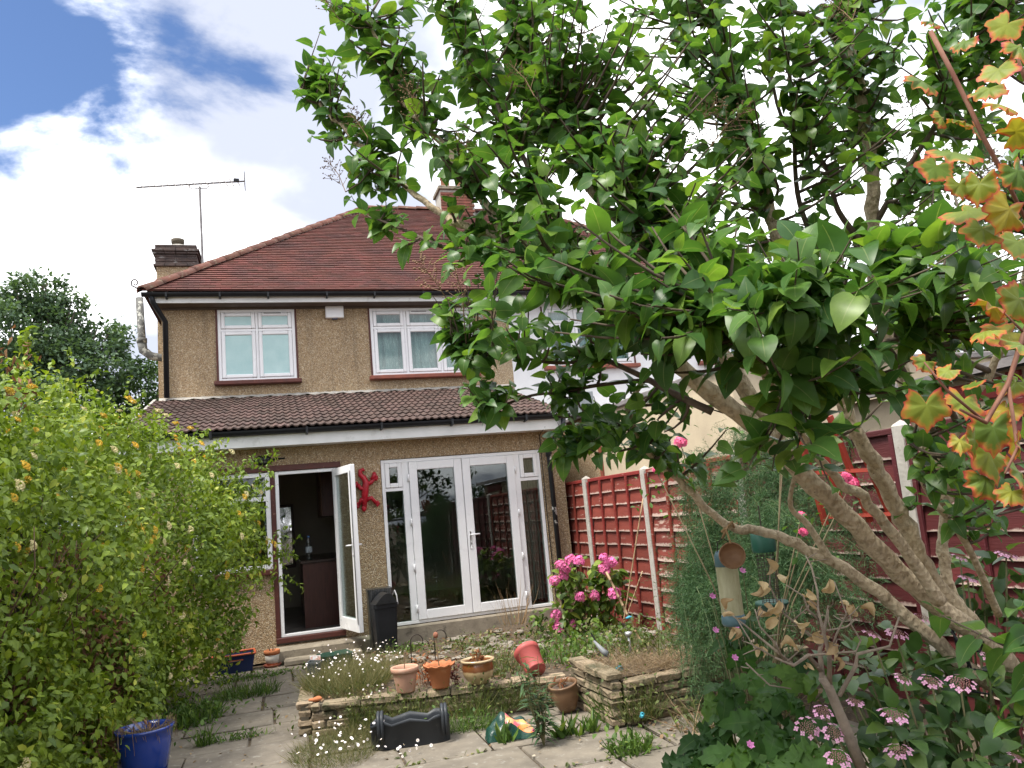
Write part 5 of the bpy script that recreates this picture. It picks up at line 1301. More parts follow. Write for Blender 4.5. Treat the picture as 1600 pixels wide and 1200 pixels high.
# longer free shoots by the kitchen window and along the crest
for (px, py, d, vx) in ((405, 775, 8.2, (.5, 0, .15)), (425, 870, 8.3, (.62, 0, -.1)), (400, 720, 8.4, (.5, 0, .5)), (432, 905, 8.3, (.3, -.2, -.5)), (300, 700, 8, (.3, 0, .6)), (200, 640, 7.8, (.1, 0, .7)), (330, 715, 8, (.5, 0, .4)), (110, 585, 6.5, (0, 0, .6)), (30, 560, 5.5, (.1, 0, .6)), (395, 800, 8.2, (.5, 0, .3)), (415, 840, 8.3, (.5, -.2, .1)), (440, 860, 8.35, (.5, 0, .1)), (370, 740, 8.2, (.5, -.2, .3))):
    s0 = np.array(at(px, py, d)); v_ = np.array(vx)
    for j in range(3):
        k = 16; tt = np.arange(k)*.022; vv = v_+RNG.normal(0, .25, 3); q_ = s0+RNG.normal(0, .05, 3)+vv*tt[:, None]; q_[:, 2] -= .5*tt**2; strs.append(q_); ns_.append(np.repeat((vv/np.linalg.norm(vv))[None], k, 0))
# leaves through the depth of the mound
b_ = HB[RNG.integers(0, len(HB), 26000)]; d_ = RNG.normal(0, 1, (26000, 3)); d_ /= np.linalg.norm(d_, axis=1, keepdims=True); Pi = b_[:, :3]+d_*b_[:, 3:]*(RNG.uniform(.35, .9, 26000))[:, None]
ok_ = (Pi[:, 2] > .05) & (Pi[:, 0] > -2.9); P = np.concatenate([P, Pi[ok_]]); Nn = np.concatenate([Nn, d_[ok_]])
P = np.concatenate([P]+strs); Nn = np.concatenate([Nn]+ns_); K = len(P)
# hollows where old growth has died back
rel = P-np.array(CAM_LOC); dp = rel @ np.array(CF); hx = 800+FPX*(rel @ np.array(CR))/dp; hyy = 600-FPX*(rel @ np.array(CU))/dp; keep = np.ones(K, bool); DEADS = []
for (px, py, rx, ry, n) in ((150, 1000, 46, 75, 260), (185, 1060, 30, 50, 120), (35, 925, 50, 45, 40), (25, 1075, 45, 70, 190), (95, 870, 40, 30, 30), (150, 1150, 60, 40, 120), (250, 905, 26, 60, 30)):
    e_ = ((hx-px)/rx)**2+((hyy-py)/ry)**2; ins = e_ < 1; d0 = np.percentile(dp[ins], 8); keep &= ~(ins & (dp < d0+.42) & (RNG.random(K) > .16+.5*e_)); DEADS.append((px, py, d0+.33, n, rx*d0/FPX*.55, ry*d0/FPX*.55))
P = P[keep]; Nn = Nn[keep]; K = len(P)
D = RNG.normal(0, .8, (K, 3))+Nn*.25; D[:, 2] -= .45; U = Nn*.9+np.array([0, -.1, .75])+RNG.normal(0, .42, (K, 3))
# leaf tone drifts through the mound in patches
val = np.clip(.5+.25*lumpy(P, 2.2, 8)+RNG.normal(0, .22, K), 0, 1)
# flowers sit at shoot tips in loose groups
hsm = leafmat('honeysuckle_leaf', (.07, .125, .018), (.25, .345, .036), (.47, .50, .075), .3, .45)
tag(leaves('foliage', OVAL, frames_np(D, U), P-HO, RNG.uniform(.036, .068, K)*np.where(P[:, 1] < -4, 1.1, 1), hsm, hs, val), kind='stuff')
# unseen dark fence, added to stop brightness behind showing through the mound
of = tag(empty('added_fence', (-2.25, 0, 0)), 'unseen dark board fence added inside the honeysuckle to block light', 'fence')
added_wood = M('added_fence_board', (.05, .04, .03), (.03, .025, .02), 8, .9, .4, 40, stretch=(4, 4, .5), rand=.2)
for i in range(92):
    m = MB(); m.box(-.012, .012, -.075, .075, .02, 1.86+random.uniform(-.02, .02), .003); m.build('board', added_wood, of, loc=(random.uniform(-.004, .004), -8.2+i*.152, 0))
m = MB(); m.box(.014, .06, -8.3, 5.8, 1.45, 1.53); m.build('rail', added_wood, of)
# withered leaves hanging in the hollows
dead = []
for (px, py, d, n, s_) in ((20, 550, 5.2, 26, .08), (25, 610, 5.2, 30, .06)):
    dead.append(np.array(at(px, py, d))+RNG.normal(0, 1, (n, 3))*np.array([s_, s_, s_*1.2]))
for (px, py, d, n, sx_, sz_) in DEADS:
    dead.append(np.array(at(px, py, float(d)))+RNG.normal(0, 1, (n, 3))*np.array([sx_, .1, sz_]))
P = np.concatenate(dead); K = len(P); D = RNG.normal(0, .5, (K, 3)); D[:, 2] -= .8
leaves('withered_leaves', leaf_tpl([0, .35, .7, 1], [(.02, .02), (.25, .35), (.18, .7)], .8, .6), frames_np(D, RNG.normal(0, 1, (K, 3))), P-HO, RNG.uniform(.04, .07, K), leafmat('withered_leaf', (.10, .05, .028), (.26, .14, .075), (.42, .26, .16), .3, .8, tcol=(1.1, .9, .7)), hs)
hstem = M('honeysuckle_stem', (.10, .065, .04), (.16, .11, .07), 20, .9)
m = MB()
for i in range(90):
    y_ = random.uniform(-7, -1.6); x_ = -1.9-.25*(-y_-3)*.5+random.uniform(-.4, .3)
    pts = [Vector((x_, y_, 0))]
    for k in range(6):
        pts.append(pts[-1]+Vector((random.gauss(.06, .14), random.gauss(0, .16), random.uniform(.15, .4))))
    m.tube([p-Vector(HO) for p in pts], [.011, .010, .008, .006, .005, .004, .003], 5)
m.build('stems', hstem, hs, True)
# flower clusters: trumpets that open cream and turn yellow
fl = MB(); rg = random.Random(1)
for i in range(9):
    a = i*2.4; tl = rg.uniform(.3, 1.1); d = Vector((math.cos(a)*math.sin(tl), math.sin(a)*math.sin(tl), math.cos(tl))); p0 = d*.008; p1 = d*.034; fl.tube([p0, p1], [.0022, .0035], 5)
    for b in range(4):
        o_ = d.orthogonal().normalized(); o_.rotate(Matrix.Rotation(b*1.57, 3, d)); fl.add([p1, p1+o_*.008+d*.006, p1+o_*.014-d*.002, p1+o_*.006-d*.004], [(0, 1, 2, 3)])
fy = fl.mesh('flower', M('yellow_honeysuckle', (.68, .50, .07), (.60, .36, .04), 40, .6, rand=.15), True); fw = fl.mesh('flower', M('cream_honeysuckle', (.66, .60, .36), (.58, .52, .28), 40, .6, rand=.15), True)
FP = []
Pf, Nf = hedge_pts(1500, .015)
rel = Pf-np.array(CAM_LOC); dp = rel @ np.array(CF); fx = 800+FPX*(rel @ np.array(CR))/dp; fy_ = 600-FPX*(rel @ np.array(CU))/dp
vis = [i for i in range(1500) if 0 < fx[i] < 440 and Nf[i] @ np.array([.6, -.6, .45]) > .35 and (Pf[i][2] > 1.15 or random.random() < .25)]
random.shuffle(vis)
for i in vis[:130]:
    p = Vector(Pf[i]+Nf[i]*.05-HO); inst('flower', fy if random.random() < .5 else fw, hs, Matrix.Translation(p) @ frame_z(Vector(Nf[i]).orthogonal(), Vector(Nf[i])).to_4x4() @ Matrix.Scale(random.uniform(.6, 1.2), 4))

# ================================================================== trees beyond
def far_tree(loc, label, blobs, n, size, tones, seed, trunk_r=.22, th=3.):
    rg = np.random.default_rng(seed); e = tag(empty('tree', loc), label, 'tree', 'trees beyond the gardens'); Bq = np.array(blobs)
    m = MB(); tops = []
    m.tube([(0, 0, 0), (.1, 0, th*.5), (0, .1, th)], [trunk_r, trunk_r*.8, trunk_r*.6], 9)
    for b in Bq:
        for k in range(7):
            d = rg.normal(0, 1, 3); d[2] = abs(d[2])*.7; d /= np.linalg.norm(d); t = b[:3]+d*b[3:]*.75
            m.tube([(0, 0, th*.95), tuple(np.array([0, 0, th])*.4+b[:3]*.6), tuple(t)], [trunk_r*.45, trunk_r*.25, .015], 5)
    m.build('trunk', M('grey_bark', (.10, .085, .065), (.06, .05, .04), 6, .9), e, True)
    nb_ = n//45; b = Bq[rg.choice(len(Bq), nb_, p=(Bq[:, 3]**2)/np.sum(Bq[:, 3]**2))]; d = rg.normal(0, 1, (nb_, 3)); d /= np.linalg.norm(d, axis=1, keepdims=True)
    c = b[:, :3]+d*b[:, 3:]*(1-np.abs(rg.normal(0, .22, nb_)))[:, None]
    P = (c[:, None, :]+rg.normal(0, 1, (nb_, 45, 3))*np.array([.22, .22, .17])*.7).reshape(-1, 3); K = len(P)
    D = np.repeat(d, 45, 0)*.5+rg.normal(0, .7, (K, 3)); U = np.tile([0, 0, 1.], (K, 1))+rg.normal(0, .5, (K, 3))
    v = np.clip(np.repeat(rg.random(nb_), 45)*.6+rg.random(K)*.4, 0, 1)
    leaves('crown', OVAL, frames_np(D, U), P, rg.uniform(.8, 1.4, K)*size, leafmat(*tones), e, v); return e
far_tree((-6.6, 14, 0), 'big dark green tree rising beyond the honeysuckle', [(0, 0, 5.6, 2.6, 2.4, 2.3), (-.4, 0, 7.6, 1.9, 1.8, 1.4), (1.4, 0, 6.4, 1.5, 1.5, 1.6), (-2.2, 0, 6.8, 2, 1.8, 1.9), (.3, 0, 8.9, .8, .8, .75), (1.0, 0, 8.3, .7, .7, .6), (1.9, .3, 7.6, .8, .7, .6), (.6, 0, 3.8, 2.2, 1.8, 1.6)], 42000, .125, ('far_leaf', (.055, .10, .06), (.11, .18, .095), (.17, .25, .125), .3, .5), 3, .25, 3.5)
far_tree((-3.55, 14.5, 0), 'small loose green tree between the big tree and the house', [(0, 0, 4.6, 1.3, 1.2, 1.5), (-.1, 0, 6.0, 1.1, .9, 1.0), (.7, 0, 5.6, .8, .8, .9), (-.8, 0, 3.4, 1.2, 1, 1.2), (.4, 0, 3.4, 1.0, 1.0, 1.1)], 16000, .11, ('far_leaf_loose', (.045, .09, .04), (.10, .17, .065), (.16, .24, .09), .3, .5), 4, .12, 3.)
far_tree((9.0, -3.0, 0), 'pale drooping conifer beyond the fence', [(0, 0, 3.4, 1.2, 1.2, 1.5), (0, 0, 4.9, .8, .8, 1.0), (.3, -.2, 2.2, 1.5, 1.4, 1.4)], 7000, .09, ('conifer_leaf', (.06, .10, .04), (.15, .20, .07), (.22, .27, .10), .3, .6), 5, .15, 2.2)
# unseen hedge added behind the camera to give the window panes dark reflections
far_tree((1.2, -19.5, 0), 'unseen dark hedge added behind the camera for the panes to mirror', [(x, .2*((x*7) % 3), 1.7+.5*((x*3) % 2), 1.5, 1.1, 2.0) for x in range(-6, 8, 2)], 9000, .16, ('hedge_leaf', (.02, .045, .018), (.05, .09, .03), (.08, .13, .04), .3, .5), 6, .15, 1.5)

# ================================================================== pink hydrangea by the french doors
def oval_leaves(n, c, r, rg, size, down=.3):
    d = rg.normal(0, 1, (n, 3)); d /= np.linalg.norm(d, axis=1, keepdims=True); P = np.array(c)+d*np.array(r)*(rg.random(n)**.4)[:, None]
    D = d*.8+rg.normal(0, .4, (n, 3)); D[:, 2] -= down; U = np.tile([0, -.3, 1.], (n, 1))+rg.normal(0, .35, (n, 3)); return P, D, U, rg.uniform(size*.7, size*1.2, n)
def floret_mesh(mb, p, nrm, r, rg):
    a = nrm.orthogonal().normalized(); a.rotate(Matrix.Rotation(rg.uniform(0, 1.57), 3, nrm)); b = nrm.cross(a)
    for k in range(4):
        t = k*math.pi/2; u = a*math.cos(t)+b*math.sin(t); w_ = nrm.cross(u)
        mb.add([p, p+u*r*.55-w_*r*.42+nrm*r*.12, p+u*r*1.0+nrm*r*.05, p+u*r*.55+w_*r*.42+nrm*r*.12], [(0, 1, 2, 3)])
hy = tag(empty('hydrangea', at(925, 1003, 9.1)), 'hydrangea bush with bright pink mop heads against the fence', 'hydrangea'); HY = Vector(hy.location); HY.z = .2; hy.location = HY
rg = np.random.default_rng(8); parts = []
for (px, py, d, r_, n) in ((890, 900, 8.9, .18, 60), (950, 895, 8.9, .18, 70), (915, 930, 8.9, .24, 80), (960, 930, 8.9, .16, 40), (880, 960, 8.8, .18, 50), (920, 985, 8.8, .26, 70), (950, 960, 9, .2, 40)):
    parts.append(oval_leaves(n, at(px, py, d), (r_, r_*.8, r_), rg, .12))
P, D, U, S = [np.concatenate([p[i] for p in parts]) for i in range(4)]
HYD = leaf_tpl([0, .3, .6, .85, 1], [(.03, .02), (.28, .28), (.32, .55), (.17, .85)], .2, .35)
tag(leaves('foliage', HYD, frames_np(D, U), P-np.array(HY), S, leafmat('hydrangea_leaf', (.06, .11, .022), (.17, .27, .04), (.34, .40, .07), .38, .4), hy), kind='stuff')
pinkm = M('pink_petal', (.78, .19, .42), (.64, .10, .30), 30, .6, rand=.2)
HEADS = [(892, 876), (904, 877), (876, 884), (883, 891), (881, 900), (866, 908), (943, 872), (953, 880), (945, 890), (906, 933), (929, 931), (960, 928), (869, 962), (873, 981), (895, 976)]
hmeshes = []
for s_ in range(3):
    h = MB(); r_ = random.Random(s_)
    for i in range(46):
        z = 1-1.35*(i+.5)/46; a = i*2.4; q_ = math.sqrt(max(0, 1-z*z)); nrm = Vector((q_*math.cos(a), q_*math.sin(a), z)); floret_mesh(h, nrm*.066*r_.uniform(.82, 1.12), (nrm+Vector((r_.gauss(0, .25), r_.gauss(0, .25), r_.gauss(0, .25)))).normalized(), r_.uniform(.018, .026), r_)
    hmeshes.append(h.mesh('flower_head', pinkm))
sm_ = MB()
for (px, py) in HEADS:
    p = at(px, py, 8.72+random.uniform(-.06, .06)); inst('flower_head', random.choice(hmeshes), hy, Matrix.Translation(p-HY) @ Matrix.Rotation(random.uniform(-.5, .5)-.4*-1, 4, 'X') @ Matrix.Rotation(random.uniform(0, 6), 4, 'Z') @ Matrix.Scale(random.uniform(.75, 1.15), 4))
    b_ = Vector((random.uniform(-.25, .25), random.uniform(-.15, .15), 0)); sm_.tube([b_, b_.lerp(p-HY, .5)+Vector((0, .03, .04)), p-HY-Vector((0, 0, .04))], [.007, .006, .004], 5)
for i in range(30):
    b_ = Vector((random.uniform(-.35, .35), random.uniform(-.2, .2), -.1)); sm_.tube([b_, b_+Vector((random.gauss(0, .1), random.gauss(-.02, .06), random.uniform(.35, .75)))], [.006, .003], 5)
sm_.build('stems', M('green_stalk', (.09, .12, .04), (.16, .13, .07), 20, .8), hy, True)

# ================================================================== asparagus fern in front of the fence
af = tag(empty('asparagus_fern', (3.15, -5.35, .0)), 'tall feathery asparagus fern arching in front of the fence', 'fern'); AF = np.array([3.15, -5.35, 0.])
rg = np.random.default_rng(12); pts_, dirs_ = [], []; m = MB()
TIPS = [(1062, 985, 5.6), (1075, 930, 5.6), (1085, 1010, 5.4), (1105, 1060, 5.2), (1095, 870, 5.7), (1120, 800, 5.6), (1150, 770, 5.5), (1190, 770, 5.4), (1230, 760, 5.2), (1270, 780, 5), (1300, 800, 4.9), (1110, 980, 5.3), (1150, 1020, 5.0), (1200, 1010, 4.8), (1250, 960, 4.8), (1290, 900, 4.7), (1130, 900, 5.4), (1170, 900, 5.2), (1210, 880, 5), (1250, 860, 4.9), (1070, 800, 5.9), (1170, 700, 5.6), (1220, 690, 5.5), (1300, 720, 5.2), (1330, 830, 4.8), (1130, 1000, 5.1), (1090, 1070, 5.2), (1180, 960, 5), (1240, 920, 4.8), (1320, 700, 5.1), (1340, 770, 4.9), (1100, 750, 5.8), (1080, 960, 5.6), (1110, 840, 5.6), (1085, 1040, 5.4), (1060, 900, 5.8), (1260, 830, 4.6), (1290, 860, 4.5), (1310, 900, 4.4), (1330, 940, 4.4), (1270, 900, 4.5), (1240, 940, 4.5), (1290, 960, 4.4), (1330, 990, 4.4), (1250, 990, 4.5), (1350, 880, 4.5), (1220, 840, 4.8), (1200, 920, 4.7), (1210, 970, 4.6), (1365, 950, 4.4)]
for (px, py, dd) in TIPS*3:
    T = np.array(at(px+rg.normal(0, 12), py+rg.normal(0, 12), dd+rg.normal(0, .12))); S0 = AF+np.array([rg.normal(0, .18), rg.normal(0, .22), .25]); h = max(T[2], .9)+.25
    C_ = np.array([S0[0]*.55+T[0]*.45, S0[1]*.55+T[1]*.45, h+.35]); t = np.linspace(0, 1, 26)[:, None]; cv_ = S0*(1-t)**2+2*C_*t*(1-t)+T*t*t
    m.tube([tuple(q_-AF) for q_ in cv_[::3]], [.0045, .004, .0035, .003, .0025, .002, .0015, .001, .001][:len(cv_[::3])], 4)
    for i in range(6, 26):
        tg = cv_[min(i+1, 25)]-cv_[i-1]; tg /= np.linalg.norm(tg)+1e-9
        for b in range(4):
            bd_ = rg.normal(0, 1, 3)+tg*.8; bd_[2] -= .5; bd_ /= np.linalg.norm(bd_); bl = rg.uniform(.12, .30)*(1.15-.5*i/26)
            for k in range(9):
                q_ = cv_[i]+bd_*bl*(k+1)/9; q_[2] -= .25*bl*((k+1)/9)**2
                for r_ in range(2):
                    pts_.append(q_); dirs_.append(bd_*.7+rg.normal(0, .6, 3))
m.build('stems', M('fern_stem', (.10, .13, .06), (.14, .17, .08), 20, .8), af)
P = np.array(pts_); D = np.array(dirs_); K = len(P)
NEED = ([(-.045, 0, 0), (.045, 0, 0), (0, 1, 0)], [(0, 1, 2)], [0, 0, 1])
tag(leaves('needles', NEED, frames_np(D, rg.normal(0, 1, (K, 3))), P-AF, rg.uniform(.022, .045, K), leafmat('fern_needle', (.042, .095, .042), (.08, .155, .060), (.14, .22, .08), .3, .6, tcol=(1.1, 1.2, .8)), af), kind='stuff')
print('fern needles', K)

# ================================================================== lacecap hydrangea, bottom corner
lc = tag(empty('lacecap_hydrangea', (2.5, -8.15, 0)), 'lacecap hydrangea with pale pink florets under the lilac', 'hydrangea'); LC = Vector(lc.location)
rg = np.random.default_rng(15); parts = []
for (px, py, d, rx, rz, n) in ((1340, 1060, 2.9, .14, .12, 34), (1430, 1090, 2.8, .16, .14, 46), (1520, 1080, 2.8, .16, .14, 42), (1400, 1170, 2.6, .16, .12, 44), (1500, 1180, 2.5, .16, .12, 40), (1330, 1170, 2.7, .12, .12, 30), (1590, 1150, 2.6, .14, .2, 30), (1560, 900, 3.2, .16, .14, 34), (1600, 970, 3.1, .16, .16, 30), (1430, 1020, 3, .14, .1, 22), (1510, 920, 3.3, .12, .1, 16), (1470, 1250, 2.5, .3, .1, 50), (1650, 1100, 2.8, .2, .3, 40)):
    parts.append(oval_leaves(int(n*1.5), at(px, py, d), (rx*1.1, .18, rz*1.1), rg, .085, .25))
P, D, U, S = [np.concatenate([p[i] for p in parts]) for i in range(4)]; K = len(P)
rel = P-np.array(CAM_LOC); dp = rel @ np.array(CF); score = S/dp; Rl = frames_np(D, U)
lacm = leafmat('lacecap_leaf', (.03, .075, .022), (.085, .17, .036), (.17, .26, .055), .3, .38, False, spec=.5); lmesh = leaf_mesh('leaf', HYD, lacm)
order = np.argsort(-score)
for i in order[:240]:
    inst('leaf', lmesh, lc, Matrix.Translation(Vector(P[i])-LC) @ Matrix(Rl[i].tolist()).to_4x4() @ Matrix.Diagonal((S[i]*random.uniform(.9, 1.15), S[i], S[i]*random.uniform(.6, 1.6), 1)))
rest = order[240:]
if len(rest):
    tag(leaves('foliage', HYD, Rl[rest], P[rest]-np.array(LC), S[rest], leafmat('lacecap_leaf_mass', (.03, .075, .022), (.085, .17, .036), (.17, .26, .055), .3, .38, True, spec=.5), lc), kind='stuff')
pale = M('pale_pink_petal', (.70, .40, .54), (.60, .28, .44), 40, .6, rand=.2); budm = M('dusty_bud', (.26, .13, .12), (.36, .20, .18), 60, .8)
lheads = []
for s_ in range(3):
    h = MB(); r_ = random.Random(s_+20); h.cur = 0
    for i in range(46):
        a = i*2.4; q_ = .062*math.sqrt(i/46); ell(h, q_*math.cos(a), q_*math.sin(a), .012-q_*q_*2+r_.uniform(-.003, .004), .0052, .0052, .006, 5, 3)
    h.cur = 1
    for i in range(9):
        a = i*.698+r_.uniform(-.2, .2); rr = r_.uniform(.066, .088); nrm = Vector((math.cos(a)*.5, math.sin(a)*.5, .8)).normalized(); floret_mesh(h, Vector((rr*math.cos(a), rr*math.sin(a), .008)), nrm, r_.uniform(.021, .03), r_)
    lheads.append(h.mesh('flower_head', [budm, pale]))
sm_ = MB()
for (px, py, d) in ((1362, 992, 2.75), (1400, 990, 2.8), (1410, 1062, 2.6), (1455, 1066, 2.62), (1500, 1068, 2.6), (1337, 1098, 2.6), (1285, 1112, 2.6), (1397, 1119, 2.5), (1262, 1138, 2.55), (1302, 1145, 2.5), (1500, 872, 3.1), (1512, 905, 3.05), (1572, 868, 3.1), (1440, 966, 2.95), (1310, 1185, 2.4), (1405, 1175, 2.4), (1590, 1185, 2.4), (1545, 1030, 2.7), (1490, 940, 3.1)):
    p = at(px, py, d); inst('flower_head', random.choice(lheads), lc, Matrix.Translation(p-LC) @ Matrix.Rotation(random.uniform(.15, .75), 4, 'X') @ Matrix.Rotation(random.uniform(-.3, .3), 4, 'Y') @ Matrix.Rotation(random.uniform(0, 6), 4, 'Z') @ Matrix.Scale(random.uniform(.3, .52), 4))
    b_ = (p-LC)*.35; b_.z = 0; sm_.tube([b_, b_.lerp(p-LC, .6)+Vector((0, .05, .02)), p-LC], [.006, .005, .003], 5)
for i in range(40):
    j = order[random.randrange(K)]; p = Vector(P[j])-LC; b_ = p*.4; b_.z = 0; sm_.tube([b_, b_.lerp(p, .6)+Vector((0, .04, .02)), p], [.006, .005, .003], 5)
sm_.build('stems', M('green_stalk', (.09, .12, .04)), lc, True)

# ================================================================== anemones with big lobed leaves
an = tag(empty('japanese_anemone', (1.95, -7.55, 0)), 'anemone clump with large lobed leaves at the bottom edge', 'plant'); AN = Vector(an.location)

def trifoliate():
    one = leaf_tpl([0, .08, .16, .26, .34, .44, .52, .62, .70, .82, 1], [(.05, .0), (.20, .10), (.17, .16), (.33, .28), (.25, .33), (.36, .48), (.25, .52), (.27, .67), (.16, .70), (.12, .86)], .22, .35, 0, .25)
    vs, fs, ew = [], [], []
    for a, s_ in ((0, .72), (1.05, .62), (-1.05, .62)):
        k = len(vs); c, s2 = math.cos(a), math.sin(a); vs += [((x*c-y*s2)*s_, (x*s2+y*c)*s_+.12, z*s_) for x, y, z in one[0]]; fs += [tuple(i+k for i in f) for f in one[1]]; ew += one[2]
    return vs, fs, ew
ANT = trifoliate(); anm = leafmat('anemone_leaf', (.022, .06, .016), (.06, .14, .028), (.12, .21, .04), .36, .5, False, spec=.2, vein=(.10, .17, .05)); am_ = leaf_mesh('leaf', ANT, anm); sm_ = MB()
for (px, py, d, s_) in [(1150, 1090, 2.9, 90), (1205, 1120, 2.8, 90), (1250, 1105, 2.8, 80), (1180, 1150, 2.7, 100), (1120, 1150, 2.8, 95), (1230, 1160, 2.65, 100), (1140, 1190, 2.6, 100), (1085, 1185, 2.7, 95), (1270, 1185, 2.5, 110), (1200, 1195, 2.55, 110), (1175, 1065, 3, 70), (1110, 1110, 3, 70), (1240, 1065, 3, 70), (1160, 980, 3.2, 60), (1185, 990, 3.2, 55), (1145, 1010, 3.2, 60), (1300, 1080, 2.9, 60), (1290, 1140, 2.7, 80), (1060, 1210, 2.7, 90), (1130, 1230, 2.5, 110), (1220, 1235, 2.45, 110), (1165, 1030, 3.1, 60), (1262, 1040, 3.05, 55), (1210, 1045, 3.1, 60), (1100, 1165, 2.75, 75), (1160, 1125, 2.8, 75), (1225, 1090, 2.85, 70), (1190, 1100, 2.9, 70), (1255, 1140, 2.7, 75), (1130, 1075, 3, 60), (1215, 1150, 2.7, 80), (1170, 1180, 2.6, 80), (1105, 1200, 2.65, 80), (1245, 1195, 2.55, 80), (1280, 1060, 2.95, 55), (1140, 1130, 2.85, 75)]:
    sz = s_*1.02/FPX*d; dr = Vector((random.gauss(-.1, .6), random.gauss(-.6, .3), random.gauss(-.25, .2))); p = at(px, py, d)-dr.normalized()*sz*.35
    inst('leaf', am_, an, Matrix.Translation(p-AN) @ frame_z(dr, Vector((random.gauss(0, .4), random.gauss(-.3, .3), 1))).to_4x4() @ Matrix.Diagonal((sz*1.05, sz, sz*random.uniform(.6, 2.), 1)))
    b_ = (p-AN)*.3; b_.z = 0; sm_.tube([b_, b_.lerp(p-AN, .6)+Vector((0, .05, .04)), p-AN+dr.normalized()*sz*.3], [.004, .0035, .0025], 4)
fm_ = MB(); r_ = random.Random(4); fm_.tube([(0, 0, -.01), (0, 0, .004)], [.002, .005], 5)
for k in range(6):
    t = k*1.047; u = Vector((math.cos(t), math.sin(t), .25)); w_ = Vector((-math.sin(t), math.cos(t), 0)); fm_.add([(0, 0, 0), u*.016-w_*.009, u*.025+Vector((0, 0, .004)), u*.016+w_*.009], [(0, 1, 2, 3)])
fmm = fm_.mesh('flower', M('anemone_petal', (.60, .22, .45), (.48, .15, .36), 40, .6))
for (px, py, d) in ((1113, 932, 3.1), (1160, 892, 3.1), (1148, 1028, 3.0), (1118, 985, 3.1), (1150, 978, 3.1), (1172, 1164, 2.6)):
    p = at(px, py, d); inst('flower', fmm, an, Matrix.Translation(p-AN) @ Matrix.Rotation(.9, 4, 'X') @ Matrix.Rotation(random.uniform(0, 6), 4, 'Z') @ Matrix.Scale(.62, 4)); b_ = (p-AN)*.4; b_.z = .2; sm_.tube([b_, b_.lerp(p-AN, .6)+Vector((.02, .04, .05)), p-AN], [.003, .0025, .0015], 4)
sm_.build('stems', M('green_stalk', (.09, .12, .04)), an, True)

# ================================================================== dead shrub with curled tan leaves
ds = tag(empty('dead_shrub', at(1345, 1290, 2.5)), 'dead shrub with bare grey branches and curled tan leaves', 'shrub'); DS = Vector(ds.location); DS.z = 0; ds.location = DS
gb = M('grey_dead_bark', (.27, .22, .17), (.17, .14, .11), 25, .9, .5, 70); m = MB()
def z8(x, y, d):
    return at(1000+x/2.667, 800+y/2.667, d)
BR = [([(930, 1090, 2.5), (860, 900, 2.5), (790, 740, 2.5), (760, 680, 2.5)], .019, .014), ([(760, 680, 2.5), (700, 600, 2.5), (640, 640, 2.45), (560, 600, 2.45)], .009, .003), ([(760, 690, 2.5), (750, 580, 2.55), (780, 440, 2.6), (785, 390, 2.6)], .01, .003), ([(790, 740, 2.5), (790, 600, 2.45), (760, 480, 2.4), (740, 400, 2.4)], .009, .003), ([(745, 460, 2.42), (740, 330, 2.45), (715, 230, 2.5), (690, 180, 2.55)], .004, .0025),
      ([(830, 760, 2.5), (900, 640, 2.5), (905, 590, 2.5), (1040, 560, 2.5), (1080, 440, 2.5)], .008, .003), ([(700, 600, 2.5), (900, 580, 2.45), (920, 540, 2.45), (880, 470, 2.45), (870, 390, 2.5)], .004, .002), ([(640, 640, 2.45), (520, 540, 2.5), (440, 480, 2.55), (350, 410, 2.6)], .005, .002), ([(600, 620, 2.45), (560, 540, 2.4), (500, 480, 2.4), (480, 400, 2.4)], .004, .002), ([(750, 560, 2.55), (660, 470, 2.6), (600, 420, 2.6), (540, 300, 2.6), (545, 190, 2.6)], .005, .002), ([(640, 450, 2.6), (700, 400, 2.6), (720, 350, 2.6)], .003, .002), ([(760, 480, 2.4), (700, 410, 2.4), (680, 350, 2.4), (610, 300, 2.4)], .004, .002), ([(780, 500, 2.55), (860, 470, 2.6), (900, 440, 2.6)], .004, .002), ([(790, 600, 2.45), (820, 500, 2.4), (860, 420, 2.4), (810, 290, 2.4)], .004, .002), ([(560, 600, 2.45), (470, 560, 2.45), (400, 430, 2.5)], .003, .002), ([(440, 640, 2.6), (540, 720, 2.6), (630, 730, 2.6)], .003, .002)]
for pts, a, b in BR:
    n = len(pts); m.tube([z8(*p)-DS+Vector((random.gauss(0, .003),)*3) for p in pts], [a+(b-a)*i/(n-1) for i in range(n)], 7)
m.tube([(0, 0, 0), z8(930, 1090, 2.5)-DS], [.026, .019], 8)
for i in range(46):
    pts, a, b = random.choice(BR[1:]); k = random.randrange(len(pts)-1); t = random.random(); p = z8(*pts[k]).lerp(z8(*pts[k+1]), t)-DS; q_ = p+Vector((random.gauss(0, .03), random.gauss(0, .03), random.uniform(-.01, .055))); m.tube([p, p.lerp(q_, .5)+Vector((random.gauss(0, .006), 0, 0)), q_], [.0025, .002, .0012], 4)
m.build('branches', gb, ds, True)
tanm = leafmat('tan_dead_leaf', (.34, .24, .13), (.54, .42, .24), (.66, .55, .36), .3, .7, False, tcol=(1.1, 1., .7))

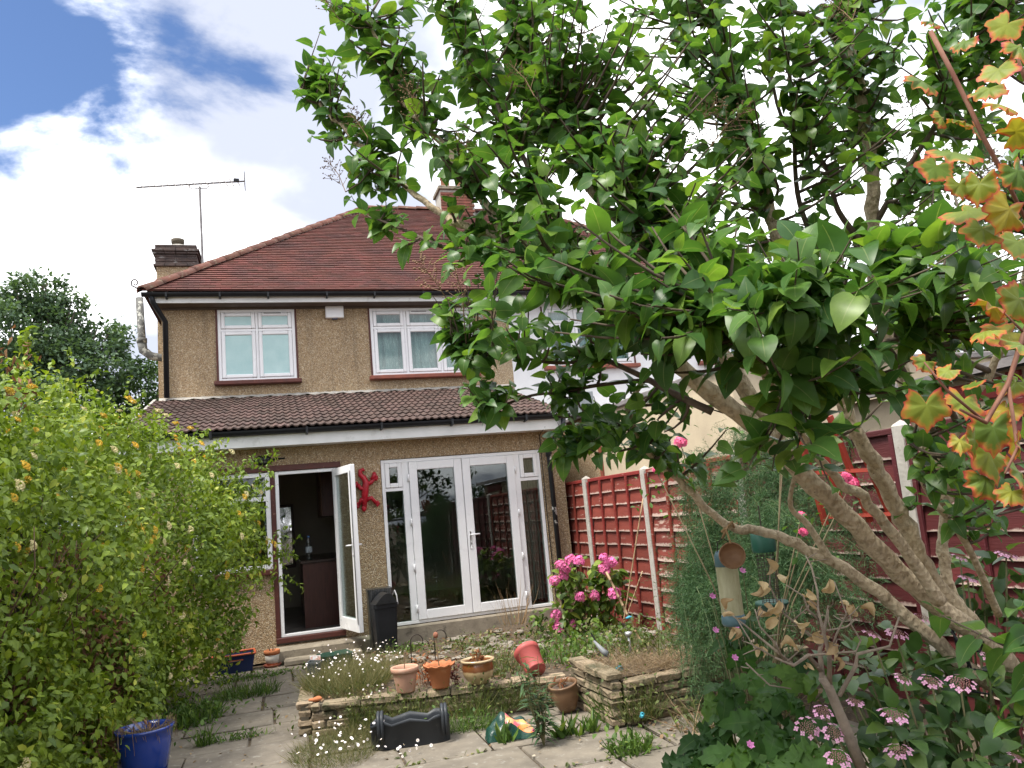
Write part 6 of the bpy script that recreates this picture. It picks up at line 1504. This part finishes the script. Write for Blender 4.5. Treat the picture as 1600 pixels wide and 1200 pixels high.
def crumple(seed):
    """a dead leaf: ovate blade rolled along its length, twisted and crinkled"""
    r_ = np.random.default_rng(seed); n, m_ = 9, 7; vs, fs, ew = [], [], []; Rr = r_.uniform(.16, .3); ph = r_.uniform(0, 6, 4); bend = r_.uniform(.5, 1.6)
    for j in range(n):
        v = j/(n-1); w_ = .40*math.sin(math.pi*min(1, .06+.94*v)**.85)**.8+.01
        for i in range(m_):
            u = -1+2*i/(m_-1); x = u*w_; a = x/Rr*(1+.3*math.sin(3*v+ph[0])); zz = .05*math.sin(9*v+4*u+ph[1])+.04*math.sin(13*u+5*v+ph[2])
            p = Vector((Rr*math.sin(a), v, Rr*(1-math.cos(a))+zz)); b_ = bend*(v-.4); p = Vector((p.x, .4+(p.y-.4)*math.cos(b_*.8), p.z-abs(v-.4)*math.sin(abs(b_))*.8)); vs.append(tuple(p)); ew.append(abs(u))
    for j in range(n-1):
        for i in range(m_-1):
            k = j*m_+i; fs.append((k, k+1, k+m_+1, k+m_))
    return vs, fs, ew
tmeshes = [leaf_mesh('leaf', crumple(i), tanm) for i in range(5)]
for (x, y) in [(540, 190), (580, 265), (500, 290), (505, 320), (805, 280), (355, 405), (345, 430), (530, 385), (565, 420), (490, 395), (550, 400), (660, 465), (640, 455), (710, 530), (720, 510), (735, 540), (800, 540), (815, 550), (590, 550), (480, 550), (500, 560), (870, 380), (920, 385), (840, 365), (885, 390), (700, 360), (680, 350), (595, 370), (690, 650), (820, 610), (460, 420), (570, 445), (780, 560), (410, 490), (395, 480)]:
    p = z8(x+random.uniform(-6, 6), y+random.uniform(-6, 6), 2.47+random.uniform(-.07, .1)); s_ = random.uniform(.038, .062); dr = Vector((random.gauss(0, .8), random.gauss(-.3, .6), random.gauss(-.3, .6)))
    inst('leaf', random.choice(tmeshes), ds, Matrix.Translation(p-DS) @ frame_z(dr, Vector((random.gauss(0, 1), random.gauss(-.5, .7), random.gauss(.5, .7)))).to_4x4() @ Matrix.Scale(s_, 4))

# ================================================================== bird feeders on the low limb
fd1 = tag(empty('bird_feeder', at(1147, 975, 3.0)), 'tube bird feeder with blue-grey cap hanging from the lilac limb', 'bird feeder')
bgp = M('blue_grey_plastic', (.075, .14, .16), (.06, .115, .13), 8, .5); F0 = Vector(fd1.location)
m = MB(); m.lathe([(.042, .035), (.0425, .22)], 24); m.build('tube', M('dusty_seed_tube', (.36, .34, .20), (.28, .27, .16), 6, .3, spots=(.44, .42, .28), spot_scale=14, spot_lo=.5, spot_hi=.7, stretch=(1, 1, .25)), fd1, True)
m = MB(); m.lathe([(.041, .22), (.044, .222), (.042, .262), (.034, .28), (0, .285)], 24); m.build('cap', bgp, fd1, True)
m = MB(); m.lathe([(0, -.005), (.040, -.005), (.046, .005), (.044, .035), (.041, .036)], 24); m.build('base', bgp, fd1, True)
m = MB(); m.tube([(-.04, 0, .25), (-.025, 0, .315), (.0, 0, .33), (.02, 0, .315), (.036, 0, .25)], .0025, 5); m.build('wire_handle', wire, fd1, True)
top = at(1137, 822, 3.0)-F0
m = MB(); m.tube([(0, 0, .33), (top.x*.5, top.y*.5, .33+(top.z-.33)*.5), top], .006, 6); m.tube([top+Vector((-.03, 0, -.02)), top+Vector((0, -.035, .015)), top+Vector((.03, 0, -.015))], .006, 6); m.build('hanging_string', M('jute_string', (.34, .22, .11), None, 40, .9), fd1, True)
cn = tag(empty('coconut_shell', at(1144, 868, 2.93)), 'half coconut shell hanging in front of the tube feeder', 'feeder')
m = MB(); pr = [(.050*math.sin(t), -.038*math.cos(t)) for t in [i*math.pi/2/7 for i in range(8)]]+[(.046*math.sin(t), .002-.034*math.cos(t)) for t in [math.pi/2-i*math.pi/2/7 for i in range(8)]]
m.lathe([(r, z) for r, z in pr], 26)
for i in range(len(m.f)):
    m.mi[i] = 0 if i < 26*7 else 1
ma = Vector((CAM_LOC-Vector(cn.location))).normalized()
o_ = m.build('shell', [M('coconut_husk', (.035, .025, .018), (.06, .045, .03), 60, .9, .6, 90), M('coconut_inside', (.17, .085, .04), (.24, .135, .07), 12, .6, .2, 60, stretch=(1, 1, 3))], cn, True); o_.matrix_local = (frame_z(ma.cross(Vector((1, 0, 0))), ma)).to_4x4()
m = MB(); m.tube([(0, 0, .045), (-.012, 0, .10), at(1137, 822, 2.97)-Vector(cn.location)], .004, 5); m.build('string', M('jute_string', (.34, .22, .11)), cn)
fd2 = tag(empty('bird_feeder', at(1207, 950, 3.5)), 'dark green mesh bird feeder behind the dead shrub', 'bird feeder'); grn = M('green_feeder_plastic', (.015, .075, .05), (.012, .055, .04), 8, .4)
m = MB(); m.lathe([(0, -.03), (.03, -.025), (.06, -.0), (.075, .02), (.072, .03), (.045, .02), (0, .02)], 24); m.build('tray', grn, fd2, True)
m = MB()
for i in range(16):
    t = i*math.pi/8; m.tube([(.04*math.cos(t), .04*math.sin(t), .02), (.04*math.cos(t), .04*math.sin(t), .26)], .0015, 3)
for k in range(14):
    m.tube([(.04*math.cos(t), .04*math.sin(t), .03+k*.017) for t in [i*math.pi/8 for i in range(17)]], .0015, 3)
m.build('mesh_tube', wire, fd2)
m = MB(); m.lathe([(.052, .25), (.055, .26), (.054, .33), (.045, .345), (0, .35)], 24); m.build('cap', grn, fd2, True)
m = MB(); m.tube([(0, 0, .345), (0, 0, .46)], .003, 5); m.build('wire', wire, fd2)

# ================================================================== daisies, weeds, straw
stemm = leafmat('weed_stem', (.11, .11, .045), (.20, .185, .08), (.32, .26, .14), .25, .7)
def grassy(parent, c, r, n, h, rg, mat, wide=.05, lean=.45, name='blades', zero=None, flat=1.):
    a = rg.uniform(0, 6.28, n); q_ = np.sqrt(rg.random(n)); P = np.stack([c[0]+r[0]*q_*np.cos(a), c[1]+r[1]*q_*np.sin(a), np.full(n, c[2])], 1)
    D = rg.normal(0, lean, (n, 3)); D[:, 2] = 1*flat; D[:, :2] += .35*np.stack([np.cos(a), np.sin(a)], 1)*q_[:, None]
    Rr = frames_np(D, rg.normal(0, 1, (n, 3))); Rr = Rr*np.array([wide, 1, 1])
    return tag(leaves(name, BLADE, Rr, P, rg.uniform(.5, 1.15, n)*h, mat, parent), kind='stuff')
def daisy_mesh():
    d = MB(); d.cur = 0
    for k in range(11):
        t = k*2*math.pi/11; u = Vector((math.cos(t), math.sin(t), .12)); w_ = Vector((-math.sin(t), math.cos(t), 0)); d.add([u*.002-w_*.0018, u*.012-w_*.0028, u*.0125+w_*.0028, u*.002+w_*.0018], [(0, 1, 2, 3)])
    d.cur = 1; ell(d, 0, 0, .0015, .0042, .0042, .0025, 8, 4); return d.mesh('flower', [M('daisy_white', (.80, .78, .78), (.74, .66, .70), 60, .7), M('daisy_yellow', (.60, .42, .05))])
dmesh = daisy_mesh()
def daisies(label, spots, flowers, seed, ctr, size=1.):
    rg = np.random.default_rng(seed); e = tag(empty('daisy_clump', ctr), label, 'daisies'); c0 = np.array(ctr); random.seed(seed)
    for i, (c, r, n, h) in enumerate(spots):
        grassy(e, np.array(c)-c0, r, n, h, rg, stemm, .011, .75, 'stems'); grassy(e, np.array(c)-c0+np.array([0, 0, h*.15]), r, n//2, h*.35, rg, leafmat('daisy_leaf', (.06, .08, .028), (.13, .155, .05), (.22, .20, .09), .3, .6), .09, 1.0, 'leaves')
    for (c, r, n, h) in flowers:
        for _ in range(n):
            a = random.uniform(0, 6.28); q_ = math.sqrt(random.random()); p = Vector((c[0]+r[0]*q_*math.cos(a), c[1]+r[1]*q_*math.sin(a), c[2]+h*random.uniform(.45, 1.1)))-Vector(ctr)
            inst('flower', dmesh, e, Matrix.Translation(p) @ Matrix.Rotation(random.gauss(.5, .5), 4, 'X') @ Matrix.Rotation(random.gauss(0, .5), 4, 'Y') @ Matrix.Scale(random.uniform(.8, 1.35)*size, 4))
    return e
daisies('airy clump of small white daisies filling the raised bed corner', [((.52, -3.35, .22), (.36, .5), 2600, .27), ((.72, -2.6, .08), (.45, .7), 1800, .32), ((.75, -3.95, .1), (.28, .13), 700, .22)], [((.52, -3.35, .22), (.36, .5), 85, .27), ((.75, -2.5, .12), (.45, .7), 60, .3), ((.72, -3.98, .05), (.25, .1), 26, .25)], 41, (.52, -3.35, .2), .58)
daisies('white daisies sprawling on the paving below the bed corner', [((.32, -4.55, 0), (.30, .40), 1500, .16), ((.52, -4.25, 0), (.3, .2), 800, .2)], [((.36, -4.6, .02), (.34, .42), 52, .15), ((.75, -4.9, .0), (.25, .15), 12, .06)], 42, (.36, -4.55, 0), .72)
weedm = leafmat('weed_leaf', (.05, .10, .025), (.12, .21, .04), (.22, .29, .07), .35, .5)
weed2 = leafmat('tired_weed_leaf', (.06, .085, .028), (.14, .17, .05), (.26, .22, .10), .3, .6)
def weed(name, label, c, r, n, h, seed, wide=.09, lean=.5, mat=None, cat='weed', lv=0, lsz=.05):
    rg = np.random.default_rng(seed); e = tag(empty(name, c), label, cat); grassy(e, (0, 0, 0), r, n, h, rg, mat or weedm, wide, lean)
    if lv:
        P = rg.normal(0, 1, (lv, 3))*np.array([r[0]*.7, r[1]*.7, h*.3])+np.array([0, 0, h*.55]); P[:, 2] = np.abs(P[:, 2]); D = rg.normal(0, .8, (lv, 3)); D[:, 2] += .1
        tag(leaves('leaves', OVAL, frames_np(D, np.tile([0, 0, 1.], (lv, 1))+rg.normal(0, .4, (lv, 3))), P, rg.uniform(.6, 1.2, lv)*lsz, mat or weedm, e), kind='stuff')
    return e
weed('grass_tuft', 'bright grass tuft growing between the paving slabs', tuple(gz(388, 1088)), (.30, .16), 520, .17, 51, .04, .45, cat='grass')
weed('creeping_weed', 'low creeping weed along the wall below the blue box', tuple(gz(385, 1062)), (.45, .16), 160, .07, 52, .2, 1.0, lv=260, lsz=.04)
weed('leafy_weed', 'small upright weed beside the blue pot', tuple(gz(318, 1165)), (.06, .05), 60, .17, 53, .07, .35, lv=14, lsz=.05)
weed('leafy_weed', 'row of little weeds in the slab joint near the blue pot', tuple(gz(372, 1155)), (.26, .04), 90, .08, 54, .12, .7, lv=60, lsz=.04)
weed('leafy_weed', 'dark weedy fringe below the honeysuckle beside the blue pot', tuple(gz(300, 1125)), (.26, .35), 340, .17, 55, .10, .6, lv=380, lsz=.05)
weed('grass_tuft', 'thin grass along the front of the stone bed', (1.32, -4.52, 0), (.26, .10), 380, .17, 56, .03, .5, cat='grass', lv=60, lsz=.035)
weed('rosette_weed', 'light green broad-leaved weed in front of the sack', tuple(gz(790, 1160)), (.05, .04), 22, .16, 57, .26, .45)
weed('rosette_weed', 'broad-leaved weed at the foot of the tall weed', tuple(gz(890, 1150)), (.10, .06), 34, .17, 58, .24, .55)
weed('rosette_weed', 'small pale weed before the straw covered bed', tuple(gz(925, 1142)), (.05, .05), 26, .15, 59, .2, .5)
weed('grass_tuft', 'grassy weeds growing at the near corner of the straw covered bed', tuple(gz(968, 1125)), (.14, .12), 360, .3, 60, .03, .4, cat='grass', lv=110, lsz=.035)
weed('leafy_weed', 'sprouting weeds at the corner of the last slab', tuple(gz(985, 1175)), (.16, .12), 150, .14, 61, .12, .6, lv=60, lsz=.05)
weed('leafy_weed', 'green weeds behind the tipped red pot', (1.78, -3.6, .2), (.25, .4), 300, .24, 62, .03, .55, lv=260, lsz=.042, mat=weed2)
weed('leafy_weed', 'weeds along the foot of the pink hydrangea', (3.15, -2.3, .08), (.6, .8), 260, .24, 63, .04, .6, lv=420, lsz=.055, mat=weed2)
weed('leafy_weed', 'pale green weeds growing between the bed and the fern', (3.15, -4.2, .27), (.5, .45), 260, .26, 64, .03, .6, lv=300, lsz=.045, mat=weed2)
weed('dry_grass', 'dry tawny stalks standing under the end of the french doors', (2.55, -1.75, .3), (.16, .12), 46, .5, 65, .014, .16, leafmat('tawny_stalk', (.20, .12, .06), (.34, .22, .12), (.42, .30, .17), .2, .8), 'dry grass')
weed('leafy_weed', 'young leafy shoot below the side light of the french doors', tuple(at(842, 975, 8.6)-Vector((0, 0, .12))), (.06, .05), 20, .25, 66, .03, .4, lv=40, lsz=.09)
dryg = leafmat('straw', (.16, .11, .06), (.34, .25, .15), (.52, .42, .28), .2, .8, tcol=(1., .95, .7))
weed('straw_heap', 'matted dry straw over the crumbling stone bed', (2.55, -4.85, .33), (.34, .34), 1100, .2, 67, .011, 2.2, dryg, 'straw')
weed('straw_heap', 'dry straw hanging over the right end of the bed', (3.0, -4.95, .32), (.36, .2), 600, .24, 68, .010, 2.2, dryg, 'straw')
weed('dry_grass', 'bleached stalks fallen on the litter before the fern', (3.0, -5.55, .02), (.5, .3), 60, .5, 69, .012, 3., dryg, 'dry grass')
e = weed('dead_plant', 'rust brown dead plant between the pots', (1.15, -3.85, .2), (.1, .08), 30, .25, 70, .02, .3, leafmat('rust_leaf', (.2, .06, .025), (.34, .12, .045), (.42, .2, .09), .3, .8, tcol=(1.1, .8, .6)), 'dead plant', lv=90, lsz=.045)
weed('dead_plant', 'dark red dead plant beside the glazed bowl', (1.33, -4.02, .2), (.05, .05), 16, .2, 71, .02, .3, leafmat('maroon_leaf', (.07, .02, .02), (.13, .04, .03), None, .2, .8), 'dead plant', lv=60, lsz=.04)
# tall willow-leaved weed in front of the bed
tw_ = tag(empty('tall_weed', tuple(gz(850, 1165))), 'tall narrow-leaved weed growing from the slab joint', 'weed'); m = MB(); pl, dl = [], []; rg = np.random.default_rng(77)
for i in range(11):
    a = rg.uniform(0, 6.28); sp_ = rg.uniform(.02, .16); h = rg.uniform(.28, .62); pts = [Vector((0, 0, 0)), Vector((sp_*.5*math.cos(a), sp_*.5*math.sin(a), h*.5)), Vector((sp_*math.cos(a), sp_*math.sin(a), h))]; m.tube(pts, [.005, .004, .002], 5)
    for k in range(17):
        t = .12+.88*k/17; p = pts[0].lerp(pts[1], t*2) if t < .5 else pts[1].lerp(pts[2], t*2-1); b = rg.uniform(0, 6.28); pl.append(tuple(p)); dl.append((math.cos(b), math.sin(b), .35+rg.normal(0, .2)))
m.build('stem', M('green_stalk', (.09, .12, .04)), tw_)
tag(leaves('leaves', leaf_tpl([0, .35, .7, 1], [(.02, .02), (.1, .35), (.07, .7)], .3, .5), frames_np(np.array(dl), np.tile([0, 0, 1.], (len(dl), 1))+rg.normal(0, .2, (len(dl), 3))), np.array(pl), rg.uniform(.07, .13, len(dl)), leafmat('willow_leaf', (.04, .085, .04), (.085, .15, .06), (.13, .2, .08), .3, .5), tw_), kind='stuff')
# roses: a few pink blooms on thin stems behind the lilac
rs = tag(empty('rose_bush', (2.75, -6.2, 0)), 'straggly rose with a few bright pink blooms behind the lilac limbs', 'rose'); RS = Vector(rs.location); m = MB()
rose = MB(); r_ = random.Random(2)
for i in range(22):
    z = 1-1.1*(i+.5)/22; a = i*2.4; q_ = math.sqrt(max(0, 1-z*z)); nrm = Vector((q_*math.cos(a), q_*math.sin(a), z)); u = nrm.orthogonal().normalized(); w_ = nrm.cross(u); p = nrm*.022; rose.add([p-u*.013, p-w_*.013+nrm*.003, p+u*.013, p+w_*.013+nrm*.006], [(0, 1, 2, 3)])
rmesh = rose.mesh('bloom', M('hot_pink_rose', (.66, .03, .16), (.72, .18, .30), 30, .6), True)
for (px, py, d, s_) in ((1063, 692, 4.6, 1.5), (1222, 655, 4.4, 1.2), (1228, 648, 4.4, 1.0), (1330, 755, 4.2, 1.4), (1255, 832, 4.0, .9), (1252, 806, 4.0, .9), (1025, 735, 4.8, .9), (1322, 745, 4.2, 1.1)):
    p = at(px, py, d)-RS; inst('bloom', rmesh, rs, Matrix.Translation(p) @ Matrix.Rotation(random.uniform(.3, 1), 4, 'X') @ Matrix.Scale(s_, 4)); b_ = Vector((random.uniform(-.15, .15), random.uniform(-.1, .1), 0)); m.tube([b_, b_.lerp(p, .5)+Vector((0, 0, .15)), p], [.007, .005, .003], 5)
m.build('stems', M('rose_stem', (.12, .12, .06), (.16, .11, .07), 20, .8), rs, True)
rg = np.random.default_rng(5); pp = np.concatenate([np.array(at(px, py, d))+rg.normal(0, .1, (26, 3)) for px, py, d in ((1030, 760, 4.8), (1070, 720, 4.6), (1230, 690, 4.4), (1250, 840, 4.0), (1300, 780, 4.2))]); K = len(pp)
tag(leaves('foliage', OVAL, frames_np(rg.normal(0, 1, (K, 3)), np.tile([0, 0, 1.], (K, 1))+rg.normal(0, .4, (K, 3))), pp-np.array(RS), rg.uniform(.03, .05, K), leafmat('rose_leaf', (.05, .11, .03), (.12, .22, .05), None, .35, .4), rs), kind='stuff')
# fallen leaves and petals on the paving
rg = np.random.default_rng(91); K = 420; P = np.stack([rg.uniform(-1.2, 3.2, K), rg.uniform(-6.4, -.4, K), np.full(K, .012)], 1); P = P[~((P[:, 0] > .1) & (P[:, 0] < 2.35) & (P[:, 1] > -4.4) & (P[:, 1] < -1.4))]; K = len(P)
D = rg.normal(0, 1, (K, 3)); D[:, 2] *= .15; tag(leaves('fallen_leaves', OVAL, frames_np(D, np.tile([0, 0, 1.], (K, 1))+rg.normal(0, .15, (K, 3))), P, rg.uniform(.015, .045, K), leafmat('fallen_leaf', (.16, .10, .05), (.36, .26, .15), (.55, .50, .42), .2, .8), None), 'dry fallen leaves and petals scattered over the paving', 'leaves', kind='stuff')
K = 2600; P = np.stack([rg.uniform(.3, 3.9, K), rg.uniform(-5.6, -.4, K), np.full(K, .25)], 1); vv = np.clip((P[:, 1]+5.05)/4.9, 0, 1); P[:, 2] = np.where(P[:, 0] > 2.5, .11+.26*(1-vv)**2, np.where(P[:, 1] < -2.98, .235, .065+.18*(1-np.clip((P[:, 1]+3)/2.85, 0, 1))**2)); P = P[((P[:, 1] > -4.1) | (P[:, 0] > 2.4)) & ((P[:, 0] > 1.) | (P[:, 1] < -3))]; P[:, 2] = np.where(P[:, 1] < -5.05, .02, P[:, 2]); K = len(P)
D = rg.normal(0, 1, (K, 3)); D[:, 2] *= .3; tag(leaves('leaf_litter', OVAL, frames_np(D, np.tile([0, 0, 1.], (K, 1))+rg.normal(0, .3, (K, 3))), P, rg.uniform(.02, .055, K), leafmat('litter_leaf', (.10, .055, .03), (.26, .16, .09), (.42, .33, .2), .2, .8), None), 'brown leaf litter lying on the raised beds', 'leaves', kind='stuff')


# moss and seedlings in the slab joints
pj_ = []
for s_ in patio.children:
    bb = [s_.matrix_basis @ Vector(c) for c in s_.bound_box]; x0, x1 = min(b.x for b in bb), max(b.x for b in bb); y0, y1 = min(b.y for b in bb), max(b.y for b in bb)
    for _ in range(26):
        t = random.random(); pj_.append((x0+(x1-x0)*t, y0+random.gauss(0, .012), .0) if random.random() < .6 else (x0+random.gauss(0, .012), y0+(y1-y0)*t, .0))
pj_ = np.array(pj_); keep = (lumpy(pj_, 1.6, 3) > .05); pj_ = pj_[keep]; K = len(pj_); D = RNG.normal(0, .8, (K, 3)); D[:, 2] = np.abs(D[:, 2])*.7+.15
tag(leaves('joint_moss', OVAL, frames_np(D, np.tile([0, 0, 1.], (K, 1))+RNG.normal(0, .4, (K, 3))), pj_, RNG.uniform(.018, .05, K), leafmat('moss_leaf', (.06, .075, .025), (.13, .17, .045), (.28, .22, .10), .25, .7), None), 'moss and seedlings growing in the paving joints', 'moss', kind='stuff')

# broken stone and rubble on the soil
rub = MB(); rg = random.Random(8)
for i in range(150):
    x_, y_ = (rg.uniform(1.0, 2.7), rg.uniform(-2.9, -.4)) if i < 90 else (rg.uniform(2.7, 3.9), rg.uniform(-4.6, -1.0))
    vv = min(1, max(0, (y_+5.05)/4.9)); z_ = .10+.26*(1-vv)**2 if x_ > 2.6 else .055+.18*(1-min(1, max(0, (y_+3)/2.85)))**2
    s_ = rg.uniform(.02, .07); k = len(rub.v); ell(rub, 0, 0, 0, s_*rg.uniform(.8, 1.6), s_, s_*rg.uniform(.25, .5), 7, 4)
    ca, sa = math.cos(i), math.sin(i)
    for j in range(k, len(rub.v)):
        v = rub.v[j]; q_ = 1+.25*math.sin(v[0]*130+i)*math.cos(v[1]*110+i*2); rub.v[j] = (x_+(v[0]*ca-v[1]*sa)*q_, y_+(v[0]*sa+v[1]*ca)*q_, z_+v[2]*q_)
tag(rub.build('rubble', M('rubble_stone', (.27, .24, .20), (.15, .13, .105), 14, .95, .6, 50)), 'broken stones lying on the soil below the french doors', 'rubble', kind='stuff')
weed('leafy_weed', 'low green weeds under the middle of the french doors', (2.05, -1.5, .07), (.5, .35), 160, .13, 81, .05, .7, mat=weed2, lv=260, lsz=.05)
weed('leafy_weed', 'green weeds at the foot of the swing bin', (1.35, -1.15, .03), (.22, .15), 110, .16, 82, .06, .5, lv=90, lsz=.045)
weed('leafy_weed', 'weeds spreading behind the squat glazed pot', (2.42, -3.6, .22), (.25, .5), 160, .16, 83, .05, .6, lv=220, lsz=.05)
weed('leafy_weed', 'bright weeds around the silver stake light', (3.0, -3.35, .18), (.45, .4), 120, .2, 84, .05, .6, lv=340, lsz=.06)
weed('grass_tuft', 'ragged grass under the fern beside the slabs', (3.0, -5.5, .0), (.45, .28), 260, .24, 85, .03, .6, cat='grass', mat=weed2, lv=160, lsz=.04)

for i, (x_, y_, lab) in enumerate(((.62, -4.13, 'weeds hanging over the stone bed behind the trough handle'), (1.75, -4.33, 'weeds trailing down the stone bed beside the sack'), (1.40, -4.33, 'weeds sprouting from the stone wall under the glazed bowl'), (2.42, -5.22, 'weeds tumbling down the corner of the straw covered bed'), (.95, -4.28, 'thin weeds on the wall face under the pale pink pot'))):
    weed('trailing_weed', lab, (x_, y_, .05), (.17, .05), 190, .27, 100+i, .02, .45, mat=weed2, lv=130, lsz=.032)
